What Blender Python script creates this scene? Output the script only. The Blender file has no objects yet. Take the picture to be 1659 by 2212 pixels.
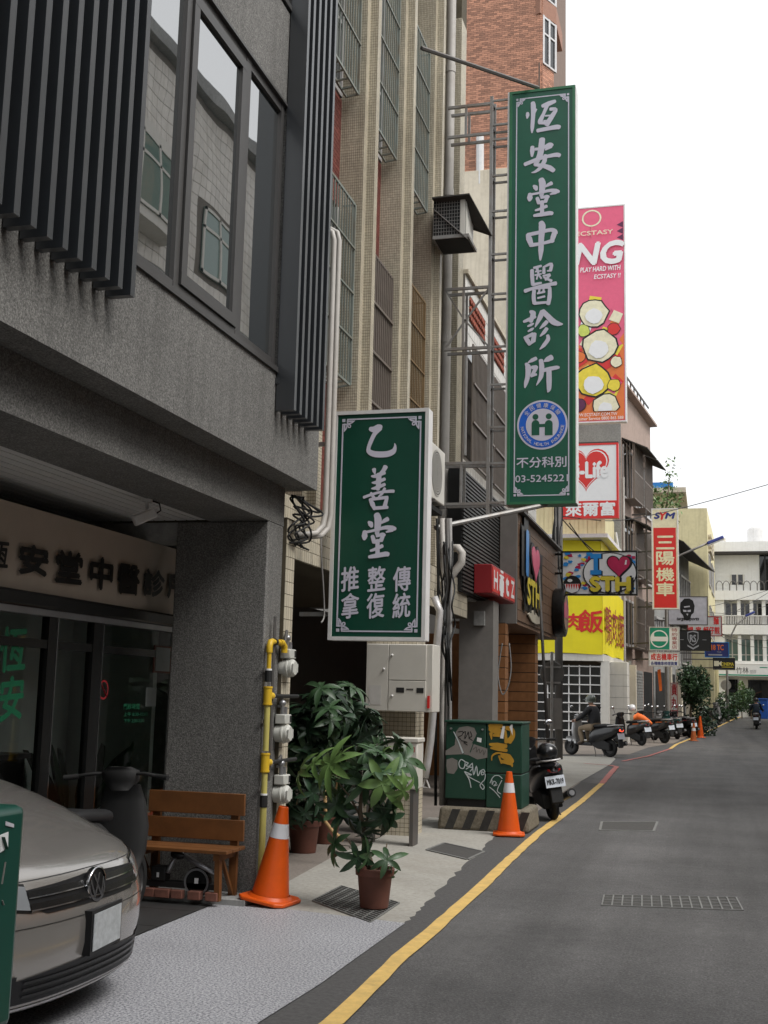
import bpy, bmesh, math, random
import numpy as np
from mathutils import Vector, Matrix
R=math.radians
rnd=random.Random(7)
scene=bpy.context.scene
COL=scene.collection
# ---------------------------------------------------------------- camera
CAM=Vector((0,0,1.6)); YAW,PITCH,ROLL=-.271293,.1537,.024068
FPX=2538.9                                   # focal length in pixels of a 1659 px wide view
_f=Vector((math.sin(YAW)*math.cos(PITCH),math.cos(YAW)*math.cos(PITCH),math.sin(PITCH)))
_r=Vector((math.cos(YAW),-math.sin(YAW),0)); _u=_r.cross(_f)
RT=_r*math.cos(ROLL)+_u*math.sin(ROLL); UP=-_r*math.sin(ROLL)+_u*math.cos(ROLL); FW=_f
cd=bpy.data.cameras.new('camera'); cam=bpy.data.objects.new('camera',cd); COL.objects.link(cam)
cam.matrix_world=Matrix(((RT.x,UP.x,-FW.x,CAM.x),(RT.y,UP.y,-FW.y,CAM.y),(RT.z,UP.z,-FW.z,CAM.z),(0,0,0,1)))
cd.sensor_fit='HORIZONTAL'; cd.sensor_width=36; cd.lens=36*FPX/1659; cd.clip_end=2000; cd.clip_start=.05
scene.camera=cam
# ---------------------------------------------------------------- sky, sun, exposure
wd=bpy.data.worlds.new('World'); scene.world=wd; wd.use_nodes=True
nt=wd.node_tree; nt.nodes.clear()
sky=nt.nodes.new('ShaderNodeTexSky'); sky.sky_type='NISHITA'; sky.sun_disc=False
sky.sun_elevation=R(52); sky.sun_rotation=R(106); sky.air_density=1.0; sky.dust_density=6; sky.ozone_density=1
hs=nt.nodes.new('ShaderNodeHueSaturation'); hs.inputs['Saturation'].default_value=.16
mx=nt.nodes.new('ShaderNodeMix'); mx.data_type='RGBA'; mx.inputs[0].default_value=.72; mx.inputs[7].default_value=(9.6,9.8,10.0,1)
bg=nt.nodes.new('ShaderNodeBackground'); bg.inputs[1].default_value=.1
wo=nt.nodes.new('ShaderNodeOutputWorld')
nt.links.new(sky.outputs[0],hs.inputs['Color']); nt.links.new(hs.outputs[0],mx.inputs[6])
nt.links.new(mx.outputs[2],bg.inputs[0]); nt.links.new(bg.outputs[0],wo.inputs[0])
sl=bpy.data.lights.new('sun','SUN'); sl.energy=1.5; sl.angle=R(25); sl.color=(1,.97,.93)
sun=bpy.data.objects.new('sun',sl); COL.objects.link(sun)
_el,_az=R(52),R(106)                         # azimuth clockwise from +Y
_d=Vector((math.sin(_az)*math.cos(_el),math.cos(_az)*math.cos(_el),math.sin(_el)))
sun.rotation_euler=(-_d).to_track_quat('-Z','Y').to_euler(); sun.location=(30,0,40)
vs=scene.view_settings; vs.view_transform='Standard'; vs.look='None'; vs.exposure=.62; vs.gamma=1; vs.use_curve_mapping=False
scene.cycles.max_bounces=8; scene.cycles.diffuse_bounces=4; scene.cycles.glossy_bounces=4; scene.cycles.transparent_max_bounces=16
# ---------------------------------------------------------------- pixel -> place
def ray(x,y): return RT*((x-829.5)/FPX)-UP*((y-1106)/FPX)+FW
def P(x,y,X=None,Y=None,Z=None):
    d=ray(x,y)
    t=(X-CAM.x)/d.x if X is not None else (Y-CAM.y)/d.y if Y is not None else (Z-CAM.z)/d.z
    return CAM+d*t
def gz(y):                                   # the street climbs a little at its far end
    t=min(1,max(0,(y-55)/33)); return .62*t*t*(3-2*t)
def G(x,y):
    p=P(x,y,Z=0)
    for _ in range(30):
        p=p*.4+P(x,y,Z=gz(p.y))*.6
    return p
def px(p):
    v=Vector(p)-CAM; z=v.dot(FW); return (829.5+FPX*v.dot(RT)/z,1106-FPX*v.dot(UP)/z)
# ---------------------------------------------------------------- materials
def lin(r,g,b):
    f=lambda c:(c/255/12.92 if c/255<=.04045 else ((c/255+.055)/1.055)**2.4)
    return (f(r),f(g),f(b),1)
M={}
def mat(name,col,rough=.6,metal=0,var=.12,scale=6,bump=0,bscale=40,ior=1.45,dirt=0,dirtcol=(.05,.045,.04,1),dscale=1.3,coat=0,alpha=1,island=0,trans=0,streak=0):
    """Principled with uneven colour, optional dirt patches, streaks, bump and per-piece variation."""
    m=bpy.data.materials.new(name); m.use_nodes=True; n=m.node_tree.nodes; l=m.node_tree.links
    b=n['Principled BSDF']; b.inputs['Roughness'].default_value=rough; b.inputs['Metallic'].default_value=metal
    b.inputs['IOR'].default_value=ior; b.inputs['Coat Weight'].default_value=coat; b.inputs['Coat Roughness'].default_value=.08
    b.inputs['Alpha'].default_value=alpha; b.inputs['Transmission Weight'].default_value=trans
    col=tuple(col)+(1,) if len(col)==3 else tuple(col)
    tc=n.new('ShaderNodeTexCoord'); cur=None
    if var>0:
        no=n.new('ShaderNodeTexNoise'); no.inputs['Scale'].default_value=scale; no.inputs['Detail'].default_value=5; no.inputs['Roughness'].default_value=.65
        l.new(tc.outputs['Object'],no.inputs['Vector'])
        r=n.new('ShaderNodeValToRGB'); r.color_ramp.elements[0].position=.3; r.color_ramp.elements[1].position=.7
        r.color_ramp.elements[0].color=tuple(c*(1-var) for c in col[:3])+(1,); r.color_ramp.elements[1].color=tuple(min(1,c*(1+var)) for c in col[:3])+(1,)
        l.new(no.outputs['Fac'],r.inputs['Fac']); cur=r.outputs['Color']
    def chain(fac,c2,mode='MIX'):
        nonlocal cur
        x=n.new('ShaderNodeMix'); x.data_type='RGBA'; x.blend_type=mode
        if cur is None: x.inputs[6].default_value=col
        else: l.new(cur,x.inputs[6])
        if isinstance(c2,tuple): x.inputs[7].default_value=c2
        else: l.new(c2,x.inputs[7])
        if isinstance(fac,float): x.inputs[0].default_value=fac
        else: l.new(fac,x.inputs[0])
        cur=x.outputs[2]
    if island:
        g=n.new('ShaderNodeNewGeometry'); oi=n.new('ShaderNodeObjectInfo')
        ad=n.new('ShaderNodeMath'); ad.operation='ADD'; l.new(g.outputs['Random Per Island'],ad.inputs[0]); l.new(oi.outputs['Random'],ad.inputs[1])
        fr=n.new('ShaderNodeMath'); fr.operation='FRACT'; l.new(ad.outputs[0],fr.inputs[0])
        r=n.new('ShaderNodeValToRGB'); r.color_ramp.elements[0].color=(1-island,)*3+(1,); r.color_ramp.elements[1].color=(1+island*.5,1+island*.45,1+island*.35,1)
        l.new(fr.outputs[0],r.inputs['Fac']); chain(1.0,r.outputs['Color'],'MULTIPLY')
    if dirt:
        no=n.new('ShaderNodeTexNoise'); no.inputs['Scale'].default_value=dscale; no.inputs['Detail'].default_value=7; no.inputs['Roughness'].default_value=.7
        l.new(tc.outputs['Object'],no.inputs['Vector'])
        r=n.new('ShaderNodeValToRGB'); r.color_ramp.elements[0].position=.45; r.color_ramp.elements[1].position=.75
        r.color_ramp.elements[0].color=(0,0,0,1); r.color_ramp.elements[1].color=(dirt,)*3+(1,)
        l.new(no.outputs['Fac'],r.inputs['Fac']); chain(r.outputs['Color'],dirtcol)
    if streak:
        mp=n.new('ShaderNodeMapping'); mp.inputs['Scale'].default_value=(7,7,.35); l.new(tc.outputs['Object'],mp.inputs['Vector'])
        no=n.new('ShaderNodeTexNoise'); no.inputs['Scale'].default_value=1.5; no.inputs['Detail'].default_value=6; l.new(mp.outputs[0],no.inputs['Vector'])
        r=n.new('ShaderNodeValToRGB'); r.color_ramp.elements[0].position=.5; r.color_ramp.elements[1].position=.78
        r.color_ramp.elements[0].color=(0,0,0,1); r.color_ramp.elements[1].color=(streak,)*3+(1,)
        l.new(no.outputs['Fac'],r.inputs['Fac']); chain(r.outputs['Color'],dirtcol)
    if cur is not None: l.new(cur,b.inputs['Base Color'])
    else: b.inputs['Base Color'].default_value=col
    if bump:
        no=n.new('ShaderNodeTexNoise'); no.inputs['Scale'].default_value=bscale; no.inputs['Detail'].default_value=4
        l.new(tc.outputs['Object'],no.inputs['Vector'])
        bp=n.new('ShaderNodeBump'); bp.inputs['Strength'].default_value=bump; bp.inputs['Distance'].default_value=.01
        l.new(no.outputs['Fac'],bp.inputs['Height']); l.new(bp.outputs[0],b.inputs['Normal'])
    M[name]=m; return m
def speckle(name,cols,scale,rough=.6,bump=.3,big=.15,wear=0,wearcol=(.1,.09,.08,1),mid=0,streak=0,streakcol=(.05,.05,.048,1),track=0):
    """Grains of several tones (granite, washed pebble, asphalt): cols = [(pos,colour)...]"""
    m=bpy.data.materials.new(name); m.use_nodes=True; n=m.node_tree.nodes; l=m.node_tree.links
    b=n['Principled BSDF']; b.inputs['Roughness'].default_value=rough
    tc=n.new('ShaderNodeTexCoord'); no=n.new('ShaderNodeTexNoise'); no.inputs['Scale'].default_value=scale; no.inputs['Detail'].default_value=3.5; no.inputs['Roughness'].default_value=.75
    l.new(tc.outputs['Object'],no.inputs['Vector'])
    r=n.new('ShaderNodeValToRGB'); e=r.color_ramp.elements
    e[0].position,e[0].color=cols[0][0],tuple(cols[0][1])+(1,); e[1].position,e[1].color=cols[-1][0],tuple(cols[-1][1])+(1,)
    for p,c in cols[1:-1]:
        q=e.new(p); q.color=tuple(c)+(1,)
    l.new(no.outputs['Fac'],r.inputs['Fac'])
    n2=n.new('ShaderNodeTexNoise'); n2.inputs['Scale'].default_value=.9; n2.inputs['Detail'].default_value=6; l.new(tc.outputs['Object'],n2.inputs['Vector'])
    r2=n.new('ShaderNodeValToRGB'); r2.color_ramp.elements[0].position=.3; r2.color_ramp.elements[1].position=.7
    r2.color_ramp.elements[0].color=(1-big,)*3+(1,); r2.color_ramp.elements[1].color=(1+big,)*3+(1,)
    l.new(n2.outputs['Fac'],r2.inputs['Fac'])
    x=n.new('ShaderNodeMix'); x.data_type='RGBA'; x.blend_type='MULTIPLY'; x.inputs[0].default_value=1
    l.new(r.outputs['Color'],x.inputs[6]); l.new(r2.outputs['Color'],x.inputs[7]); cur=x.outputs[2]
    if wear:
        n3=n.new('ShaderNodeTexNoise'); n3.inputs['Scale'].default_value=.55; n3.inputs['Detail'].default_value=8; n3.inputs['Roughness'].default_value=.7; l.new(tc.outputs['Object'],n3.inputs['Vector'])
        r3=n.new('ShaderNodeValToRGB'); r3.color_ramp.elements[0].position=.5; r3.color_ramp.elements[1].position=.72
        r3.color_ramp.elements[0].color=(0,0,0,1); r3.color_ramp.elements[1].color=(wear,)*3+(1,); l.new(n3.outputs['Fac'],r3.inputs['Fac'])
        y=n.new('ShaderNodeMix'); y.data_type='RGBA'; l.new(r3.outputs['Color'],y.inputs[0]); l.new(cur,y.inputs[6]); y.inputs[7].default_value=wearcol; cur=y.outputs[2]
    if mid:
        n4=n.new('ShaderNodeTexNoise'); n4.inputs['Scale'].default_value=11; n4.inputs['Detail'].default_value=5; n4.inputs['Roughness'].default_value=.8; l.new(tc.outputs['Object'],n4.inputs['Vector'])
        r4=n.new('ShaderNodeValToRGB'); r4.color_ramp.elements[0].position=.35; r4.color_ramp.elements[1].position=.65
        r4.color_ramp.elements[0].color=(1-mid,)*3+(1,); r4.color_ramp.elements[1].color=(1+mid,)*3+(1,); l.new(n4.outputs['Fac'],r4.inputs['Fac'])
        z=n.new('ShaderNodeMix'); z.data_type='RGBA'; z.blend_type='MULTIPLY'; z.inputs[0].default_value=1; l.new(cur,z.inputs[6]); l.new(r4.outputs['Color'],z.inputs[7]); cur=z.outputs[2]
    if streak:
        mp=n.new('ShaderNodeMapping'); mp.inputs['Scale'].default_value=(5,5,.3); l.new(tc.outputs['Object'],mp.inputs['Vector'])
        n5=n.new('ShaderNodeTexNoise'); n5.inputs['Scale'].default_value=1.6; n5.inputs['Detail'].default_value=6; l.new(mp.outputs[0],n5.inputs['Vector'])
        r5=n.new('ShaderNodeValToRGB'); r5.color_ramp.elements[0].position=.48; r5.color_ramp.elements[1].position=.75
        r5.color_ramp.elements[0].color=(0,0,0,1); r5.color_ramp.elements[1].color=(streak,)*3+(1,); l.new(n5.outputs['Fac'],r5.inputs['Fac'])
        y=n.new('ShaderNodeMix'); y.data_type='RGBA'; l.new(r5.outputs['Color'],y.inputs[0]); l.new(cur,y.inputs[6]); y.inputs[7].default_value=streakcol; cur=y.outputs[2]
    if track:                                                       # long wear bands along the street
        mp=n.new('ShaderNodeMapping'); mp.inputs['Scale'].default_value=(1.5,.07,1); l.new(tc.outputs['Object'],mp.inputs['Vector'])
        n6=n.new('ShaderNodeTexNoise'); n6.inputs['Scale'].default_value=1.0; n6.inputs['Detail'].default_value=7; n6.inputs['Roughness'].default_value=.65; l.new(mp.outputs[0],n6.inputs['Vector'])
        r6=n.new('ShaderNodeValToRGB'); r6.color_ramp.elements[0].position=.35; r6.color_ramp.elements[1].position=.65
        r6.color_ramp.elements[0].color=(1-track,)*3+(1,); r6.color_ramp.elements[1].color=(1+track,)*3+(1,); l.new(n6.outputs['Fac'],r6.inputs['Fac'])
        z=n.new('ShaderNodeMix'); z.data_type='RGBA'; z.blend_type='MULTIPLY'; z.inputs[0].default_value=1; l.new(cur,z.inputs[6]); l.new(r6.outputs['Color'],z.inputs[7]); cur=z.outputs[2]
    l.new(cur,b.inputs['Base Color'])
    bp=n.new('ShaderNodeBump'); bp.inputs['Strength'].default_value=bump; bp.inputs['Distance'].default_value=.006
    l.new(no.outputs['Fac'],bp.inputs['Height']); l.new(bp.outputs[0],b.inputs['Normal'])
    M[name]=m; return m
def glass(name,tint=(.02,.025,.025),ior=2.0,mixt=0.0,wave=0,rough=.01):
    """Window glass: a reflecting sheet; mixt lets that share of what lies behind show through."""
    m=bpy.data.materials.new(name); m.use_nodes=True; n=m.node_tree.nodes; l=m.node_tree.links
    b=n['Principled BSDF']; b.inputs['Base Color'].default_value=tuple(tint)+(1,); b.inputs['Roughness'].default_value=rough; b.inputs['IOR'].default_value=ior
    out=n['Material Output']
    if wave:
        tc=n.new('ShaderNodeTexCoord'); no=n.new('ShaderNodeTexNoise'); no.inputs['Scale'].default_value=1.1; no.inputs['Detail'].default_value=1
        l.new(tc.outputs['Object'],no.inputs['Vector']); bp=n.new('ShaderNodeBump'); bp.inputs['Strength'].default_value=wave; bp.inputs['Distance'].default_value=.02
        l.new(no.outputs['Fac'],bp.inputs['Height']); l.new(bp.outputs[0],b.inputs['Normal'])
    if mixt:
        fr=n.new('ShaderNodeFresnel'); fr.inputs['IOR'].default_value=ior
        gl=n.new('ShaderNodeBsdfGlossy'); gl.inputs['Roughness'].default_value=rough
        tr=n.new('ShaderNodeBsdfTransparent'); tr.inputs[0].default_value=(mixt,mixt*1.02,mixt,1)
        ms=n.new('ShaderNodeMixShader'); l.new(fr.outputs[0],ms.inputs[0]); l.new(tr.outputs[0],ms.inputs[1]); l.new(gl.outputs[0],ms.inputs[2]); l.new(ms.outputs[0],out.inputs[0])
    M[name]=m; return m
def emit(name,col,s):
    m=bpy.data.materials.new(name); m.use_nodes=True; b=m.node_tree.nodes['Principled BSDF']
    b.inputs['Base Color'].default_value=tuple(col)+(1,); b.inputs['Emission Color'].default_value=tuple(col)+(1,); b.inputs['Emission Strength'].default_value=s
    M[name]=m; return m
# ---------------------------------------------------------------- objects
BASE={}
def _link(o,parent):
    COL.objects.link(o)
    if parent is not None: o.parent=parent
def tag(o,label=None,cat=None,group=None,kind=None):
    if label: o['label']=label
    if cat: o['category']=cat
    if group: o['group']=group
    if kind: o['kind']=kind
    return o
def thing(name,label,cat,loc,group=None,rot=0,local=False):
    o=bpy.data.objects.new(name,None); o.empty_display_size=.2; COL.objects.link(o)
    o.location=loc; o.rotation_euler=(0,0,rot)
    BASE[o.name]=Vector((0,0,0)) if local else Vector(loc)
    return tag(o,label,cat,group)
class MB:
    def __init__(s): s.v=[]; s.f=[]
    def add(s,vs,fs):
        b=len(s.v); s.v+= [tuple(v) for v in vs]; s.f+=[tuple(i+b for i in f) for f in fs]; return s
    def box(s,x0,x1,y0,y1,z0,z1):
        return s.add([(x0,y0,z0),(x1,y0,z0),(x1,y1,z0),(x0,y1,z0),(x0,y0,z1),(x1,y0,z1),(x1,y1,z1),(x0,y1,z1)],
                     [(0,3,2,1),(4,5,6,7),(0,1,5,4),(1,2,6,5),(2,3,7,6),(3,0,4,7)])
    def beam(s,a,b,w,h,up=(0,0,1)):
        """square bar from a to b, w across and h along up"""
        a=Vector(a);b=Vector(b);d=(b-a).normalized();up=Vector(up)
        if abs(d.dot(up))>.99: up=Vector((1,0,0))
        u=d.cross(up).normalized()*w/2; v=u.normalized().cross(d)*h/2
        q=[a-u-v,a+u-v,a+u+v,a-u+v]; p=[c+(b-a) for c in q]
        return s.add(q+p,[(3,2,1,0),(4,5,6,7),(0,1,5,4),(1,2,6,5),(2,3,7,6),(3,0,4,7)])
    def cyl(s,a,b,r0,r1=None,n=12,cap=True):
        a=Vector(a);b=Vector(b);r1=r0 if r1 is None else r1
        d=(b-a).normalized(); t=Vector((0,0,1)) if abs(d.z)<.9 else Vector((1,0,0))
        u=d.cross(t).normalized(); v=d.cross(u); o=len(s.v)
        for c,r in ((a,r0),(b,r1)):
            for i in range(n):
                g=2*math.pi*i/n; s.v.append(tuple(c+u*math.cos(g)*r+v*math.sin(g)*r))
        for i in range(n):
            j=(i+1)%n; s.f.append((o+i,o+n+i,o+n+j,o+j))
        if cap: s.f.append(tuple(o+i for i in range(n))); s.f.append(tuple(o+n+i for i in reversed(range(n))))
        return s
    def tube(s,pts,r,n=8,cap=True):
        pts=[Vector(p) for p in pts]; rs=r if isinstance(r,(list,tuple)) else [r]*len(pts); o=len(s.v); pu=None
        for i,p in enumerate(pts):
            d=((pts[min(i+1,len(pts)-1)]-pts[max(i-1,0)])).normalized()
            if pu is None:
                t=Vector((0,0,1)) if abs(d.z)<.9 else Vector((1,0,0)); u=d.cross(t).normalized()
            else: u=(pu-d*pu.dot(d)).normalized()
            pu=u; w=d.cross(u)
            for k in range(n):
                g=2*math.pi*k/n; s.v.append(tuple(p+u*math.cos(g)*rs[i]+w*math.sin(g)*rs[i]))
        for i in range(len(pts)-1):
            for k in range(n):
                j=(k+1)%n; s.f.append((o+i*n+k,o+(i+1)*n+k,o+(i+1)*n+j,o+i*n+j))
        if cap:
            s.f.append(tuple(o+k for k in range(n))); e=o+(len(pts)-1)*n; s.f.append(tuple(e+k for k in reversed(range(n))))
        return s
    def lathe(s,prof,c=(0,0,0),n=20,axis='z'):
        o=len(s.v); c=Vector(c)
        for r,z in prof:
            for k in range(n):
                g=2*math.pi*k/n; x,y=r*math.cos(g),r*math.sin(g)
                q=(x,y,z) if axis=='z' else (x,z,y) if axis=='y' else (z,x,y)
                s.v.append(tuple(c+Vector(q)))
        for i in range(len(prof)-1):
            for k in range(n):
                j=(k+1)%n; s.f.append((o+i*n+k,o+i*n+j,o+(i+1)*n+j,o+(i+1)*n+k))
        return s
    def sph(s,c,r,n=14,m=9,sc=(1,1,1)):
        pr=[(max(1e-4,r*math.sin(math.pi*i/m)),-r*math.cos(math.pi*i/m)) for i in range(m+1)]
        b=len(s.v); s.lathe(pr,(0,0,0),n)
        for i in range(b,len(s.v)):
            q=s.v[i]; s.v[i]=(q[0]*sc[0]+c[0],q[1]*sc[1]+c[1],q[2]*sc[2]+c[2])
        return s
    def prism(s,poly,o,u,v,d0,d1):
        """flat outline poly in the frame (o,u,v), thick from d0 to d1 along u x v"""
        o=Vector(o);u=Vector(u);v=Vector(v);n=u.cross(v); k=len(poly)
        a=[o+u*x+v*y+n*d0 for x,y in poly]; b=[o+u*x+v*y+n*d1 for x,y in poly]
        ar=sum(poly[i][0]*poly[(i+1)%k][1]-poly[(i+1)%k][0]*poly[i][1] for i in range(k))
        fs=[tuple(range(k,2*k)),tuple(reversed(range(k)))]+[(i,(i+1)%k,k+(i+1)%k,k+i) for i in range(k)]
        if ar<0: fs=[tuple(reversed(f)) for f in fs]
        return s.add(a+b,fs)
    def grid(s,rows):
        b=len(s.v); w=len(rows[0])
        for r in rows: s.v+=[tuple(p) for p in r]
        for i in range(len(rows)-1):
            for j in range(w-1): s.f.append((b+i*w+j,b+i*w+j+1,b+(i+1)*w+j+1,b+(i+1)*w+j))
        return s
    def mesh(s,name,m,base=(0,0,0),smooth=False):
        me=bpy.data.meshes.new(name); bx=Vector(base)
        me.from_pydata([tuple(Vector(q)-bx) for q in s.v],[],s.f)
        if m is not None: me.materials.append(M[m] if isinstance(m,str) else m)
        if smooth: me.polygons.foreach_set('use_smooth',[True]*len(me.polygons))
        me.update(); return me
    def build(s,name,m,parent=None,smooth=False,bevel=0,seg=2,autos=None):
        if parent is None:
            a=np.array(s.v); b=Vector(((a[:,0].min()+a[:,0].max())/2,(a[:,1].min()+a[:,1].max())/2,a[:,2].min()))
        else: b=BASE[parent.name]
        me=s.mesh(name,m,b,smooth); o=bpy.data.objects.new(name,me); _link(o,parent)
        if parent is None: o.location=b
        BASE[o.name]=b
        if bevel:
            bm=o.modifiers.new('bevel','BEVEL'); bm.width=bevel; bm.segments=seg; bm.limit_method='ANGLE'; bm.angle_limit=R(40)
            if smooth is False:
                me.polygons.foreach_set('use_smooth',[True]*len(me.polygons)); 
                try: me.set_sharp_from_angle(angle=R(38))
                except Exception: pass
        elif smooth and autos:
            try: me.set_sharp_from_angle(angle=R(autos))
            except Exception: pass
        return o
def box(name,m,x0,x1,y0,y1,z0,z1,parent=None,bevel=0): return MB().box(x0,x1,y0,y1,z0,z1).build(name,m,parent,bevel=bevel)
def copyobj(o,parent,mw=None):
    c=o.copy(); _link(c,parent); BASE[c.name]=BASE.get(o.name,Vector((0,0,0)))
    if mw is not None: c.matrix_local=mw
    return c
def inst(me,name,parent,mw):
    """another object of a shared mesh; mw is its matrix in the frame of the parent's base"""
    o=bpy.data.objects.new(name,me); _link(o,parent); o.matrix_local=mw; return o
def frame_m(o,u,v):
    u=Vector(u);v=Vector(v);n=u.cross(v); o=Vector(o)
    return Matrix(((u.x,v.x,n.x,o.x),(u.y,v.y,n.y,o.y),(u.z,v.z,n.z,o.z),(0,0,0,1)))
# flat lettering ---------------------------------------------------
def text(s,m,parent,o,u,v,x0,y0,x1,y1,bold=0,shear=0,slope=0,ext=.002,keep=False,name='lettering',rot=0,sp=1.0):
    """text fitted to the rectangle x0..x1, y0..y1 of the frame (o,u,v)"""
    cu=bpy.data.curves.new('t','FONT'); cu.body=s; cu.size=1; cu.extrude=0;  cu.resolution_u=3; cu.space_character=sp; cu.shear=shear
    ob=bpy.data.objects.new('t',cu); 
    me=bpy.data.meshes.new_from_object(ob); bpy.data.objects.remove(ob); bpy.data.curves.remove(cu)
    nv=len(me.vertices)
    if nv==0: print('EMPTY TEXT',s); return None
    a=np.empty(nv*3,'f'); me.vertices.foreach_get('co',a); a=a.reshape(-1,3)
    a[:,1]+=slope*a[:,0]
    lo,hi=a.min(0),a.max(0); sx=(x1-x0)/max(1e-6,hi[0]-lo[0]); sy=(y1-y0)/max(1e-6,hi[1]-lo[1])
    if keep: sx=sy=min(sx,sy)
    cx,cy=(x0+x1)/2,(y0+y1)/2; mx_,my_=(lo[0]+hi[0])/2,(lo[1]+hi[1])/2
    px_,py_=(a[:,0]-mx_)*sx,(a[:,1]-my_)*sy
    if rot: px_,py_=px_*math.cos(rot)-py_*math.sin(rot),px_*math.sin(rot)+py_*math.cos(rot)
    o=Vector(o);u=Vector(u);v=Vector(v);n=u.cross(v); base=BASE[parent.name]
    uu,vv,nn=np.array(u)[None,:],np.array(v)[None,:],np.array(n)[None,:]
    w=np.array(o-base+n*ext)[None,:]+(px_+cx)[:,None]*uu+(py_+cy)[:,None]*vv
    if bold:                                                    # a heavier face: shifted layers a fraction of a millimetre apart
        fs=[tuple(p.vertices) for p in me.polygons]; bd=bold*max(sx,sy)*(1 if keep else .8)
        V=[];F=[]
        for k,(dx,dy) in enumerate(((0,0),(1,0),(-1,0),(0,1),(0,-1))):
            F+=[tuple(i+k*nv for i in f) for f in fs]; V.append(w+dx*bd*uu+dy*bd*vv+nn*.0005*k)
        bpy.data.meshes.remove(me); me=bpy.data.meshes.new(name); me.from_pydata(np.concatenate(V).tolist(),[],F)
    else: me.vertices.foreach_set('co',w.astype('f').ravel())
    me.materials.clear(); me.materials.append(M[m]); me.update()
    t=bpy.data.objects.new(name,me); _link(t,parent); BASE[t.name]=base
    return t
UX,UY,UZ=Vector((1,0,0)),Vector((0,1,0)),Vector((0,0,1))
def tpx(s,m,parent,Y,x0,y0,x1,y1,off=.004,**k):
    """text on a board that faces the camera side of the street (plane Y), given by its pixel rectangle"""
    a=P((x0+x1)/2,(y0+y1)/2,Y=Y); xa=P(x0,(y0+y1)/2,Y=Y).x; xb=P(x1,(y0+y1)/2,Y=Y).x
    za=P((x0+x1)/2,y1,Y=Y).z; zb=P((x0+x1)/2,y0,Y=Y).z
    return text(s,m,parent,(0,Y-off,0),UX,UZ,xa,za,xb,zb,**k)
def ribbon(mb,st,d,o,u,v):
    """brush stroke: st = [(x,y,width)...] in the frame (o,u,v) at height d"""
    n=u.cross(v); L=[];Rr=[]
    pts=[Vector((a,b)) for a,b,_ in st]
    q=[];w=[]
    for i in range(len(pts)-1):                                     # smooth by subdividing with Catmull-Rom
        p0=pts[max(i-1,0)];p1=pts[i];p2=pts[i+1];p3=pts[min(i+2,len(pts)-1)]
        for k in range(4):
            t=k/4; q.append(.5*((2*p1)+(p2-p0)*t+(2*p0-5*p1+4*p2-p3)*t*t+(3*p1-p0-3*p2+p3)*t**3)); w.append(st[i][2]*(1-t)+st[i+1][2]*t)
    q.append(pts[-1]); w.append(st[-1][2])
    b=len(mb.v); m=len(q)
    d0=(q[1]-q[0]).normalized(); d1=(q[-1]-q[-2]).normalized()
    out=[]
    for i in range(m):
        t=(q[min(i+1,m-1)]-q[max(i-1,0)]).normalized(); nn=Vector((-t.y,t.x))
        out.append((q[i]+nn*w[i]/2,q[i]-nn*w[i]/2))
    def W(c): return tuple(o+u*c.x+v*c.y+n*d)
    for a,c in out: mb.v.append(W(a)); mb.v.append(W(c))
    for i in range(m-1): mb.f.append((b+2*i+1,b+2*i+3,b+2*i+2,b+2*i))
    for (c,dd,ww,i) in ((q[0],-d0,w[0],0),(q[-1],d1,w[-1],m-1)):    # rounded ends
        k=len(mb.v); nn=Vector((-dd.y,dd.x)); pts_=[]
        for j in range(1,5):
            g=math.pi*j/5; pts_.append(c+nn*math.cos(g)*ww/2+dd*math.sin(g)*ww*.3)
        for p in pts_: mb.v.append(W(p))
        f=([b+2*i]+[k+j for j in range(4)]+[b+2*i+1]) if i else ([b+1]+[k+j for j in range(4)]+[b])
        mb.f.append(tuple(reversed(f)))
def disc(mb,cx,cy,r,d,o,u,v,n=40,r0=0,sx=1,a0=0,a1=2*math.pi):
    nn=u.cross(v); b=len(mb.v); full=abs(a1-a0-2*math.pi)<1e-6
    k=n if full else n+1
    for i in range(k):
        g=a0+(a1-a0)*i/n
        mb.v.append(tuple(o+u*(cx+r*sx*math.cos(g))+v*(cy+r*math.sin(g))+nn*d))
        if r0: mb.v.append(tuple(o+u*(cx+r0*sx*math.cos(g))+v*(cy+r0*math.sin(g))+nn*d))
    if r0:
        for i in range(n):
            j=(i+1)%k; mb.f.append((b+2*i+1,b+2*i,b+2*j,b+2*j+1))
    else: mb.f.append(tuple(b+i for i in range(k)))
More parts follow.
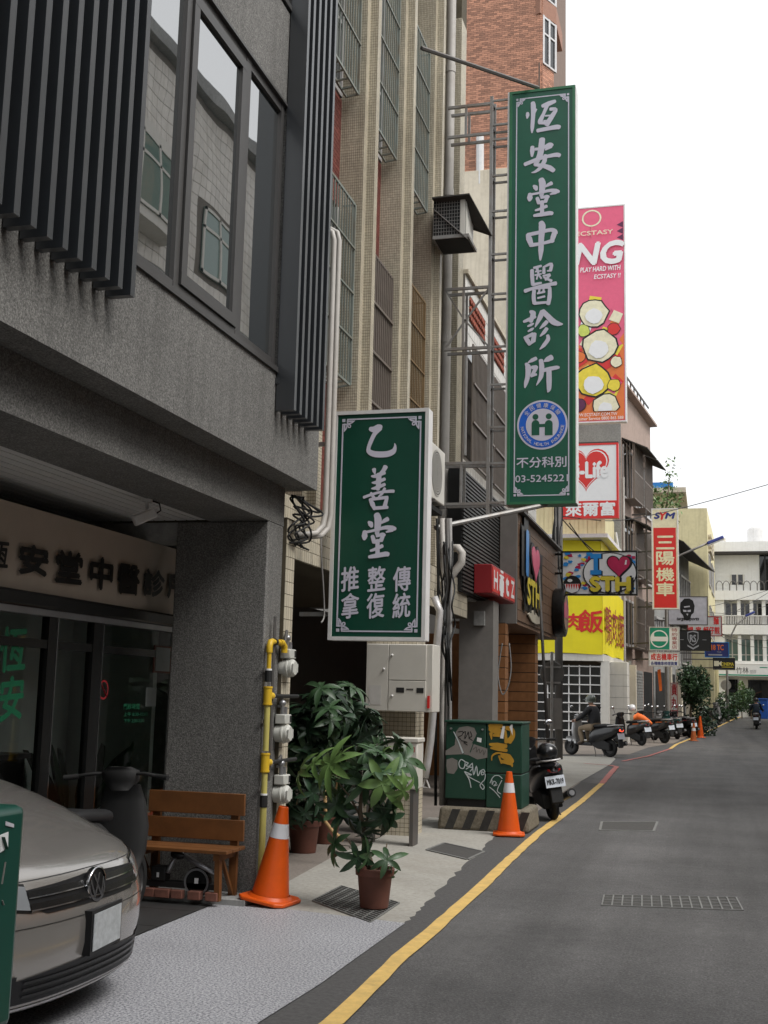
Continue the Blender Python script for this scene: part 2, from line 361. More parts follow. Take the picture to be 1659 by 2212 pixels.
class Tiles:
    """courses of tiles or bricks on flat faces: the 300 nearest become parts, the rest one joined part"""
    def __init__(s,parent,name,m,tw,th,gap,dep,run=False,limit=300):
        s.p=parent;s.n=name;s.m=m;s.tw=tw;s.th=th;s.g=gap;s.d=dep;s.run=run;s.L=[];s.lim=limit
    def face(s,o,u,v,W,H,skip=None):
        o=Vector(o);u=Vector(u);v=Vector(v); nx=max(1,round(W/s.tw)); ny=max(1,round(H/s.th)); tw=W/nx; th=H/ny
        for j in range(ny):
            sh=(j%2)*tw/2 if s.run else 0
            for i in range(nx+(1 if sh else 0)):
                a=max(0,i*tw-sh); b=min(W,(i+1)*tw-sh)
                if b-a<.3*tw: continue
                if skip and skip((a+b)/2,(j+.5)*th): continue
                s.L.append((o+u*a+v*(j*th),u,v,b-a-s.g,th-s.g))
    def done(s):
        cen=[t[0] for t in s.L]
        def key(i):
            q=px(cen[i]); d=(cen[i]-CAM).length
            vis=-20<q[0]<1680 and -20<q[1]<2230
            return (0 if vis else 1,d)
        order=sorted(range(len(s.L)),key=key)
        base=BASE[s.p.name]
        um=bpy.data.meshes.new(s.n)
        um.from_pydata([(0,0,0),(1,0,0),(1,1,0),(0,1,0),(.0,.0,1),(1,.0,1),(1,1,1),(.0,1,1)],[],[(4,5,6,7),(0,1,5,4),(1,2,6,5),(2,3,7,6),(3,0,4,7)]); um.materials.append(M[s.m])
        for i in order[:s.lim]:
            o,u,v,w,h=s.L[i]
            mw=frame_m(o-base,u,v)@Matrix.Diagonal((w,h,s.d,1)); inst(um,s.n,s.p,mw)
        rest=order[s.lim:]
        if rest:
            V=np.zeros((len(rest),8,3)); 
            for k,i in enumerate(rest):
                o,u,v,w,h=s.L[i]; n=u.cross(v)*s.d; a=o-base; b=a+u*w; c=b+v*h; d=a+v*h
                V[k]=[a,b,c,d,a+n,b+n,c+n,d+n]
            F=np.array([(4,5,6,7),(0,1,5,4),(1,2,6,5),(2,3,7,6),(3,0,4,7)])
            F=(F[None]+8*np.arange(len(rest))[:,None,None]).reshape(-1,4)
            me=bpy.data.meshes.new(s.n+'_courses'); me.from_pydata(V.reshape(-1,3).tolist(),[],F.tolist()); me.materials.append(M[s.m]); me.update()
            o=bpy.data.objects.new(s.n+'_courses',me); _link(o,s.p); o['kind']='stuff'
# ================================================================ materials
speckle('asphalt',[(.3,(.040,.039,.039)),(.5,(.083,.080,.079)),(.72,(.155,.15,.147))],60,.85,.6,.2,.5,(.12,.116,.113,1),.16,0,(.05,.05,.048,1),.22)
speckle('granite',[(.39,(.09,.09,.105)),(.465,(.235,.235,.255)),(.535,(.39,.39,.41)),(.62,(.54,.54,.55))],72,.6,.2,.1,.3,(.26,.26,.265,1))
speckle('washed_pebble',[(.34,(.06,.058,.054)),(.5,(.145,.141,.132)),(.68,(.30,.292,.275))],95,.8,.7,.14,.3,(.10,.097,.09,1),0,.35,(.065,.063,.058,1))
speckle('pavement_concrete',[(.3,(.27,.255,.225)),(.5,(.34,.325,.29)),(.7,(.40,.38,.34))],22,.85,.2,.12,.5,(.19,.165,.13,1))
speckle('old_pavement',[(.3,(.16,.135,.115)),(.5,(.21,.18,.155)),(.7,(.26,.225,.195))],30,.85,.2,.12,.4,(.11,.10,.09,1))
speckle('plinth_concrete',[(.3,(.10,.085,.06)),(.5,(.17,.145,.105)),(.7,(.24,.21,.16))],26,.9,.4,.2,.6,(.05,.045,.04,1))
speckle('render_grey',[(.3,(.22,.22,.215)),(.5,(.28,.28,.27)),(.7,(.33,.33,.32))],14,.85,.2,.2,.6,(.14,.135,.125,1))
mat('floor_tile',(.045,.045,.045),.35,var=.25,scale=3,island=.25)
mat('grout',(.12,.115,.11),.9)
mat('beige_tile',(.56,.505,.395),.45,var=.1,scale=3,island=.14,dirt=.3,dirtcol=(.20,.16,.10,1),dscale=.8,streak=.35)
mat('beige_joint',(.085,.07,.045),.9,var=.2)
mat('red_brick',(.16,.045,.035),.6,var=.15,island=.25)
mat('red_joint',(.22,.15,.12),.9)
mat('orange_brick',(.45,.225,.15),.7,var=.12,scale=9,island=.42,dirt=.25,dirtcol=(.18,.08,.05,1))
mat('brick_joint',(.17,.12,.095),.9)
mat('white_tile',(.70,.67,.62),.4,var=.06,island=.08,dirt=.35,dirtcol=(.30,.27,.22,1),streak=.35)
mat('white_joint',(.16,.14,.12),.9)
mat('far_white',(.80,.80,.79),.6,var=.04,island=.04,dirt=.2,dirtcol=(.5,.48,.44,1),streak=.25)
mat('cream_wall',(.62,.56,.45),.85,var=.06,dirt=.5,dirtcol=(.35,.30,.22,1),dscale=.7,streak=.45)
mat('yellow_wall',(.62,.56,.34),.85,var=.06,dirt=.35,dirtcol=(.35,.30,.18,1),dscale=.6,streak=.4)
mat('pink_wall',(.33,.245,.205),.8,var=.08,dirt=.4,dirtcol=(.14,.11,.09,1),streak=.45)
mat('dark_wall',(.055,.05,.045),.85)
mat('arcade_ceiling',(.62,.61,.59),.7,var=.05)
mat('clinic_wall',(.58,.66,.62),.7,var=.05)
mat('clinic_board',(.46,.39,.32),.6,var=.05)
mat('black_gloss',(.010,.010,.010),.25)
mat('black_matte',(.016,.016,.016),.7)
mat('dark_bronze',(.035,.034,.034),.4,metal=.3)
mat('fin_metal',(.020,.023,.027),.34,metal=0,var=.1,ior=1.75,coat=.25)
mat('frame_metal',(.085,.082,.08),.4,metal=.4,var=.05)
mat('grille_green',(.23,.26,.235),.5,metal=.2,dirt=.75,dirtcol=(.16,.085,.03,1),dscale=3)
mat('grille_brown',(.20,.165,.14),.5,metal=.3)
mat('grille_rust',(.20,.13,.06),.7,dirt=.6,dirtcol=(.09,.04,.015,1),dscale=5)
mat('galv',(.30,.295,.285),.5,metal=.4,dirt=.6,dirtcol=(.17,.10,.05,1),dscale=2.5,streak=.3)
mat('galv_dark',(.11,.105,.10),.55,metal=.3,dirt=.4,dirtcol=(.12,.07,.04,1),dscale=3)
mat('pvc',(.46,.435,.40),.45,var=.06,dirt=.4,dirtcol=(.25,.2,.16,1),dscale=2)
mat('pvc_white',(.62,.62,.62),.4,dirt=.3,dirtcol=(.35,.33,.3,1),dscale=3)
mat('cable',(.014,.014,.014),.6)
mat('cable_grey',(.26,.25,.24),.6)
mat('sign_green',(.006,.062,.038),.35,var=.12,scale=2,streak=.3,dirtcol=(.02,.055,.04,1))
mat('sign_green2',(.013,.105,.062),.35,var=.14,scale=1.2,streak=.35,dirtcol=(.03,.085,.06,1))
mat('sign_green_edge',(.03,.15,.07),.4)
mat('sign_ink',(.60,.585,.68),.4,var=.02)
mat('alu',(.56,.55,.55),.4,metal=.35,dirt=.4,dirtcol=(.3,.25,.2,1),dscale=4,streak=.3)
mat('alu_white',(.72,.71,.70),.4,dirt=.25,dirtcol=(.4,.36,.3,1),dscale=3,streak=.25)
mat('white',(.75,.75,.75),.5,var=.03)
mat('off_white',(.62,.60,.55),.5,var=.04,streak=.2,dirtcol=(.3,.26,.2,1))
mat('box_white',(.60,.575,.52),.4,var=.03,dirt=.2,dirtcol=(.4,.36,.3,1),dscale=2)
mat('blue_badge',(.012,.12,.60),.4,var=.03)
mat('red_sign',(.62,.025,.022),.4,var=.03)
mat('red_dark',(.30,.02,.025),.4,var=.03)
mat('pink_sign',(.72,.115,.21),.45,var=.05)
mat('orange_sign',(.70,.17,.035),.45,var=.05)
mat('yellow_banner',(.78,.67,.012),.55,var=.05,scale=2,bump=.15,bscale=7)
mat('yellow_ink',(.75,.60,.05),.5); mat('lime',(.55,.62,.12),.5); mat('purple',(.10,.015,.06),.5); mat('cream_ink',(.75,.70,.50),.5)
mat('blue_ink',(.02,.24,.62),.4); mat('heart_red',(.50,.02,.09),.3); mat('black_ink',(.006,.006,.006),.5); mat('navy_ink',(.02,.03,.20),.4)
mat('green_badge',(.01,.24,.15),.4); mat('navy_sign',(.025,.035,.15),.4); mat('grey_ink',(.35,.35,.37),.5)
mat('yellow_paint',(.66,.44,.14),.75,var=.12,scale=9,dirt=.45,dirtcol=(.22,.17,.09,1),dscale=6,bump=.3,bscale=60)
mat('pink_paint',(.42,.135,.12),.75,var=.15,scale=9,dirt=.6,dirtcol=(.16,.12,.11,1),dscale=5)
mat('cone_orange',(.66,.09,.005),.42,var=.08,scale=4,dirt=.25,dirtcol=(.35,.06,.01,1),dscale=5)
mat('cone_old',(.42,.10,.02),.6,dirt=.5,dirtcol=(.2,.08,.03,1),dscale=6)
mat('cone_white',(.62,.62,.64),.3,var=.06)
mat('cabinet_green',(.010,.050,.031),.45,var=.1,scale=3,dirt=.3,dirtcol=(.03,.06,.045,1),dscale=3)
mat('cabinet_teal',(.006,.060,.042),.35,var=.06,scale=3)
mat('paint_grey',(.20,.185,.17),.7,var=.1); mat('paint_yellow',(.45,.24,.02),.6,var=.15); mat('paint_white',(.5,.55,.56),.6)
mat('gas_yellow',(.62,.40,.025),.45,var=.08); mat('gas_pale',(.48,.42,.12),.5,var=.1,dirt=.4,dirtcol=(.3,.25,.1,1),dscale=9)
mat('meter_grey',(.50,.50,.46),.5,var=.05)
mat('terracotta',(.115,.042,.028),.6,var=.15,scale=9)
mat('soil',(.03,.02,.015),.95)
mat('bark',(.16,.12,.08),.85,var=.3,scale=20,bump=.5)
mat('stem_yellow',(.40,.25,.11),.7,var=.15)
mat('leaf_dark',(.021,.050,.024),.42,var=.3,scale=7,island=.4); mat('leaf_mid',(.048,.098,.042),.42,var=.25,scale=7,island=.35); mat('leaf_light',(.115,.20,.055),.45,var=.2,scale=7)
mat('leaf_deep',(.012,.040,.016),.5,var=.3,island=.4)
mat('wood_bench',(.14,.055,.016),.5,var=.25,scale=5,dirt=.35,dirtcol=(.10,.035,.01,1),dscale=4)
mat('wood_clad',(.20,.115,.07),.6,var=.2,scale=4,island=.2,dirt=.3,dirtcol=(.10,.055,.035,1),dscale=1.6,streak=.3)
mat('wood_post',(.33,.145,.055),.55,var=.2,scale=5,island=.18)
mat('louvre',(.075,.075,.072),.5,metal=.2,var=.06)
mat('rubber',(.012,.012,.012),.75); mat('chrome',(.62,.62,.64),.12,metal=1,var=0); mat('steel',(.35,.35,.36),.35,metal=.7)
mat('car_paint',(.33,.31,.29),.26,metal=.6,var=.02,coat=.9)
mat('car_black',(.006,.006,.007),.45); mat('headlamp',(.20,.21,.22),.1,var=0,coat=1)
mat('plate',(.42,.44,.45),.45,var=.2,scale=28); mat('plate_white',(.62,.66,.72),.4,var=.05)
mat('tail_red',(.32,.01,.012),.2,coat=.5); mat('amber',(.8,.25,.02),.3)
emit('brake_on',(1,.05,.02),3.0)
mat('skin',(.42,.25,.18),.55); mat('jacket_black',(.012,.012,.014),.8,var=.2); mat('khaki',(.24,.185,.125),.8,var=.15); mat('navy_cloth',(.02,.03,.045),.8,var=.2); mat('shoe',(.09,.065,.05),.7)
mat('helmet_green',(.06,.07,.055),.25,coat=.6); mat('helmet_white',(.75,.75,.76),.25,coat=.5); mat('orange_cloth',(.80,.16,.025),.7)
mat('sc_black',(.010,.010,.011),.28,coat=.5); mat('sc_silver',(.38,.38,.38),.3,metal=.5,coat=.4); mat('sc_green',(.012,.05,.045),.28,coat=.6); mat('sc_red',(.35,.015,.02),.3,coat=.5); mat('sc_orange',(.70,.14,.02),.35); mat('sc_white',(.6,.6,.6),.3,coat=.5); mat('seat_black',(.014,.014,.015),.6)
mat('blue_roof',(.03,.22,.62),.5); mat('blue_bin',(.01,.07,.32),.4); mat('lamp_blue',(.06,.08,.30),.35,metal=.2)
mat('brick_old',(.17,.07,.05),.85,var=.3,scale=15)
mat('lattice_red',(.33,.075,.04),.7,var=.15,island=.2)
mat('shutter',(.30,.30,.29),.5,metal=.2,var=.06); mat('shutter_dark',(.022,.024,.025),.5,metal=.3)
mat('roof_dark',(.05,.045,.04),.8); mat('awning_cream',(.52,.48,.40),.7)
mat('manhole',(.065,.062,.058),.8,var=.2,scale=20); mat('iron_grate',(.22,.22,.21),.6,metal=.4,var=.2)
mat('poster_grey',(.24,.26,.25),.6); mat('green_film',(.006,.10,.045),.5); mat('paper',(.55,.53,.5),.8)
mat('stripe_black',(.035,.033,.03),.8,var=.3,scale=14); mat('orange_awning',(.85,.28,.03),.6,var=.1); mat('leaf_film',(.02,.05,.02),.5)
glass('glass_mirror',(.012,.016,.017),5.0,0,.10); glass('glass_dark',(.012,.013,.014),1.6); glass('glass_green',(.16,.24,.21),1.5)
glass('glass_shop',(.0,.0,.0),1.5,.92); glass('glass_car',(.006,.007,.008),1.6)
# ================================================================ ground
def sheet(name,m,pts,dz,sub=True):
    mb=MB(); mb.add([(p[0],p[1],gz(p[1])+dz) for p in pts],[tuple(range(len(pts)))])
    o=mb.build(name,m); o['kind']='structure'; return o
ys=[-70,-25,-5,3,10,20,30,40,50]+[55+1.65*i for i in range(21)]+[95,120,170,260]
mb=MB(); mb.grid([[(x,y,gz(y)) for x in (-70,-10,-4,0,5,20,80)] for y in ys]); o=mb.build('road','asphalt',smooth=True); o['kind']='structure'
def wob(a,b,n,amp,seed):
    r=random.Random(seed); return [(a[0]+(b[0]-a[0])*i/n+r.uniform(-amp,amp),a[1]+(b[1]-a[1])*i/n) for i in range(n+1)]
YG=8.42                                                             # where the granite apron meets the concrete pavement
edge=[(G(x,y).x,G(x,y).y) for x,y in ((470,2300),(560,2212),(690,2130),(780,2065),(875,1997))]
sheet('granite_apron','granite',[(-3.62,.5),(edge[0][0]+.02,.5)]+edge+[(-3.40,8.62)]+[(-3.62,8.62)],.010)
r1=[(G(x,y).x,G(x,y).y) for x,y in ((875,1997),(905,1972),(930,1945),(965,1905),(1005,1870),(1040,1838),(1062,1815),(1078,1800))]
rr=[]
for i in range(len(r1)-1):
    for k in range(6): t=k/6; rr.append((r1[i][0]*(1-t)+r1[i+1][0]*t+rnd.uniform(-.025,.025),r1[i][1]*(1-t)+r1[i+1][1]*t))
sheet('pavement','pavement_concrete',[(-3.40,8.623)]+rr+[r1[-1],(-2.15,15.4),(-3.62,15.6),(-3.62,11.5)],.006)
sheet('old_pavement','old_pavement',[(-9,8.9),(-3.35,9.3),(-3.55,11.4),(-3.5,17),(-2.4,17),(-2.45,23.5),(-9,26)],.004)
cp=[G(*q) for q in ((1120,1640),(1210,1634),(1322,1634),(1330,1640),(1318,1652),(1292,1667),(1255,1688),(1215,1712))]
sheet('corner_pavement','pavement_concrete',[(p.x,p.y) for p in cp],.008)
pv=[G(*q) for q in ((1215,1630),(1360,1630),(1400,1615),(1455,1606),(1500,1585),(1540,1568),(1570,1556),(1560,1547),(1300,1590),(1200,1600))]
sheet('far_pavement','old_pavement',[(p.x,p.y) for p in pv],.006)
st_=[(-1.98,4.0)]+[(G(*q).x,G(*q).y) for q in ((720,2212),(793,2143),(865,2070),(930,2016),(986,1966),(1050,1908),(1103,1856),(1166,1799),(1205,1771),(1255,1733),(1300,1694))]
mat('asphalt_strip',(.078,.075,.074),.9,var=.3,scale=30,dirt=.4,dirtcol=(.07,.068,.064,1),dscale=2,bump=.4,bscale=90)
sheet('road_edge_strip','asphalt_strip',st_+[(-2.9,24),(-3.0,12),(-3.2,4.0)],.003)
# painted lines
def line(name,m,pts,w,dz=.012,seed=1,amp=.008):
    r=random.Random(seed); q=[]
    for i in range(len(pts)-1):
        n=max(2,int((Vector(pts[i+1])-Vector(pts[i])).length/.22))
        for k in range(n): t=k/n; q.append((pts[i][0]*(1-t)+pts[i+1][0]*t,pts[i][1]*(1-t)+pts[i+1][1]*t))
    q.append(pts[-1]); L=[];Q=[]
    for i in range(len(q)):
        a=Vector(q[max(i-1,0)]);b=Vector(q[min(i+1,len(q)-1)]); t=(b-a).normalized(); n=Vector((-t.y,t.x))
        c=Vector(q[i]); wa=w/2+r.uniform(-amp,amp); wb=w/2+r.uniform(-amp,amp)
        L.append((c.x+n.x*wa,c.y+n.y*wa,gz(c.y)+dz)); Q.append((c.x-n.x*wb,c.y-n.y*wb,gz(c.y)+dz))
    o=MB().grid([L,Q]).build(name,m); 
    for p in o.data.polygons: pass
    o['kind']='structure'; return o
def gp(*l): return [(G(*q).x,G(*q).y) for q in l]
line('yellow_line','yellow_paint',[(-1.86,4.0)]+gp((720,2212),(793,2143),(865,2070),(930,2016),(986,1966),(1050,1908),(1103,1856),(1166,1799),(1205,1771),(1255,1733),(1300,1694)),.105,seed=3,amp=.005)
line('red_line','pink_paint',gp((1300,1694),(1322,1668),(1332,1657),(1318,1654),(1262,1650)),.12,seed=4)
line('far_red_line','pink_paint',gp((1345,1645),(1400,1634),(1448,1618)),.10,seed=5)
line('far_yellow_line','yellow_paint',gp((1448,1618),(1462,1608),(1495,1595),(1530,1580),(1560,1566),(1585,1554),(1600,1549)),.12,seed=6)
line('worn_line','paint_grey',gp((1470,1613),(1520,1616)),.10,seed=8)
# covers in the road
def cover(name,label,pts,m,bars=0,dz=0):
    q=[G(*p) for p in pts]; q=[Vector((p.x,p.y,gz(p.y)+dz)) for p in q]
    r=thing(name,label,'cover',tuple(sum(q,Vector())/4)); MB().add([p+UZ*.005 for p in q],[(0,1,2,3)]).build('plate',m,r)
    if bars:
        nx,ny=bars
        for i in range(nx+1):
            t=i/nx; a=q[0].lerp(q[1],t)+UZ*.0005; b=q[3].lerp(q[2],t)+UZ*.0005; MB().beam(a,b,.012,.02).build('bar','iron_grate',r)
        for i in range(ny+1):
            t=i/ny; a=q[0].lerp(q[3],t); b=q[1].lerp(q[2],t); MB().beam(a,b,.012,.02).build('bar','iron_grate',r)
    else:
        for a,b in ((0,1),(1,2),(2,3),(3,0)): MB().beam(q[a]+UZ*.003,q[b]+UZ*.003,.03,.012).build('rim','iron_grate',r)
    return r
cover('drain_grate','rectangular steel drain grate under the foremost potted plant',((675,1949),(737,1917),(862,1954),(800,1996)),'black_matte',(14,7),.007)
cover('drain_grate','patched drain cover set in the concrete pavement before the green cabinet',((922,1838),(960,1823),(1046,1842),(1010,1859)),'manhole',0,.007)
c=cover('manhole_cover','wide rectangular cover with pale worn grid in the near roadway',((1305,1935),(1590,1940),(1605,1968),(1300,1957)),'manhole',(14,4))
cover('manhole_cover','small square cover in the roadway beyond the yellow line',((1300,1776),(1420,1776),(1412,1796),(1296,1794)),'manhole')
# ================================================================ grey clinic building
def wall(mb_or_name,*a): pass
gb=thing('clinic_building','grey pebble-dashed building with dark metal fins and glass clinic front','building',(-5.5,6,0))
FX=-3.2; Y1=9.36
def bx(n,m,*a,p=gb,bevel=0): return box(n,m,*a,parent=p,bevel=bevel)
wz0,wz1,wy0,wy1=4.07,6.24,5.62,8.30
bx('wall','washed_pebble',-8,FX,-3,Y1,3.3,wz0)
bx('wall','washed_pebble',-8,FX,wy1,Y1,wz0+.002,wz1)
bx('wall','washed_pebble',-8,FX,-3,wy0,wz0+.002,wz1)
bx('wall','washed_pebble',-8,FX,-3,Y1,wz1+.002,7.05)
bx('wall','washed_pebble',-8,FX,-3,wy0,7.052,9.3); bx('wall','washed_pebble',-8,FX,wy1,Y1,7.052,9.3); bx('wall','washed_pebble',-8,FX,-3,Y1,9.302,13)
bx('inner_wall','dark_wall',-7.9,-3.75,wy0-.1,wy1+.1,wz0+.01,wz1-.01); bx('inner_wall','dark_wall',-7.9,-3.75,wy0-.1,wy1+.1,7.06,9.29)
# windows of the first floor: frame bars, three panes
def win(z0,z1,parent):
    w=bx('window','frame_metal',FX-.08,FX-.012,wy0,wy1,z0,z0+.07)
    BASE[w.name]=BASE[gb.name]
    def fb(*a): return box('frame','frame_metal',*a,parent=w)
    fb(FX-.08,FX-.014,wy0,wy1,z1-.07,z1); fb(FX-.079,FX+.02,wy0,wy1,z0-.03,z0+.012); fb(FX-.079,FX+.015,wy0,wy1,z1+.0,z1+.02)
    for y,wd in ((6.50,.07),(7.52,.09),(8.24,.06),(5.64,.05)): fb(FX-.078,FX-.01,y-wd/2,y+wd/2,z0+.001,z1-.001)
    # opening sash in the middle
    for a in ((FX-.07,FX+.004,6.55,7.46,z0+.075,z0+.16),(FX-.07,FX+.004,6.55,7.46,z1-.15,z1-.075),(FX-.068,FX+.003,6.55,6.63,z0+.16,z1-.15),(FX-.068,FX+.003,7.38,7.46,z0+.16,z1-.15)): box('sash','frame_metal',*a,parent=w)
    for (a,b,x) in ((wy0+.03,6.47,-.04),(6.63,7.38,-.022),(7.56,8.22,-.04)):
        MB().add([(FX+x,a,z0+.06),(FX+x,b,z0+.06),(FX+x,b,z1-.06),(FX+x,a,z1-.06)],[(0,1,2,3)]).build('pane','glass_mirror',w)
    return w
win(wz0,wz1,gb); win(7.10,9.25,gb)
# fins
fy=[4.52-.143*i for i in range(16,0,-1)]+[4.52+.1425*i for i in range(9)]
fm=MB().box(0,.15,0,.05,0,9.2).mesh('fin','fin_metal')
for y in fy: inst(fm,'fin',gb,Matrix.Translation(Vector((FX+.01,y-.05,3.74))-BASE[gb.name]))
for y in (8.33,8.46,8.595,8.735,8.875,9.02): inst(fm,'fin',gb,Matrix.Translation(Vector((FX+.01,y-.05,3.74))-BASE[gb.name]))
bx('fin_rail','fin_metal',FX+.001,FX+.03,8.27,9.05,3.95,4.0); bx('fin_rail','fin_metal',FX+.001,FX+.03,2.3,5.6,3.95,4.0)
# ground floor: column, beams, ceiling, floor
CX0,CX1,CY0,CY1=-4.24,-3.43,8.85,9.20
bx('column','washed_pebble',CX0,CX1,CY0,CY1,.0,2.97,bevel=.012)
bx('beam','washed_pebble',-3.95,-3.43,-3,9.202,2.972,3.296)
bx('cross_beam','render_grey',-8,CX0-.002,8.87,9.19,2.82,2.97)
bx('side_wall','render_grey',-8,-4.502,9.405,9.5,0,3.2)
bx('garage_wall','render_grey',-9.4,-9.2,-3,6.5,0,3.2); bx('garage_wall','render_grey',-9.2,-4.52,6.42,6.5,0,2.95)
for i in range(6):
    for j in range(9):
        y0=-1.5+j*1.2; x1=-3.955-i*.6
        if y0+1.2<-2: continue
        y2=min(y0+1.194,8.86)
        if y2-y0<.1: continue
        mb=MB().box(x1-.594,x1,y0,y2,2.997,3.012)
        for k in range(6): mb.box(x1-.590+.099*k,x1-.590+.099*k+.082,y0+.004,y2-.004,2.985,2.9965)
        mb.build('ceiling_panel','arcade_ceiling',gb)
for j in range(26): pass
for i in range(11):
    for j in range(12):
        x0=-3.63-.6*(i+1); y0=1.6+.6*j
        if x0<-9: continue
        y2=min(y0+.594,8.83)
        bx('floor_tile','floor_tile',x0,x0+.594,y0,y2,.001,.012)
bx('kerb','render_grey',-4.5,CX1+.05,8.52,8.86,.0,.05)
# clinic shop front at X = SX
SX=-4.5; SY0,SY1=6.5,9.40
def sy(x): return P(x,1400,X=SX).y
bx('sign_board','clinic_board',SX-.2,SX,SY0,SY1,2.24,2.815)
bx('shutter_box','black_gloss',SX-.12,SX+.05,SY0,SY1,2.13,2.238,bevel=.02)
bx('rail','steel',SX-.1,SX+.03,SY0,SY1,2.085,2.128)
for x0,x1 in ((98,116),(196,216)):
    bx('mullion','black_gloss',SX-.04,SX+.02,sy(x0),sy(x1),0,2.086); bx('mullion_trim','chrome',SX-.03,SX+.024,sy(x1)+.001,sy(x1)+.012,0,2.085)
bx('mullion','black_gloss',SX-.04,SX+.02,SY0,SY0+.06,0,2.084)
bx('rail','black_gloss',SX-.04,SX+.015,SY0,SY1,1.86,1.92); bx('rail','black_gloss',SX-.04,SX+.015,SY0,SY1,.0,.14)
pn=[SY0+.06,sy(98),sy(116),sy(196),sy(216),SY1]
for a,b in ((pn[0],pn[1]),(pn[2]+.013,pn[3]),(pn[4]+.013,pn[5])):
    MB().add([(SX-.01,a,.1),(SX-.01,b,.1),(SX-.01,b,2.09),(SX-.01,a,2.09)],[(0,1,2,3)]).build('glass_panel','glass_shop',gb)
bx('clinic_room','clinic_wall',-7.6,-7.5,SY0+.01,SY1,.013,2.95); bx('clinic_room','clinic_wall',-7.5,SX-.3,SY0+.01,SY0+.05,.013,2.95); bx('clinic_room','clinic_wall',-7.5,-4.62,9.33,9.398,.013,2.95)
bx('clinic_room','arcade_ceiling',-7.5,SX-.21,SY0+.06,8.93,2.6,2.64); bx('partition','clinic_wall',-5.45,-5.40,SY0+.05,9.3,.013,2.6)  # partition added close behind the glass so that it catches street light
def brush_s(s,x0,y0,x1,y1,m,bold=.03):                                  # signs on the shop front plane X
    a=P(x0,(y0+y1)/2,X=SX).y; b=P(x1,(y0+y1)/2,X=SX).y; za=P((x0+x1)/2,y1,X=SX).z; zb=P((x0+x1)/2,y0,X=SX).z
    return a,b,za,zb
for ch,(x0,y0,x1,y1) in zip('恆安堂中醫診所',((-22,1168,12,1228),(36,1180,98,1242),(116,1192,172,1260),(190,1206,238,1272),(250,1220,296,1284),(306,1232,350,1288),(358,1240,400,1294))):
    a,b,za,zb=brush_s(ch,x0,y0,x1,y1,'black_ink'); text(ch,'black_ink',gb,(SX,0,0),UY,UZ,a,za,b,zb,bold=.035,slope=.06,ext=.02)
a,b,za,zb=brush_s('',0,1357,54,1452,''); text('恆','green_film',gb,(SX,0,0),UY,UZ,a,za,b,zb,bold=.035,slope=.08,ext=.004)
a,b,za,zb=brush_s('',-2,1462,48,1558,''); text('安','green_film',gb,(SX,0,0),UY,UZ,a,za,b,zb,bold=.035,slope=.08,ext=.004)
a,b,za,zb=brush_s('',266,1520,300,1532,''); text('門診時間','green_film',gb,(SX,0,0),UY,UZ,a,za,b,zb,bold=.02,ext=.004)
a,b,za,zb=brush_s('',266,1538,318,1547,''); text('上午 8:30-12:00','green_film',gb,(SX,0,0),UY,UZ,a,za,b,zb,bold=.01,ext=.004)
a,b,za,zb=brush_s('',266,1552,310,1561,''); text('下午 2:30-5:30','green_film',gb,(SX,0,0),UY,UZ,a,za,b,zb,bold=.01,ext=.004)
def flat_x(name,m,x0,y0,x1,y1,d,parent=gb,X=SX):
    a=P(x0,(y0+y1)/2,X=X).y; b=P(x1,(y0+y1)/2,X=X).y; za=P((x0+x1)/2,y1,X=X).z; zb=P((x0+x1)/2,y0,X=X).z
    return box(name,m,X+.001,X+d,a,b,za,zb,parent=parent)
f=flat_x('certificate','terracotta',330,1395,366,1454,.014); flat_x('paper','poster_grey',333,1399,363,1450,.018,f)
flat_x('notice','poster_grey',314,1485,336,1526,.006)
mb=MB(); q=P(223,1490,X=SX); disc(mb,q.y,q.z,.075,.004,Vector((SX,0,0)),UY,UZ,28,.06); mb.build('no_smoking_ring','red_dark',gb); MB().beam((SX+.004,q.y-.05,q.z+.05),(SX+.004,q.y+.05,q.z-.05),.012,.003).build('no_smoking_bar','red_dark',gb); box('cigarette','black_ink',SX+.001,SX+.003,q.y-.04,q.y+.04,q.z-.006,q.z+.006,parent=gb)
# reception counter and plants seen through the glass
ct=thing('reception_counter','dark reception counter behind the clinic glass','counter',(-5.2,7.6,0)); box('cabinet','black_gloss',-5.38,-5.05,7.2,8.1,.013,1.05,parent=ct); box('counter_top','dark_bronze',-5.39,-5.02,7.15,8.14,1.052,1.09,parent=ct); box('monitor','black_matte',-5.25,-5.2,7.4,7.75,1.093,1.22,parent=ct)
# surveillance camera under the ceiling
q=P(318,1075,Z=2.985); cc=thing('surveillance_camera','white surveillance camera hanging from the arcade ceiling','camera',(q.x,q.y,2.8))
MB().cyl((q.x,q.y,2.984),(q.x,q.y,2.95),.04).build('mount','alu_white',cc); MB().cyl((q.x,q.y,2.952),(q.x,q.y,2.87),.014).build('stem','alu_white',cc)
MB().beam((q.x+.05,q.y+.04,2.88),(q.x-.06,q.y-.07,2.80),.075,.075).build('body','alu_white',cc,bevel=.012); MB().beam((q.x+.06,q.y+.05,2.926),(q.x-.08,q.y-.09,2.84),.085,.008).build('hood','alu_white',cc)
MB().tube([(q.x+.01,q.y+.03,2.97),(q.x+.07,q.y+.06,2.95),(q.x+.08,q.y+.07,2.9),(q.x+.05,q.y+.05,2.87)],.006).build('lead','cable',cc)

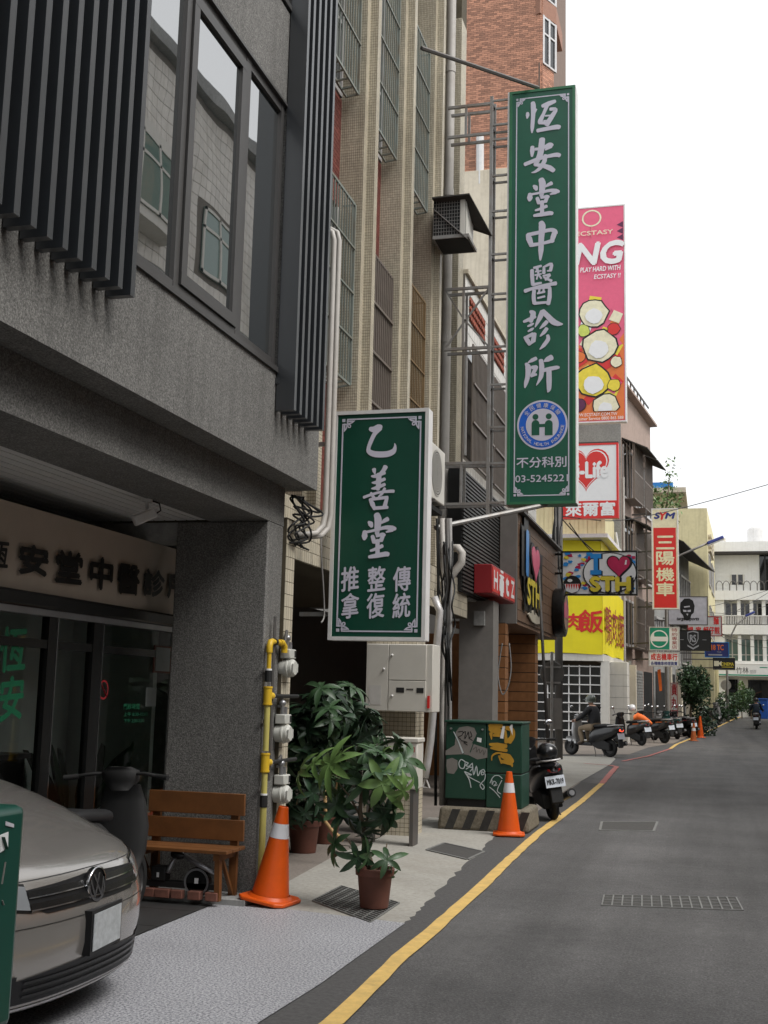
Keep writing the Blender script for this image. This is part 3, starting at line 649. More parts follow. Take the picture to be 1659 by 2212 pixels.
# ================================================================ beige tiled building
bb=thing('tiled_building','beige mosaic-tiled building with stepped piers and barred windows','building',(-6,13,0))
def bt(n,m,*a,bevel=0): return box(n,m,*a,parent=bb,bevel=bevel)
WX=-4.13; BZ0,BZ1=3.36,13.5
bt('core_wall','beige_joint',-9,WX-.06,9.37,18.6,3.0,BZ1)
tl=Tiles(bb,'wall_tile','beige_tile',.0235,.0345,.0045,.004)
piers=[10.84,12.60,14.38,16.16]
grz=[(5.10,7.28),(8.68,11.2)]
for k,y in enumerate(piers):
    for (ya,yb,xf) in ((y,y+.13,-3.86),(y+.13,y+.27,-3.76)):
        bt('pier','beige_joint',WX-.05,xf-.004,ya,yb,BZ0,BZ1)
        tl.face((xf-.004,ya,BZ0),UY,UZ,yb-ya,9.3)
    tl.face((WX-.05,y-.0,BZ0),UX,UZ,-3.864-WX+.05,9.3); tl.face((-3.864,y+.13,BZ0),UX,UZ,.10,9.3)
# spandrels of dark red brick between the windows, seen in the recesses
rb=Tiles(bb,'spandrel_brick','red_brick',.10,.055,.006,.006,True,limit=120)
for y0,y1 in ((9.38,10.84),(11.11,12.60),(12.87,14.38),(14.65,16.16)):
    for z0,z1 in ((7.30,8.66),(3.36,5.08)):
        bt('spandrel','red_joint',WX-.062,WX-.03,y0,y1,z0,z1); rb.face((WX-.03,y1-.55,z0),UY,UZ,.55,z1-z0)
rb.done()
mat('curtain_glass',(.045,.05,.048),.12,var=.2)
def grille(parent,X,y0,y1,z0,z1,m,step=.095,hor=4,t=.014,deep=.16,belly=True):
    g=MB().beam((X,y0,z0),(X,y1,z0),.02,.03).beam((X,y0,z1),(X,y1,z1),.02,.03).beam((X,y0,z0),(X,y0,z1),.025,.025).beam((X,y1,z0),(X,y1,z1),.03,.03).build('window_grille',m,parent)
    me=MB().box(-t/2,t/2,-t/2,t/2,0,z1-z0).mesh('bar',m); n=max(2,int((y1-y0)/step))
    base=BASE[parent.name]
    for i in range(1,n): inst(me,'bar',g,Matrix.Translation(Vector((X,y0+(y1-y0)*i/n,z0))-base))
    hm=MB().box(-t*.6,t*.6,0,y1-y0,-t*.8,t*.8).mesh('cross_bar',m)
    for i in range(1,hor): inst(hm,'cross_bar',g,Matrix.Translation(Vector((X+t,y0,z0+(z1-z0)*i/hor))-base))
    if belly:                                                       # tray of bars back to the wall
        k=max(3,n//2)
        for i in range(k+1):
            y=y0+(y1-y0)*i/k; MB().beam((X,y,z0),(X-deep,y,z0-.02),.02,.02).build('bracket_bar',m,g)
        for y in (y0,y1): MB().beam((X,y,z1),(X-deep,y,z1),.02,.02).build('bracket_bar',m,g)
        MB().box(X-deep,X-deep+.02,y0,y1,z0-.03,z0).build('sill_bar',m,g)
    return g
for k,(y0,y1) in enumerate(((9.5,10.82),(11.13,12.57),(12.89,14.35),(14.67,16.13))):
    for f,(z0,z1) in enumerate(grz):
        w=bt('window','curtain_glass',WX-.058,WX-.045,y0,y1,z0,z1)
        for yy in (y0+.02,(y0+y1)/2,y1-.02): box('frame','alu',WX-.04,WX-.01,yy-.025,yy+.025,z0,z1,parent=w)
        box('frame','alu',WX-.041,WX-.012,y0,y1,z0+.9,z0+.94,parent=w); box('frame','alu',WX-.041,WX-.012,y0,y1,z0,z0+.05,parent=w)
        m='grille_brown' if (k==2 and f==0) else 'grille_rust' if (k==3 and f==0) else 'grille_green'
        if m=='grille_brown': grille(bb,-3.95,y0+.02,y1-.02,z0-.6,z1-.25,m,.085,4,.02,.16,False)
        else: grille(bb,-3.93,y0+.06,y1-.04,z0,z1,m)
# far end pier with a drain pipe before it
bt('pier','beige_joint',-4.7,-3.754,17.55,17.95,BZ0,BZ1); tl.face((-4.7,17.55,BZ0),UX,UZ,.946,9.3); tl.face((-3.754,17.55,BZ0),UY,UZ,.4,9.3)
bt('recess_wall','beige_joint',-4.68,-4.6,16.43,17.55,BZ0,BZ1)
tl.done()
# tiled beam and corner pier at street level
t2=Tiles(bb,'corner_tile','beige_tile',.06,.105,.006,.004)
bt('corner_pier','beige_joint',-3.9,-3.404,9.204,9.42,.0,3.05); t2.face((-3.404,9.206,.0),UY,UZ,.21,3.04)
bt('street_beam','beige_joint',-3.95,-3.60,9.42,17.9,2.78,3.35); t2.face((-3.60,9.44,2.79),UY,UZ,8.4,.55)
t2.done()
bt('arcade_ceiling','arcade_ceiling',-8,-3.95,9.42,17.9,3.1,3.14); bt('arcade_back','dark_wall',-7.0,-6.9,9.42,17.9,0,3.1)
sh=MB()
shm=MB().box(0,.02,0,2.2,0,.07).mesh('shutter_slat','shutter_dark')
for Y in (10.2,13.2):
    s_=bt('roller_shutter','shutter_dark',-6.9,-6.86,Y,Y+2.3,.05,2.6)
    for i in range(32): inst(shm,'shutter_slat',s_,Matrix.Translation(Vector((-6.86,Y+.05,.1+i*.078))-BASE[bb.name]))
bt('shop_sign_band','render_grey',-6.9,-6.6,9.5,17,2.62,3.08)
bt('inner_column','render_grey',-5.3,-4.9,12.6,13.0,0,3.1)
# ================================================================ brick tower and plastered wall beyond
tw=thing('brick_tower','tall orange brick tower with a bay window, behind the green signs','building',(-8,42,0))
TY=43.8; tx1=P(1172,200,Y=TY).x
box('core_wall','brick_joint',-16,tx1-.01,TY+.012,TY+8,7,36,parent=tw)
zp=P(1050,372,Y=TY).z
bk=Tiles(tw,'brick','orange_brick',.24,.082,.012,.008,True)
bk.face((P(985,200,Y=TY).x,TY+.012,zp-.3),UX,UZ,tx1-P(985,200,Y=TY).x,30.5-zp)
bk.face((tx1-.01,TY+.012,zp),UY,UZ,1.6,30-zp)
xa=P(990,500,Y=TY).x; xb=P(1112,500,Y=TY).x
box('plaster_wall','cream_wall',xa-3,xb,TY-.25,TY,7,zp,parent=tw,bevel=.02)
# bay at the tower's corner
bx0=tx1-.1; bx1=P(1197,120,Y=TY+1).x; zb0=P(1170,190,Y=TY).z; zb1=P(1170,135,Y=TY).z
mb=MB(); mb.prism([(bx0-.2,TY+.05),(bx0,TY-.02),(bx1,TY+.9),(bx1,TY+3),(bx0-.2,TY+3)],(0,0,0),UX,UY,zb0-.2,zb1); mb.build('bay_base','brick_joint',tw)
u=(Vector((bx1,TY+.9,0))-Vector((bx0,TY-.02,0))).normalized(); L=(Vector((bx1,TY+.9,0))-Vector((bx0,TY-.02,0))).length
bk.face((bx0,TY-.03,zb0-.2),u,UZ,L,zb1-zb0+.2); bk.done()
for z in (zb1,zb1+2.9):
    q0=Vector((bx0+.05,TY+.05,z)); 
    w=MB().prism([(0,0),(L,0),(L,2.1),(0,2.1)],q0,u,UZ,0,.02).build('window','glass_dark',tw)
    for a in (0,L*.42,L-.12): MB().prism([(a,0),(a+.12,0),(a+.12,2.1),(a,2.1)],q0,u,UZ,.02,.07).build('frame','alu',w)
    for b in (0,1.3,2.0): MB().prism([(0,b),(L,b),(L,b+.08),(0,b+.08)],q0,u,UZ,.022,.065).build('frame','alu',w)
    MB().prism([(bx0-.2,TY),(bx0,TY-.1),(bx1+.1,TY+.9),(bx1+.1,TY+3),(bx0-.2,TY+3)],(0,0,0),UX,UY,z+2.12,z+2.88).build('bay_band','orange_brick',tw)
MB().tube([P(1037,400,Y=TY-.1),P(1037,296,Y=TY-.1)],.16,10).build('vent_pipe','pvc_white',tw)
# ================================================================ shop building with the bar fronts
hb=thing('bar_building','white-tiled building with red lattice parapet above two bar fronts','building',(-6,22,0))
def bh(n,m,*a,bevel=0): return box(n,m,*a,parent=hb,bevel=bevel)
HX=-3.72
bh('core_wall','white_joint',-9,HX-.006,17.97,26.2,4.9,8.4)
wt=Tiles(hb,'wall_tile','white_tile',.21,.21,.014,.006)
lat=[(18.3,19.75),(20.1,21.75),(22.1,23.7)]
wt.face((HX-.006,17.98,7.25),UY,UZ,8.2,1.15,skip=lambda a,b:any(y0<17.98+a<y1 and .42<b<.92 for y0,y1 in lat))
wt.face((HX-.006,17.98,4.92),UY,UZ,8.2,.42); wt.face((HX-.006,24.2,5.34),UY,UZ,2.0,1.9)
wt.done()
lm=MB().box(0,.03,-.055,.055,-.055,.055).mesh('lattice_block','lattice_red')
for y0,y1 in lat:
    l_=bh('lattice_panel','dark_wall',HX-.004,HX,y0,y1,7.70,8.14)
    n=int((y1-y0)/.14)
    for i in range(n):
        for j in range(3):
            inst(lm,'lattice_block',l_,Matrix.Translation(Vector((HX-.002,y0+.07+i*(y1-y0-.1)/n,7.77+j*.145))-BASE[hb.name])@Matrix.Rotation(R(45),4,'X')@Matrix.Diagonal((1,.8,.8,1)))
bh('parapet_cap','cream_wall',-4.2,HX+.05,17.97,26.22,8.40,8.47)
for y0,y1 in ((18.05,20.0),(20.1,22.05),(22.15,24.1)):
    w=bh('window','glass_dark',HX-.004,HX,y0,y1,5.4,7.2)
    for yy in (y0+.03,(y0+y1)/2,y1-.03): box('frame','alu',HX+.001,HX+.03,yy-.03,yy+.03,5.4,7.2,parent=w)
    grille(hb,HX+.12,y0+.02,y1-.02,5.3,7.22,'grille_brown',.11,3,.022,.12,False)
# black louvred front
lv=bh('louvre_box','black_matte',-3.76,-3.545,17.1,21.3,3.14,5.0)
sm=MB().box(0,.028,0,4.16,0,.030).mesh('louvre_slat','louvre')
for i in range(31): inst(sm,'louvre_slat',lv,Matrix.Translation(Vector((-3.547,17.12,3.17+i*.0595))-BASE[hb.name]))
bh('louvre_trim','louvre',-3.55,-3.515,21.28,21.36,3.16,4.98)
# timber-clad bar
wb=bh('timber_frame','wood_clad',-4.2,-3.222,20.3,25.95,2.9,4.82)
pm=MB().box(0,.02,0,5.6,0,.178).mesh('plank','wood_clad')
for i in range(10): inst(pm,'plank',wb,Matrix.Translation(Vector((-3.222,20.32,2.93+i*.187))-BASE[hb.name]))
bh('timber_cap','galv_dark',-4.2,-3.10,20.25,26.0,4.822,4.86); bh('side_panel','paint_grey',-3.50,-3.205,20.22,20.298,2.86,4.82)
bh('soffit','wood_clad',-4.6,-3.22,20.3,25.95,2.86,2.898)
# torn hole in the timber with the bar's lettering
hole=[(20.55,4.68),(21.0,4.55),(21.6,4.60),(22.1,4.42),(22.9,4.40),(23.4,4.42),(23.35,3.9),(23.45,3.55),(23.0,3.35),(22.6,3.30),(21.9,3.12),(21.3,3.16),(20.9,3.35),(20.62,3.6)]
MB().prism(hole,(-3.2,0,0),UY,UZ,.001,.012).build('torn_hole','black_ink',hb)
def TX(s,m,X,y0,z0,y1,z1,parent=hb,**k): return text(s,m,parent,(X,0,0),UY,UZ,y0,z0,y1,z1,**k)
def heart(w,h,n=40):
    pts=[]
    for i in range(n):
        t=2*math.pi*i/n; pts.append((16*math.sin(t)**3/32*w,(13*math.cos(t)-5*math.cos(2*t)-2*math.cos(3*t)-math.cos(4*t)+2.5)/29*h))
    return pts
TX('I','black_ink',-3.185,20.72,3.72,21.25,4.62,bold=.06,ext=.03); TX('I','blue_ink',-3.17,20.85,3.80,21.12,4.55,bold=.02,ext=.04)
MB().prism([(x+22.0,y+4.05) for x,y in heart(1.25,.82)],(-3.18,0,0),UY,UZ,.0,.05).build('heart','black_ink',hb)
MB().prism([(x+22.0,y+4.06) for x,y in heart(1.02,.66)],(-3.128,0,0),UY,UZ,.0,.01).build('heart_face','pink_sign',hb)
TX('STH','black_ink',-3.185,20.8,3.20,22.7,3.80,bold=.07,ext=.03); TX('STH','yellow_ink',-3.17,20.95,3.28,22.55,3.72,bold=.04,ext=.05)
MB().prism([(21.3,3.1),(22.0,3.22),(22.6,3.14),(22.9,3.32),(23.2,3.05),(22.4,2.98),(21.8,3.0)],(-3.2,0,0),UY,UZ,.014,.04).build('torn_edge','cream_wall',hb)
# round light sign on the timber
rl=thing('round_sign','round black drum sign with pink face on the timber bar front','sign',(-3.1,25.3,3.0))
MB().lathe([(.001,0),(.50,0),(.52,.03),(.52,.22),(.49,.24),(.001,.24)],(-3.19,25.35,3.42),28,'x').build('drum','black_gloss',rl,smooth=True,autos=35)
mb=MB(); disc(mb,25.35,3.42,.36,.0,Vector((-2.946,0,0)),UY,UZ); mb.build('face','skin',rl)
MB().prism([(25.0,3.30),(25.7,3.30),(25.7,3.62),(25.5,3.55),(25.35,3.68),(25.15,3.56),(25.0,3.62)],(-2.945,0,0),UY,UZ,.0,.008).build('emblem','pink_sign',rl)
# red light box
hz=thing('hitz_sign','red light box lettered HitZ on the black louvres','sign',(-3.45,20.2,3.3))
hy0,hy1=P(1063.6,1250,X=-3.22).y,P(1112,1270,X=-3.22).y; hz0_,hz1_=P(1063.6,1281,X=-3.22).z,P(1063.6,1218,X=-3.22).z
box('box','red_dark',-3.512,-3.225,hy0,hy1,hz0_,hz1_,parent=hz,bevel=.01)
for i,ch in enumerate('HitZ'):
    hd_=(hy1-hy0)/4; y=hy0+i*hd_; box('panel','red_sign',-3.224,-3.216,y+.015,y+hd_-.015,hz0_+.03,hz1_-.03,parent=hz); text(ch,'white',hz,(-3.216,0,0),UY,UZ,y+.11,hz0_+.09,y+hd_-.11,hz1_-.09,bold=.03,ext=.003)
# supports at street level
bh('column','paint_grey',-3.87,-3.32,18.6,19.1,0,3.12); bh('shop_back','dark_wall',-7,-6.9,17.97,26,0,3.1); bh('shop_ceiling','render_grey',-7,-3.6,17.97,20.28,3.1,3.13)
bh('meter_box','render_grey',-3.62,-3.45,18.52,18.598,2.72,2.95)
ptm=MB().box(0,1,0,1,0,.176).mesh('post_plank','wood_post')
for x0,x1,y0,y1 in ((-3.75,-3.36,20.02,20.35),(-4.05,-3.36,23.6,24.0)):
    p_=bh('timber_post','dark_wall',x0+.01,x1-.01,y0+.01,y1-.01,0,2.86)
    for i in range(15): inst(ptm,'post_plank',p_,Matrix.Translation(Vector((x0,y0,.01+i*.19))-BASE[hb.name])@Matrix.Diagonal((x1-x0,y1-y0,1,1)))
bh('timber_wall','wood_post',-6.5,-4.05,23.7,23.8,0,2.86)
bh('end_wall','white_tile',-9,-3.73,26.2,26.3,0,8.4)
# ================================================================ corner building with the yellow banner
yb=thing('corner_building','low cream corner building wrapped in a yellow lettered banner','building',(-6,42,0))
def by(n,m,*a,bevel=0): return box(n,m,*a,parent=yb,bevel=bevel)
Y0=43.0; cx=P(1302,1400,Y=Y0).x; YE=49.6; ex=P(1347,1400,Y=YE).x
zt=P(1250,1270,Y=Y0).z+.1; zb=P(1250,1412,Y=Y0).z; 
def bann(name,m,a,b,z0,z1,d=.0,n=10):
    mb=MB(); a=Vector(a);b=Vector(b); rows=[]
    for z in (z0,z1): rows.append([(a.lerp(b,i/n)+Vector((0,-.02*math.sin(i*1.7),0))).to_tuple()[:2]+(z+.03*math.sin(i*1.1),) for i in range(n+1)])
    mb.grid(rows); return mb.build(name,m,yb)
by('core_wall','yellow_wall',-11,cx-.1,Y0+.1,50,zb,9)
MB().prism([(cx-.1,Y0+.1),(ex-.1,YE),(ex-.1,50),(cx-.1,50)],(0,0,0),UX,UY,zb,7.4).build('side_wall','yellow_wall',yb)
bann('banner','yellow_banner',(-9,Y0-.05,0),(cx,Y0-.05,0),zb,zt); bann('banner','yellow_banner',(cx+.004,Y0-.045,0),(ex,YE,0),zb,zt)
z2=P(1250,1210,Y=Y0).z; z3=P(1250,1168,Y=Y0).z
bann('upper_banner','yellow_banner',(-9,Y0-.04,0),(cx-.05,Y0-.04,0),zt+.25,z3); bann('upper_banner','yellow_banner',(cx-.04,Y0-.035,0),(ex-.1,YE,0),zt+.25,z3)
MB().prism([(-9,Y0-.7),(cx+.25,Y0-.7),(ex+.2,YE+.1),(ex-.5,YE+.3),(-9,Y0+.2)],(0,0,0),UX,UY,z3+.02,z3+.16).build('canopy','alu_white',yb)
cm=MB().box(0,.3,0,.02,0,1.4).mesh('cladding_panel','yellow_wall')
for i in range(16): inst(cm,'cladding_panel',yb,Matrix.Translation(Vector((cx-.2-i*.32,Y0+.08,z3+.22))-BASE[yb.name]))
by('fascia','off_white',-9,cx,Y0-.02,Y0+.3,zb-.25,zb-.003); MB().prism([(cx,Y0-.02),(ex,YE),(ex-.3,YE),(cx-.3,Y0+.3)],(0,0,0),UX,UY,zb-.25,zb-.003).build('fascia','off_white',yb)
# banner lettering
tpx('肉','red_sign',yb,Y0-.06,1222,1326,1254,1360,bold=.04,off=.01); tpx('飯','red_sign',yb,Y0-.06,1252,1318,1302,1366,bold=.03,off=.01)
tpx('鴨','red_sign',yb,Y0-.06,1168,1330,1214,1366,bold=.03,off=.01)
uu=(Vector((ex,YE,0))-Vector((cx,Y0-.045,0))).normalized(); Ls=(Vector((ex,YE,0))-Vector((cx,Y0-.045,0))).length
for i,ch in enumerate('鴨肉麵'): text(ch,'red_dark',yb,Vector((cx,Y0-.08,0)),uu,UZ,Ls*(.07+.31*i),zb+.45,Ls*(.33+.31*i),zt-.65,bold=.006,ext=.06)
box('pictogram','red_sign',P(1200,1240,Y=Y0).x,P(1214,1240,Y=Y0).x,Y0-.075,Y0-.068,P(1200,1262,Y=Y0).z,P(1200,1240,Y=Y0).z,parent=yb)
# street level: barred shop window, posts, white pillar
gx0=P(1195,1500,Y=Y0).x; gx1=P(1297,1500,Y=Y0).x; gz1=P(1250,1436,Y=Y0).z
by('shop_inside','dark_wall',-11,-4.2,48,48.2,0,zb); by('shop_floor','old_pavement',-11,cx,Y0+.1,48,.0,.03)
wn=by('shop_window','glass_dark',gx0-1,gx1,Y0+.3,Y0+.32,.1,gz1)
vm=MB().box(-.022,.022,0,.03,0,gz1-.1).mesh('bar','alu_white'); hm=MB().box(0,gx1-gx0+1,0,.03,-.02,.02).mesh('cross_bar','alu_white')
n=int((gx1-gx0+1)/.36)
for i in range(n+1): inst(vm,'bar',wn,Matrix.Translation(Vector((gx0-1+(gx1-gx0+1)*i/n,Y0+.24,.1))-BASE[yb.name]))
for i in range(9): inst(hm,'cross_bar',wn,Matrix.Translation(Vector((gx0-1,Y0+.2,.15+(gz1-.2)*i/8))-BASE[yb.name]))
by('post','off_white',gx1+.02,gx1+.3,Y0+.05,Y0+.35,0,zb-.25); 
px0=P(1302,1500,Y=45.2).x; by('pillar','off_white',px0+.1,px0+.92,45.2,46.2,0,zb-.2,bevel=.02); by('pillar','cream_wall',px0+.5,px0+1.0,48.9,49.5,0,zb-.2)
for i in range(1,7): by('pillar_joint','grout',px0+.099,px0+.921,45.198,46.202,i*.42,i*.42+.01)
emit('lamp_warm',(1,.62,.28),6); 
for x in (1246,1268): q=P(x,1477 if x==1246 else 1478,Y=47); MB().sph(q,.07).build('ceiling_lamp','lamp_warm',yb,smooth=True)
MB().tube([P(1330,1150,Y=49),P(1335,1180,Y=49),P(1336,1200,Y=49)],.05).build('drain_pipe','pvc_white',yb)
# ================================================================ row of old houses along the bend
def house(name,label,pl,z1,m,X0=-14):
    """pl = two points of the facade line"""
    (xa,ya),(xb,yb_)=pl; r=thing(name,label,'building',((xa+xb)/2-3,(ya+yb_)/2,0))
    MB().prism([(X0,ya),(xa,ya),(xb,yb_),(X0,yb_)],(0,0,0),UX,UY,0 if z1<50 else 3,z1).build('wall',m,r)
    u=(Vector((xb,yb_,0))-Vector((xa,ya,0))); L=u.length; u.normalize(); return r,Vector((xa,ya,0)),u,L
def fwin(r,o,u,a,b,z0,z1,m='glass_dark',fr='alu',n=2,d=.02,bars=None,sill=True):
    w=MB().prism([(a,z0),(b,z0),(b,z1),(a,z1)],o,u,UZ,.002,d).build('window',m,r)
    for i in range(n+1):
        t=a+(b-a)*i/n; MB().prism([(t-.04,z0),(t+.04,z0),(t+.04,z1),(t-.04,z1)],o,u,UZ,d,d+.04).build('frame',fr,w)
    for z in (z0,z1): MB().prism([(a-.05,z-.05),(b+.05,z-.05),(b+.05,z+.05),(a-.05,z+.05)],o,u,UZ,d+.002,d+.06).build('frame',fr,w)
    if bars:
        k=int((b-a)/.16)
        for i in range(k+1):
            t=a+(b-a)*i/k; MB().prism([(t-.02,z0-.1),(t+.02,z0-.1),(t+.02,z1+.1),(t-.02,z1+.1)],o,u,UZ,.5,.54).build('bar',bars,w)
        for z in (z0-.1,(z0+z1)/2,z1+.1): MB().prism([(a,z-.03),(b,z-.03),(b,z+.03),(a,z+.03)],o,u,UZ,.49,.535).build('cross_bar',bars,w)
        MB().prism([(a,z0-.12),(b,z0-.12),(b,z0-.1),(a,z0-.1)],o,u,UZ,.02,.54).build('cage_floor',bars,w)
        for t in (a,): 
            for j in range(4): MB().prism([(t-.02,z0-.1),(t+.02,z0-.1),(t+.02,z1+.1),(t-.02,z1+.1)],o,u,UZ,.06+.13*j,.09+.13*j).build('bar',bars,w)
    return w
def awning(r,o,u,a,b,z,dep,m,drop=.35,name='awning'):
    n=u.cross(UZ); q=[o+u*a+UZ*z+n*.02,o+u*b+UZ*z+n*.02,o+u*b+UZ*(z-drop)+n*dep,o+u*a+UZ*(z-drop)+n*dep]
    MB().add(q+[p-UZ*.05 for p in q],[(0,3,2,1),(4,5,6,7),(0,1,5,4),(1,2,6,5),(2,3,7,6),(3,0,4,7)]).build(name,m,r)
h1,o,u,L=house('old_house','brown-pink house with caged windows beyond the yellow banner','' or ((-3.5,50.1),(-2.62,58)),14.9,'pink_wall')
MB().prism([(-14,50.04),(-3.49,50.04),(-3.49,50.1),(-14,50.1)],(0,0,0),UX,UY,3,14.88).build('end_wall','render_grey',h1)
for z0,z1 in ((3.9,5.8),(7.0,9.0),(10.2,12.4)):
    for a in (.3,3.0,5.6): fwin(h1,o,u,a,a+2.1,z0,z1,bars='grille_brown' if a<5 else None)
for a,z in ((.2,12.75),(3,12.75),(.2,9.4),(5,9.3)): awning(h1,o,u,a,a+2.5,z,1.1,'roof_dark',.5)
MB().prism([(-.2,14.9),(L,14.9),(L,15.0),(-.2,15.0)],o,u,UZ,-.3,.35).build('roof_edge','pink_wall',h1)
for i in range(8): MB().prism([(.2+i*.9,15.0),(.26+i*.9,15.0),(.26+i*.9,15.9),(.2+i*.9,15.9)],o,u,UZ,-.1,-.04).build('railing_post','galv_dark',h1)
MB().prism([(0,15.85),(L,15.85),(L,15.92),(0,15.92)],o,u,UZ,-.1,-.04).build('railing','galv_dark',h1)
MB().prism([(.2,0.1),(1.6,0.1),(1.6,2.7),(.2,2.7)],o,u,UZ,.003,.02).build('doorway','black_matte',h1)
s_=MB().prism([(1.9,0.1),(4.9,0.1),(4.9,2.9),(1.9,2.9)],o,u,UZ,.003,.02).build('roller_shutter','shutter',h1)
for i in range(22): MB().prism([(1.9,.12+i*.126),(4.9,.12+i*.126),(4.9,.21+i*.126),(1.9,.21+i*.126)],o,u,UZ,.021,.05).build('shutter_slat','shutter',s_)
MB().prism([(5.3,0.1),(7.6,0.1),(7.6,2.9),(5.3,2.9)],o,u,UZ,.003,.02).build('doorway','black_matte',h1)
MB().cyl((-3.42,50.3,0),(-3.42,50.3,11),.06).build('drain_pipe','pvc',h1); MB().cyl((-3.2,49.8,0),(-3.2,49.8,3.2),.09).build('drain_pipe','galv',h1)
h2,o,u,L=house('old_house','low grey house under long dark awnings past the brown-pink one',((-2.57,58.05),(-1.1,71.9)),10.2,'render_grey')
for z0,z1 in ((3.7,5.6),(6.6,8.6)):
    for a in (.5,3.6,6.8,10,12.6): fwin(h2,o,u,a,a+2.3,z0,z1,n=3)
awning(h2,o,u,0,L,9.9,1.5,'roof_dark',.7); awning(h2,o,u,5,L,6.25,1.2,'galv_dark',.4)
for a in (.4,4.2,8.2,12): MB().prism([(a,.1),(a+3,.1),(a+3,3),(a,3)],o,u,UZ,.003,.02).build('doorway','black_matte',h2)
for a in (3.6,7.6,11.6): MB().prism([(a,0),(a+.5,0),(a+.5,3.3),(a,3.3)],o,u,UZ,.02,.3).build('pilaster','cream_wall',h2)
q=P(1462,1060,Y=62); 
rf=thing('rooftop_hut','cream rooftop hut under a blue-edged flat roof','hut',(-4,62,10.2))
xa_,xb_=P(1437,1080,Y=62).x,P(1478,1080,Y=62).x; z1_=P(1460,1046,Y=62).z
box('wall','yellow_wall',xa_-2,xb_-.5,62,66,10.2,z1_-.5,parent=rf); box('eave','cream_wall',xa_-2,xb_+.1,61.5,67,z1_-.5,z1_-.25,parent=rf); box('roof','blue_roof',xa_-2,xb_-.55,61.6,67,z1_-.248,z1_+.05,parent=rf)
h3,o,u,L=house('old_house','pale yellow house with plain gable end above the far signs',((.0,72.2),(.45,85.6)),P(1500,1098,Y=72.2).z,'yellow_wall')
MB().prism([(-1.4,6.5),(-.15,6.5),(-.15,9.6),(-1.4,9.6)],(0.0,72.2,0),UX,UZ,.003,.03).build('gable_panel','yellow_wall',h3)
for z in (5.5,8.6): fwin(h3,o,u,1,4,z,z+1.8,n=3); fwin(h3,o,u,6,10,z,z+1.8,n=4)
for z in (10.6,10.9,11.2,11.5): MB().prism([(1,z),(6,z),(6,z+.12),(1,z+.12)],o,u,UZ,.0,.2).build('louvre_band','cream_wall',h3)
MB().prism([(.6,.6),(5,.6),(5,3.4),(.6,3.4)],o,u,UZ,.003,.02).build('doorway','black_matte',h3)
for a in (0,5.2,9): MB().prism([(a,.2),(a+.7,.2),(a+.7,5),(a,5)],o,u,UZ,.02,.25).build('pilaster','yellow_wall',h3)
for i,(x,y) in enumerate(((1358,870),(1362,985),(1405,1010),(1500,1120))): pass
# ================================================================ white building closing the street
wbd=thing('white_building','white building with railed balconies closing the far end of the street','building',(8,90,.6))
EY=86
def be(n,m,*a,bevel=0): return box(n,m,*a,parent=wbd,bevel=bevel)
zz=lambda y,x=1600: P(x,y,Y=EY).z
xx=lambda x,y=1300: P(x,y,Y=EY).x
be('wall','far_white',xx(1540),30,EY+.4,98,.5,zz(1190)-.1)
be('roof_slab','far_white',xx(1535),31,EY-.6,98,zz(1190)-.1,zz(1172)); be('roof_edge','roof_dark',xx(1535)-.05,31,EY-.65,98,zz(1194)-.12,zz(1192)-.1)
for y in (1283,1357,1434): be('balcony','far_white',xx(1541),30,EY-.5,EY+.4,zz(y+14),zz(y-6)); 
# top floor window and dark bay
w=be('window','glass_dark',xx(1580),xx(1608),EY+.38,EY+.398,zz(1262),zz(1240)); 
for x in (1580,1594,1608): box('frame','off_white',xx(x)-.06,xx(x)+.06,EY+.33,EY+.378,zz(1262),zz(1240),parent=w)
be('dark_bay','glass_dark',xx(1643),xx(1672),EY+.36,EY+.398,zz(1278),zz(1195)); be('bay_post','dark_bronze',xx(1655)-.05,xx(1655)+.05,EY+.3,EY+.36,zz(1278),zz(1195))
for y in range(1200,1278,9): be('siding','far_white',xx(1546),xx(1578),EY+.37,EY+.399,zz(y+8)+.03,zz(y))
# arched iron railing on the top balcony
rlm=MB().tube([(0,0,0),(0,0,.45),(.1,0,.62),(.22,0,.68),(.34,0,.62),(.44,0,.45),(.44,0,0)],.03,6).mesh('railing_arch','galv_dark')
for i in range(13): inst(rlm,'railing_arch',wbd,Matrix.Translation(Vector((xx(1546)+.05+.46*i,EY-.4,zz(1277)))-BASE[wbd.name]))
# open bays of the middle floor with white balusters, glazed bays below
for lev,(ya,yb2) in enumerate(((1303,1348),(1381,1434))):
    for x0,x1 in ((1568,1592),(1599,1619),(1626,1646),(1652,1676)):
        w=be('window','glass_dark' if lev==0 else 'glass_green',xx(x0),xx(x1),EY+.37,EY+.395,zz(yb2),zz(ya))
        box('frame','off_white',(xx(x0)+xx(x1))/2-.04,(xx(x0)+xx(x1))/2+.04,EY+.33,EY+.368,zz(yb2),zz(ya),parent=w)
        if lev: box('transom','off_white',xx(x0),xx(x1),EY+.331,EY+.369,zz(1415),zz(1413),parent=w)
    for x in (1543,1595.5,1622.5,1649): be('pier','far_white',xx(x)-.12,xx(x)+.12 if x>1550 else xx(1564),EY-.35,EY+.37,zz(yb2),zz(ya-8))
blm=MB().box(-.025,.025,-.025,.025,0,zz(1332)-zz(1349)).mesh('baluster','alu_white')
for i in range(34): inst(blm,'baluster',wbd,Matrix.Translation(Vector((xx(1566)+.11*i,EY-.42,zz(1349)))-BASE[wbd.name]))
be('handrail','alu_white',xx(1564),30,EY-.47,EY-.37,zz(1332),zz(1330))
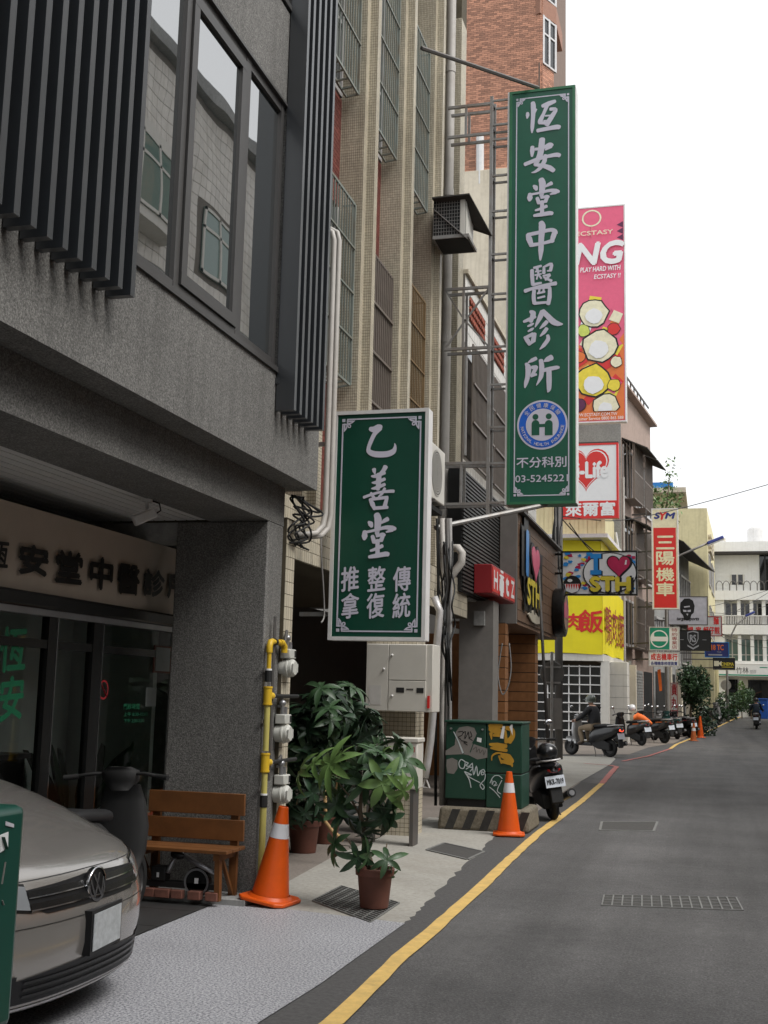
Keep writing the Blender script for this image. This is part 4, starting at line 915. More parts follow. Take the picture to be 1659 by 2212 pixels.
# shop at street level
be('shop_inside','dark_wall',xx(1550),30,EY+2.2,EY+2.3,.5,zz(1460)); be('shop_column','far_white',xx(1546),xx(1566),EY-.3,EY+.35,.5,zz(1460)); be('shop_lintel','cream_wall',xx(1541),30,EY-.3,EY+.38,zz(1462),zz(1445))
w=be('shop_glass','glass_dark',xx(1570),xx(1590),EY+.3,EY+.33,.7,zz(1468)); w=be('shop_glass','glass_dark',xx(1612),xx(1662),EY+.3,EY+.33,.7,zz(1468))
for k in range(4): be('shelf','paper',xx(1616),xx(1642),EY+1.6,EY+1.9,zz(1530)+k*.42,zz(1530)+k*.42+.12)
tk=thing('water_tank','pale cylindrical water tank on the white building roof','tank',(xx(1640),91,12))
MB().lathe([(.001,2.1),(.5,2.05),(.95,1.7),(1.0,1.6),(1.0,0),(.001,0)],(xx(1638,1150)+.4,91,zz(1180)+.2),20).build('drum','alu_white',tk,smooth=True,autos=40); box('stand','galv',xx(1638)-.5,xx(1638)+1.3,90.2,91.8,zz(1190),zz(1178),parent=tk)
rh=thing('stair_hut','small white stair hut on the far roof','hut',(xx(1562),91,12)); box('wall','far_white',xx(1551),xx(1570),90,93,zz(1190),zz(1160)+.3,parent=rh); box('roof','cream_wall',xx(1549),xx(1572),89.9,93.1,zz(1160)+.302,zz(1160)+.45,parent=rh)
# ================================================================ hanging signs
def board(name,label,Y,x0,y0,x1,y1,dep,face,frame,fw=.03,corner=None):
    """light box facing down the street: pixel corners of its face at distance Y"""
    xa,xb=P(x0,(y0+y1)/2,Y=Y).x,P(x1,(y0+y1)/2,Y=Y).x; xm=(x0+x1)/2; za,zb=P(xm,y1,Y=Y).z,P(xm,y0,Y=Y).z
    r=thing(name,label,'sign',((xa+xb)/2,Y+dep/2,za))
    box('box',frame,xa,xb,Y+.012,Y+dep,za,zb,parent=r,bevel=.008)
    for a in ((xa,xa+fw,za,zb),(xb-fw,xb,za,zb),(xa+fw,xb-fw,za,za+fw),(xa+fw,xb-fw,zb-fw,zb)): box('frame',frame,a[0],a[1],Y-.015,Y+.011,a[2],a[3],parent=r)
    box('face',face,xa+fw,xb-fw,Y-.002,Y+.010,za+fw,zb-fw,parent=r)
    return r,xa,xb,za,zb
def bar(r,a,b,w=.04,m='galv',name='bracket'): return MB().beam(a,b,w,w).build(name,m,r)
def brush(r,m,Y,org,sc,strokes,name='brush_character'):
    """brush strokes traced as (x,y,width) in a pixel window (org, sc px) of the board at distance Y"""
    def w(x,y): q=P((org[0]+x*sc)/1.8517,(org[1]+y*sc)/1.8517,Y=Y); return q.x,q.z
    k=sc/1.8517/FPX*(Y*1.04+.2)
    mb=MB()
    for i,s in enumerate(strokes):
        ribbon(mb,[(*w(x,y),ww*k) for x,y,ww in s],.003+.0006*i,Vector((0,Y-.004,0)),UX,UZ)
    return mb.build(name,m,r)
def ornate(r,m,Y,xa,xb,za,zb,s,lw):
    """double-line border with knotted corners"""
    def b(x0,x1,z0,z1,d=.006): box('border_line',m,min(x0,x1),max(x0,x1),Y-d,Y-.0025,min(z0,z1),max(z0,z1),parent=r)
    for xx_ in (xa,xb-lw): b(xx_,xx_+lw,za+s*.42,zb-s*.42)
    for zz_ in (za,zb-lw): b(xa+s*.42,xb-s*.42,zz_,zz_+lw)
    for sx,x in ((1,xa),(-1,xb)):
        for sz,z in ((1,za),(-1,zb)):
            g=s*.26
            b(x,x+sx*g,z,z+sz*lw,.0065);b(x,x+sx*lw,z+sz*lw,z+sz*g,.0065);b(x+sx*lw,x+sx*g,z+sz*(g-lw),z+sz*g,.0066);b(x+sx*(g-lw),x+sx*g,z+sz*lw,z+sz*(g-lw),.0067)
            b(x+sx*.42*s,x+sx*(.42*s+lw),z,z+sz*.62*s,.007); b(x,x+sx*.62*s,z+sz*.42*s,z+sz*(.42*s+lw),.0072)
            b(x+sx*.16*s,x+sx*(.16*s+lw),z+sz*.4*s,z+sz*1.0*s,.0074); b(x+sx*.4*s,x+sx*1.0*s,z+sz*.16*s,z+sz*(.16*s+lw),.0076)
            mb=MB(); o=Vector((0,Y-.0025,0))
            ribbon(mb,[(x+sx*.18*s,z+sz*1.1*s,lw*.6),(x+sx*.36*s,z+sz*.85*s,lw),(x+sx*.45*s,z+sz*.45*s,lw)],.0055,o,UX,UZ)
            ribbon(mb,[(x+sx*1.1*s,z+sz*.18*s,lw*.6),(x+sx*.85*s,z+sz*.36*s,lw),(x+sx*.45*s,z+sz*.45*s,lw)],.0061,o,UX,UZ)
            ribbon(mb,[(x+sx*.5*s,z+sz*.5*s,lw),(x+sx*.72*s,z+sz*.55*s,lw),(x+sx*.74*s,z+sz*.74*s,lw*.7),(x+sx*.55*s,z+sz*.72*s,lw),(x+sx*.5*s,z+sz*.5*s,lw)],.0067,o,UX,UZ)
            mb.build('corner_knot',m,r)
TANG=[[(480,1385,80),(500,1450,100),(490,1560,80),(485,1625,50)],[(372,1475,30),(400,1500,72),(415,1535,40)],[(630,1440,60),(580,1465,50),(535,1500,10)],[(322,1592,55),(320,1650,82),(315,1690,40)],
 [(345,1600,35),(450,1580,35),(600,1545,50),(690,1555,75),(735,1560,40)],[(690,1575,50),(610,1600,20)],[(425,1650,50),(450,1725,60)],[(480,1650,35),(560,1630,50),(590,1640,40)],[(570,1640,50),(540,1705,60)],[(450,1722,50),(540,1702,40)],
 [(495,1700,55),(495,1900,60)],[(400,1830,30),(450,1815,40),(560,1770,50)],[(380,1905,40),(480,1890,60),(600,1870,65),(640,1875,55)]]
# near sign ----------------------------------------------------------
SY=10.65
s1,xa,xb,za,zb=board('green_sign','green hanging sign 乙善堂 in white frame, over the pavement plants',SY,716,886,923,1384,.16,'sign_green','alu_white',.035)
ornate(s1,'sign_ink',SY,xa+.08,xb-.075,za+.08,zb-.075,.115,.013)
A=((1300,1620),.28931)
brush(s1,'sign_ink',SY,*A,[[(625,330,55),(680,340,90),(740,310,85),(780,305,60)],[(762,320,80),(690,400,62),(640,500,60),(605,600,55),(618,650,72),(700,682,85),(850,682,85),(945,645,78),(972,580,40),(965,530,8)]])
brush(s1,'sign_ink',SY,*A,[[(680,890,60),(685,920,50),(695,960,12)],[(840,855,70),(810,910,60),(760,970,60)],[(645,985,20),(700,985,52),(830,940,45)],[(652,1075,15),(710,1072,52),(830,1025,45)],[(645,1158,15),(710,1148,52),(830,1100,45)],[(750,960,75),(745,1060,75),(735,1170,55)],
 [(640,1215,30),(680,1290,50)],[(830,1155,40),(790,1230,42),(740,1270,12)],[(540,1280,40),(620,1250,40),(760,1210,35),(900,1195,45),(955,1195,45)],[(622,1305,30),(660,1370,70),(690,1445,40)],[(630,1310,40),(760,1292,45),(870,1280,45)],[(860,1290,50),(830,1405,60)],[(680,1430,50),(870,1418,45)]])
brush(s1,'sign_ink',SY,*A,[[(510+(x-280)*1.03,1515+(y-1385)*1.13,w*1.05) for x,y,w in s] for s in TANG])
for ch,x,y in (('推',756,1251),('拿',756,1309),('整',813,1251),('復',811,1309),('傳',868,1251),('統',867,1308)): tpx(ch,'sign_ink',s1,SY,x-18,y-27,x+19,y+27,bold=.022,slope=.08)
bar(s1,(xa,SY+.08,za+.25),(-3.8,SY+.08,za+.25),.04); bar(s1,(xa,SY+.08,zb-.3),(-3.8,SY+.08,zb-.3),.04)
# tall sign ----------------------------------------------------------
TYs=16.6
s2,xa,xb,za,zb=board('green_sign','tall green hanging sign 恆安堂中醫診所 on a steel frame',TYs,1098,192,1243,1089,.30,'sign_green2','sign_green_edge',.04)
box('side_panel','alu_white',xb+.001,xb+.012,TYs-.01,TYs+.29,za+.01,zb-.01,parent=s2); box('side_panel','alu_white',xa-.03,xa-.001,TYs-.005,TYs+.28,za,zb,parent=s2)
ornate(s2,'sign_ink',TYs,xa+.10,xb-.09,za+.12,zb-.12,.125,.016)
A=((2030,330),.28028); B=((2030,850),.33898)
brush(s2,'sign_ink',TYs,*A,[[(287,435,40),(288,470,55),(281,515,20)],[(362,290,60),(370,350,75),(365,500,60),(355,640,55),(350,720,20)],[(385,440,30),(412,385,30)],[(500,340,55),(590,305,75),(680,270,52)],[(565,335,60),(520,440,48),(470,550,72),(460,590,45)],[(612,385,50),(690,390,52),(640,480,72),(560,605,78)],[(540,480,25),(612,475,25)],[(520,552,25),(592,547,25)],[(460,578,50),(560,587,42)],[(430,692,58),(560,665,62),(700,640,72),(742,645,65)]])
brush(s2,'sign_ink',TYs,*A,[[(495,810,85),(490,870,88),(480,960,92),(460,1050,86),(410,1150,70),(396,1190,42)],[(356,920,55),(355,980,68),(350,1058,30)],[(400,955,45),(500,940,42),(600,890,66),(640,902,50)],[(620,915,60),(540,965,25)],[(250,1172,58),(330,1140,60),(450,1090,55),(600,1052,55),(700,1035,66),(745,1045,60)],[(540,1040,50),(530,1120,66),(470,1220,60),(400,1275,40),(345,1290,12)],[(400,1180,40),(500,1190,62),(600,1222,78),(660,1262,62)]])
brush(s2,'sign_ink',TYs,*A,TANG)
brush(s2,'sign_ink',TYs,*B,[[(395,118,58),(410,165,82),(400,300,68),(395,450,62),(388,565,20)],[(232,260,30),(255,310,72),(285,395,52)],[(240,266,46),(360,240,46),(510,207,46),(560,227,60),(580,250,30)],[(560,232,60),(540,290,62),(522,350,42)],[(285,387,50),(420,365,36),(540,332,50)]])
brush(s2,'sign_ink',TYs,*B,[[(290,682,45),(292,760,46),(300,855,42)],[(312,655,30),(398,632,30)],[(350,660,38),(358,710,20)],[(330,700,20),(398,690,20)],[(325,742,22),(400,726,20)],[(370,690,25),(345,790,20)],[(372,742,20),(400,780,25)],[(300,855,40),(400,832,25)],[(432,642,30),(430,720,40)],[(442,640,25),(518,612,40),(508,688,40)],[(470,692,18),(520,690,20)],[(420,752,20),(500,737,35)],[(500,742,35),(450,800,25)],[(430,770,20),(520,810,35)],[(208,930,48),(330,890,35),(450,860,35),(572,840,50)],[(316,925,45),(310,1000,46),(320,1078,46)],[(330,902,25),(500,882,40)],[(500,892,40),(498,1000,50),(482,1085,46)],[(320,1077,38),(480,1062,28)],[(385,882,26),(370,960,24)],[(430,878,26),(425,950,24)],[(355,960,24),(440,940,28)],[(360,1015,24),(440,995,27)]])
brush(s2,'sign_ink',TYs,*B,[[(268,1168,30),(300,1190,70),(305,1230,50)],[(192,1290,30),(250,1266,45),(330,1232,35)],[(296,1222,58),(276,1290,45)],[(240,1345,20),(280,1326,35),(310,1310,15)],[(245,1405,20),(285,1382,35),(310,1366,15)],[(202,1472,30),(235,1510,55),(265,1560,40)],[(220,1476,38),(300,1437,45)],[(320,1432,48),(305,1512,58)],[(265,1547,38),(320,1512,40)],[(410,1168,50),(390,1230,62),(350,1310,36),(326,1358,8)],[(415,1168,58),(470,1220,62),(540,1290,72),(600,1316,55),(652,1320,15)],[(465,1292,48),(430,1330,46),(382,1374,12)],[(465,1372,44),(430,1420,46),(386,1464,12)],[(475,1452,34),(480,1500,50),(430,1570,46),(382,1618,10)]])
brush(s2,'sign_ink',TYs,*B,[[(338,1722,44),(290,1746,46),(240,1775,10)],[(217,1784,30),(245,1830,70),(240,1930,56),(220,2010,50),(206,2070,15)],[(292,1830,44),(340,1822,40)],[(340,1822,50),(320,1870,46),(282,1930,30)],[(280,1932,34),(340,1912,30)],[(520,1712,70),(470,1737,60),(432,1760,15)],[(395,1745,50),(405,1830,60),(395,1940,52),(342,2042,8)],[(402,1872,40),(500,1847,50),(580,1832,45),(608,1832,30)],[(490,1852,60),(492,1990,62),(490,2085,50),(476,2122,15)]])
# insurance badge
def sp(x,y): q=P((2020+x*.21708)/1.8517,(1550+y*.21708)/1.8517,Y=TYs); return q.x,q.z
cx_,cz_=sp(688,687); rb_=(sp(1155,687)[0]-sp(222,687)[0])/2; o_=Vector((0,TYs-.004,0))
for rr_,r0_,m_,d_ in ((rb_,0,'sign_ink',.001),(rb_*.925,0,'blue_badge',.003),(rb_*.65,0,'sign_ink',.005)):
    mb=MB(); disc(mb,cx_,cz_,rr_,d_,o_,UX,UZ,56); mb.build('badge_ring',m_,s2)
for (hx,bx0_,bx1_) in ((563,492,636),(808,735,880)):
    mb=MB(); x,z=sp(hx,545 if hx<700 else 533); disc(mb,x,z,rb_*.117,.007,o_,UX,UZ,28); mb.build('badge_figure','sign_green2',s2)
    x0,z0=sp(bx0_,885); x1,z1=sp(bx1_,600); r_=(x1-x0)/2; zc=z1-r_
    poly=[(x0,z0),(x1,z0),(x1,zc)]+[(x0+r_+r_*math.cos(math.pi*i/10),zc+r_*math.sin(math.pi*i/10)) for i in range(1,10)]+[(x0,zc)]
    MB().prism(poly,o_,UX,UZ,.006,.0075).build('badge_figure','sign_green2',s2)
x0,z0=sp(630,735); x1,z1=sp(740,672); box('badge_figure','sign_green2',x0,x1,TYs-.0112,TYs-.0102,z0,z1,parent=s2)
for st,a0,a1,rr_,sz,flip in (('全民健康保險',142,38,.79,.085,1),('NATIONAL HEALTH INSURANCE',188,354,.80,.055,-1)):
    for i,ch in enumerate(st):
        if ch==' ': continue
        g=R(a0+(a1-a0)*i/(len(st)-1)); x=cx_+rb_*rr_*math.cos(g); z=cz_+rb_*rr_*math.sin(g); h=sz*rb_*1.1; w_=h*(1 if flip>0 else .75)*(0.3 if ch=='I' else 1)
        text(ch,'sign_ink',s2,(x,TYs-.006,z),UX,UZ,-w_,-h,w_,h,ext=.004,rot=g-math.pi/2 if flip>0 else g+math.pi/2,bold=.012)
def st2(s,x0,y0,x1,y1,**k): a=sp(x0,y1);b=sp(x1,y0); return text(s,'sign_ink',s2,(0,TYs-.004,0),UX,UZ,a[0],a[1],b[0],b[1],**k)
st2('不分科別',215,1265,1130,1485,bold=.02); st2('03-5245221',190,1600,1160,1750,bold=.012)
# its steel frame back to the wall
fr=thing('sign_frame','rusty steel lattice frame carrying the tall green sign','frame',(-3.3,TYs+.15,4.3))
fx=[P(962,700,Y=TYs).x,P(1057,700,Y=TYs).x]
for dy in (.02,.27):
    bar(fr,(fx[1],TYs+dy,4.2),(fx[1],TYs+dy,P(1057,208,Y=TYs).z),.045,'galv','upright')
for y in (216,268,300,378,455,548,634,748,830,922,1000,1085):
    z=P(1075,y,Y=TYs).z
    for dy in (.02,.27): bar(fr,(fx[1],TYs+dy,z),(xa,TYs+dy,z),.03,'galv','rung')
    bar(fr,(fx[1],TYs+.02,z),(fx[1],TYs+.27,z),.03,'galv_dark','rung')
for ya,yb_ in ((228,292),(622,752),(1000,1088)):
    for y in (ya,yb_):
        z=P(1010,y,Y=TYs).z
        for dy in (.02,.27): bar(fr,(-3.75,TYs+dy,z),(fx[1],TYs+dy,z),.04,'galv','arm')
    z0,z1=P(1010,ya,Y=TYs).z,P(1010,yb_,Y=TYs).z; xm=P(1000,700,Y=TYs).x
    bar(fr,(xm,TYs+.02,z0),(xm,TYs+.02,z1),.035,'galv','upright'); bar(fr,(xm,TYs+.27,z0),(xm,TYs+.27,z1),.035,'galv','upright')
    if ya==622:
        bar(fr,(-3.75,TYs+.02,z0),(xm,TYs+.02,(z0+z1)/2),.025,'galv','brace'); bar(fr,(-3.75,TYs+.02,z1),(fx[1],TYs+.02,z0),.025,'galv','brace'); bar(fr,(xm,TYs+.02,(z0+z1)/2),(fx[1],TYs+.02,z1),.025,'galv','brace')
MB().tube([P(1163,190,Y=TYs+.1),(-3.76,14.9,P(900,80,X=-3.76).z)],.03,6).build('stay','galv_dark',fr); 
st=thing('stay_tube','grey steel stay tube slanting below the tall green sign','tube',(-2.9,15,4)); MB().tube([P(1180,1090,Y=TYs+.1),P(940,1140,X=-3.55)],.035,8).build('tube','galv',st)
# banner of the clothes shop ------------------------------------------
EYs=42.3
e1,xa,xb,za,zb=board('tall_banner','tall pink and orange banner sign lettered ECSTASY behind the tall green sign',EYs,1222,446,1352,913,.3,'pink_sign','alu_white',.05)
H=zb-za; W=xb-xa
def ep(fx_,fz_): return xa+W*fx_,za+H*fz_
def eprism(pts,m,d,name='print_shape'): MB().prism([ep(*p) for p in pts],(0,EYs-.004,0),UX,UZ,d,d+.002).build(name,m,e1)
eprism([(.04,.01),(.965,.01),(.965,.40),(.8,.34),(.55,.42),(.3,.33),(.04,.42)],'orange_sign',.001)
r_=random.Random(5); ra=W/H
def ering(x,z,s_,m,d,k=14,out=True,sq=1.0):
    ph=r_.uniform(0,6.28); rs_=[r_.uniform(.9,1.1) for _ in range(k)]
    f=lambda e:[(min(.955,max(.05,x+s_*e*rs_[j]*math.cos(ph+6.283*j/k))),max(.05,z+s_*e*sq*ra*rs_[j]*math.sin(ph+6.283*j/k))) for j in range(k)]
    if out: eprism(f(1.1),'black_ink',d)
    eprism(f(1.0),m,d+.0012)
dd=.003
for i in range(26):
    ering(r_.uniform(.08,.9),.06+.5*((i*.618)%1),r_.uniform(.08,.17),r_.choice(('lime','orange_sign','red_sign','purple','white','yellow_ink','cream_ink','pink_sign')),dd,4,False); dd+=.0006
for x,z,s_,m in ((.46,.50,.24,'cream_ink'),(.56,.345,.27,'cream_ink'),(.44,.19,.27,'yellow_ink'),(.66,.07,.20,'cream_ink'),(.30,.42,.10,'lime'),(.80,.42,.10,'red_sign'),(.22,.30,.10,'orange_sign'),(.84,.27,.09,'cream_ink'),(.80,.165,.10,'yellow_ink'),(.2,.08,.12,'purple')):
    ering(x,z,s_,m,dd); dd+=.0026
for x,z,s_ in ((.47,.485,.15),(.55,.33,.17),(.46,.17,.17),(.66,.06,.12)): ering(x,z,s_,'white',dd,12,False,.9); dd+=.002
for k in range(5): eprism([(.965,.92-.03*k),(.86,.905-.03*k),(.965,.89-.03*k)],'purple' if k<3 else 'pink_sign',.0022)
def et(s,x0,z0,x1,z1,m,**k): a=ep(x0,z0);b=ep(x1,z1); return text(s,m,e1,(0,EYs-.008,0),UX,UZ,a[0],a[1],b[0],b[1],ext=.07,**k)
et('ECSTASY',.18,.862,.80,.882,'cream_ink',bold=.01); et('ING',.02,.725,.97,.825,'white',shear=.2,bold=.05); et('PLAY HARD WITH',.25,.69,.92,.712,'white',shear=.15,bold=.02); et('ECSTASY !!',.48,.655,.92,.675,'white',shear=.15,bold=.02)
et('WWW.ECSTASY.COM.TW',.1,.028,.85,.042,'white'); et('Customer Service 0800 865 588',.1,.010,.95,.024,'white')
mb=MB(); x,z=ep(.44,.945); disc(mb,x,z,W*.15,.006,Vector((0,EYs-.004,0)),UX,UZ,30,W*.125,1.1); mb.build('emblem','cream_ink',e1); MB().beam((x,EYs-.012,z-W*.12),(x,EYs-.012,z-W*.34),.05,.003).build('emblem','cream_ink',e1)
for z in (za+.5,zb-.6): bar(e1,(xa,EYs+.15,z),(xa-1.2,EYs+1.6,z),.08)
# convenience store sign ----------------------------------------------
HYs=41.4
e2,xa,xb,za,zb=board('store_sign','white and red Hi-Life store sign with a heart, below the pink banner',HYs,1207,958,1336,1120,.3,'white','red_sign',.07)
box('band','red_sign',xa+.07,xb-.07,HYs-.008,HYs-.003,za+.07,P(1270,1082,Y=HYs).z,parent=e2)
q=P(1266,1010,Y=HYs); 
for s_,m,d in ((1.0,'red_sign',.001),(.93,'white',.003),(.88,'red_sign',.005)): MB().prism([(q.x+a*1.62*s_,q.z-.1+b*1.55*s_) for a,b in heart(1,1)],(0,HYs-.003,0),UX,UZ,d,d+.0015).build('heart',m,e2)
tpx('Hi-Life','white',e2,HYs,1222,998,1312,1032,off=.012,bold=.045); tpx('萊爾富','white',e2,HYs,1222,1085,1328,1114,off=.01,bold=.035)
bar(e2,(xa,HYs+.15,za+.4),(xa-.2,43.2,za+.4),.08); bar(e2,(xa,HYs+.15,zb-.4),(xa-.2,43.2,zb-.4),.08); box('top_cap','roof_dark',xa,xb,HYs,HYs+.32,zb+.002,zb+.05,parent=e2)
# I love STH ------------------------------------------------------------
KY=25.4
e3,xa,xb,za,zb=board('bar_sign','colourful bar sign reading I heart STH, sticking out past the timber bar',KY,1213,1190,1377,1286,.14,'white','black_gloss',.03)
W=xb-xa;H=zb-za; r_=random.Random(11)
def kp(fx_,fz_): return xa+W*fx_,za+H*fz_
mb={}
for i in range(84):
    fx_,fz_=(r_.uniform(.04,.40) if i%3 else r_.uniform(.86,.96)),r_.uniform(.05,.95); m=r_.choice(('blue_ink','heart_red','yellow_ink','blue_ink','heart_red')); s_=r_.uniform(.025,.05); k=9
    x,z=kp(fx_,fz_); pts=[(min(xb-.035,max(xa+.035,x+W*s_*math.cos(6.283*j/k)*r_.uniform(.6,1.3))),min(zb-.035,max(za+.035,z+W*s_*.6*math.sin(6.283*j/k)*r_.uniform(.6,1.3)))) for j in range(k)]
    MB().prism(pts,(0,KY-.003,0),UX,UZ,.00025*i+.001,.00025*i+.0012).build('print_blot',m,e3)
o_=Vector((0,KY-.004,0))
def dsc(fx_,fz_,r,m,d,name='print_shape',sx=1,**k): b=MB(); x,z=kp(fx_,fz_); disc(b,x,z,r*H,d,o_,UX,UZ,36,sx=sx,**k); b.build(name,m,e3)
dsc(.64,.5,.46,'black_ink',.026,sx=1.3); dsc(.64,.5,.44,'white',.028,sx=1.3)
def kt(s,x0,z0,x1,z1,m,d,**k): a=kp(x0,z0);b=kp(x1,z1); text(s,m,e3,(0,KY-.004,0),UX,UZ,a[0],a[1],b[0],b[1],ext=d,**k)
x0,z0=kp(.385,.46);x1,z1=kp(.53,.93)
def ishape(x0,z0,x1,z1): w=(x1-x0);h=(z1-z0); return [(x0,z0),(x1,z0),(x1,z0+h*.22),(x0+w*.7,z0+h*.22),(x0+w*.7,z0+h*.78),(x1,z0+h*.78),(x1,z1),(x0,z1),(x0,z0+h*.78),(x0+w*.3,z0+h*.78),(x0+w*.3,z0+h*.22),(x0,z0+h*.22)]
MB().prism(ishape(x0+.03,z0-.02,x1+.03,z1-.01),(0,KY-.004,0),UX,UZ,.030,.032).build('letter_shadow','black_ink',e3); MB().prism(ishape(x0,z0,x1,z1),(0,KY-.004,0),UX,UZ,.034,.036).build('letter','blue_ink',e3)
x,z=kp(.76,.66)
for dx,s_,m,d in ((.025,1.1,'black_ink',.031),(0,1.08,'black_ink',.034),(0,.98,'heart_red',.037)): MB().prism([(x+dx+a*.48*s_,z-.03-dx*.5+b*.46*s_) for a,b in heart(1,1)],(0,KY-.004,0),UX,UZ,d,d+.001).build('heart',m,e3)
MB().prism([(x+.12,z+.02),(x+.16,z+.02),(x+.17,z+.12),(x+.14,z+.12)],(0,KY-.004,0),UX,UZ,.039,.04).build('heart_shine','white',e3)
kt('STH',.39,.06,.93,.40,'black_ink',.034,bold=.09) ; kt('STH',.39,.10,.90,.40,'yellow_ink',.042,bold=.06)
dsc(.145,.24,.20,'black_ink',.034,'bomb'); x,z=kp(.145,.2); R_=.17*H
zig=[(x-R_,z+.02)]
for i in range(8): zig.append((x-R_+2*R_*(i+.5)/8,z-.07 if i%2 else z-.02)); 
MB().prism([(x-R_,z+.05),(x-R_*.8,z-.1),(x,z-.15),(x+R_*.8,z-.1),(x+R_,z+.05)],(0,KY-.004,0),UX,UZ,.037,.038).build('mouth','white',e3)
for i in range(6): a=x-R_*.85+i*R_*.32; MB().prism([(a,z+.045),(a+R_*.28,z+.045),(a+R_*.14,z-.07)],(0,KY-.004,0),UX,UZ,.040,.041).build('tooth_gap','red_sign',e3)
dsc(.115,.33,.035,'white',.04,'bomb_shine',sx=1.6)
for z in (za+.06,za+.48,zb-.06): bar(e3,(xa,KY+.07,z),(xa-.28,KY+.07,z),.045,'black_gloss')
# motorcycle dealer sign -------------------------------------------------
MYs=50.4
e4,xa,xb,za,zb=board('dealer_sign','red and cream vertical sign 三陽機車 topped by SYM',MYs,1408,1098,1466,1316,.35,'cream_ink','alu_white',.05)
zr=P(1437,1140,Y=MYs).z; box('red_panel','red_sign',xa+.08,xb-.10,MYs-.008,MYs-.003,za+.06,zr,parent=e4)
for ch,y in (('三',1172),('陽',1206),('機',1241),('車',1273)): tpx(ch,'cream_ink',e4,MYs,1418,y-14,1456,y+14,off=.01,bold=.025)
tpx('S','navy_ink',e4,MYs,1413,1108,1426,1120,off=.008,bold=.05,shear=.2); tpx('Y','red_sign',e4,MYs,1425,1107,1440,1122,off=.009,bold=.06,shear=.2); tpx('M','navy_ink',e4,MYs,1437,1108,1458,1120,off=.0085,bold=.05,shear=.2)
for y in (1108,1150,1190,1230,1270,1310): z=P(1395,y,Y=MYs).z; bar(e4,(xa,MYs+.17,z),(-3.1,MYs+.5,z),.06,'galv_dark')
bar(e4,(xa-.22,MYs+.2,za),(xa-.22,MYs+.2,zb),.06,'galv_dark')
# its two small boards below ------------------------------------------------
e5,xa,xb,za,zb=board('round_logo_sign','green and white sign with a circle logo under the dealer sign',MYs-.6,1402,1354,1468,1405,.2,'white','alu',.04)
xg=P(1446,1380,Y=MYs-.6).x; box('green_panel','green_badge',xa+.04,xg,MYs-.609,MYs-.603,za+.04,zb-.04,parent=e5); q=P(1424,1380,Y=MYs-.6); mb=MB(); disc(mb,q.x,q.z,.36,.008,Vector((0,MYs-.603,0)),UX,UZ,40,.31); mb.build('ring','white',e5)
MB().prism([(q.x-.33,q.z-.1),(q.x+.33,q.z-.1),(q.x+.33,q.z+.09),(q.x-.2,q.z+.09),(q.x-.2,q.z+.26),(q.x-.33,q.z+.06)],(0,MYs-.603,0),UX,UZ,.009,.010).build('bar_mark','white',e5)
for i,ch in enumerate('特約專業店'): tpx(ch,'red_dark',e5,MYs-.6,1451,1357+i*9.2,1463,1365+i*9.2,off=.006)
e6,xa,xb,za,zb=board('repair_shop_sign','white sign 成吉機車行 in red above small blue print',MYs-.6,1401,1408,1468,1440,.2,'white','alu',.04)
tpx('成吉機車行','red_sign',e6,MYs-.6,1406,1412,1463,1426,off=.006,bold=.03); tpx('各種機車修理買賣','navy_ink',e6,MYs-.6,1406,1429,1463,1437,off=.006,bold=.02)
for e in (e5,e6): bar(e,(-2.4,MYs-.5,e.location.z+.3),(-3.1,MYs+.2,e.location.z+.3),.06,'galv_dark')
# sports shop -----------------------------------------------------------------
GY=56
e7,xa,xb,za,zb=board('sports_sign','pale grey sign with a bearded head, lettered target sports',GY,1443,1288,1529,1350,.25,'grey_ink','galv_dark',.03)
M['grey_pale']=mat('grey_pale',(.50,.49,.53),.5); 
for c in e7.children:
    if c.name.startswith('face'): c.data.materials[0]=M['grey_pale']
q=P(1484,1317,Y=GY); hp=[(-.27,.05),(-.25,.28),(-.1,.44),(.1,.45),(.24,.36),(.3,.15),(.26,-.12),(.17,-.2),(.12,-.36),(0,-.44),(-.1,-.40),(-.16,-.22),(-.25,-.12)]
MB().prism([(q.x+a*1.15,q.z+b*1.15) for a,b in hp],(0,GY-.003,0),UX,UZ,.001,.004).build('head_emblem','black_ink',e7)
for pts in ([(-.12,.13),(.1,.16),(.12,.11),(-.1,.08)],[(-.16,0),(-.02,-.02),(-.02,-.09),(-.14,-.09)],[(.02,-.02),(.15,0),(.14,-.09),(.02,-.09)],[(-.03,-.16),(.05,-.16),(.02,-.25)]): MB().prism([(q.x+a*1.15,q.z+b*1.15) for a,b in pts],(0,GY-.003,0),UX,UZ,.005,.006).build('head_emblem','grey_pale',e7)
tpx('target sports','black_ink',e7,GY,1462,1334,1510,1342,off=.006,bold=.04,shear=.25); bar(e7,(xa,GY+.1,zb-.3),(-2.9,GY+.1,zb-.3),.07,'galv_dark'); bar(e7,(xa,GY+.1,za+.2),(-2.9,GY+.1,za+.2),.07,'galv_dark')
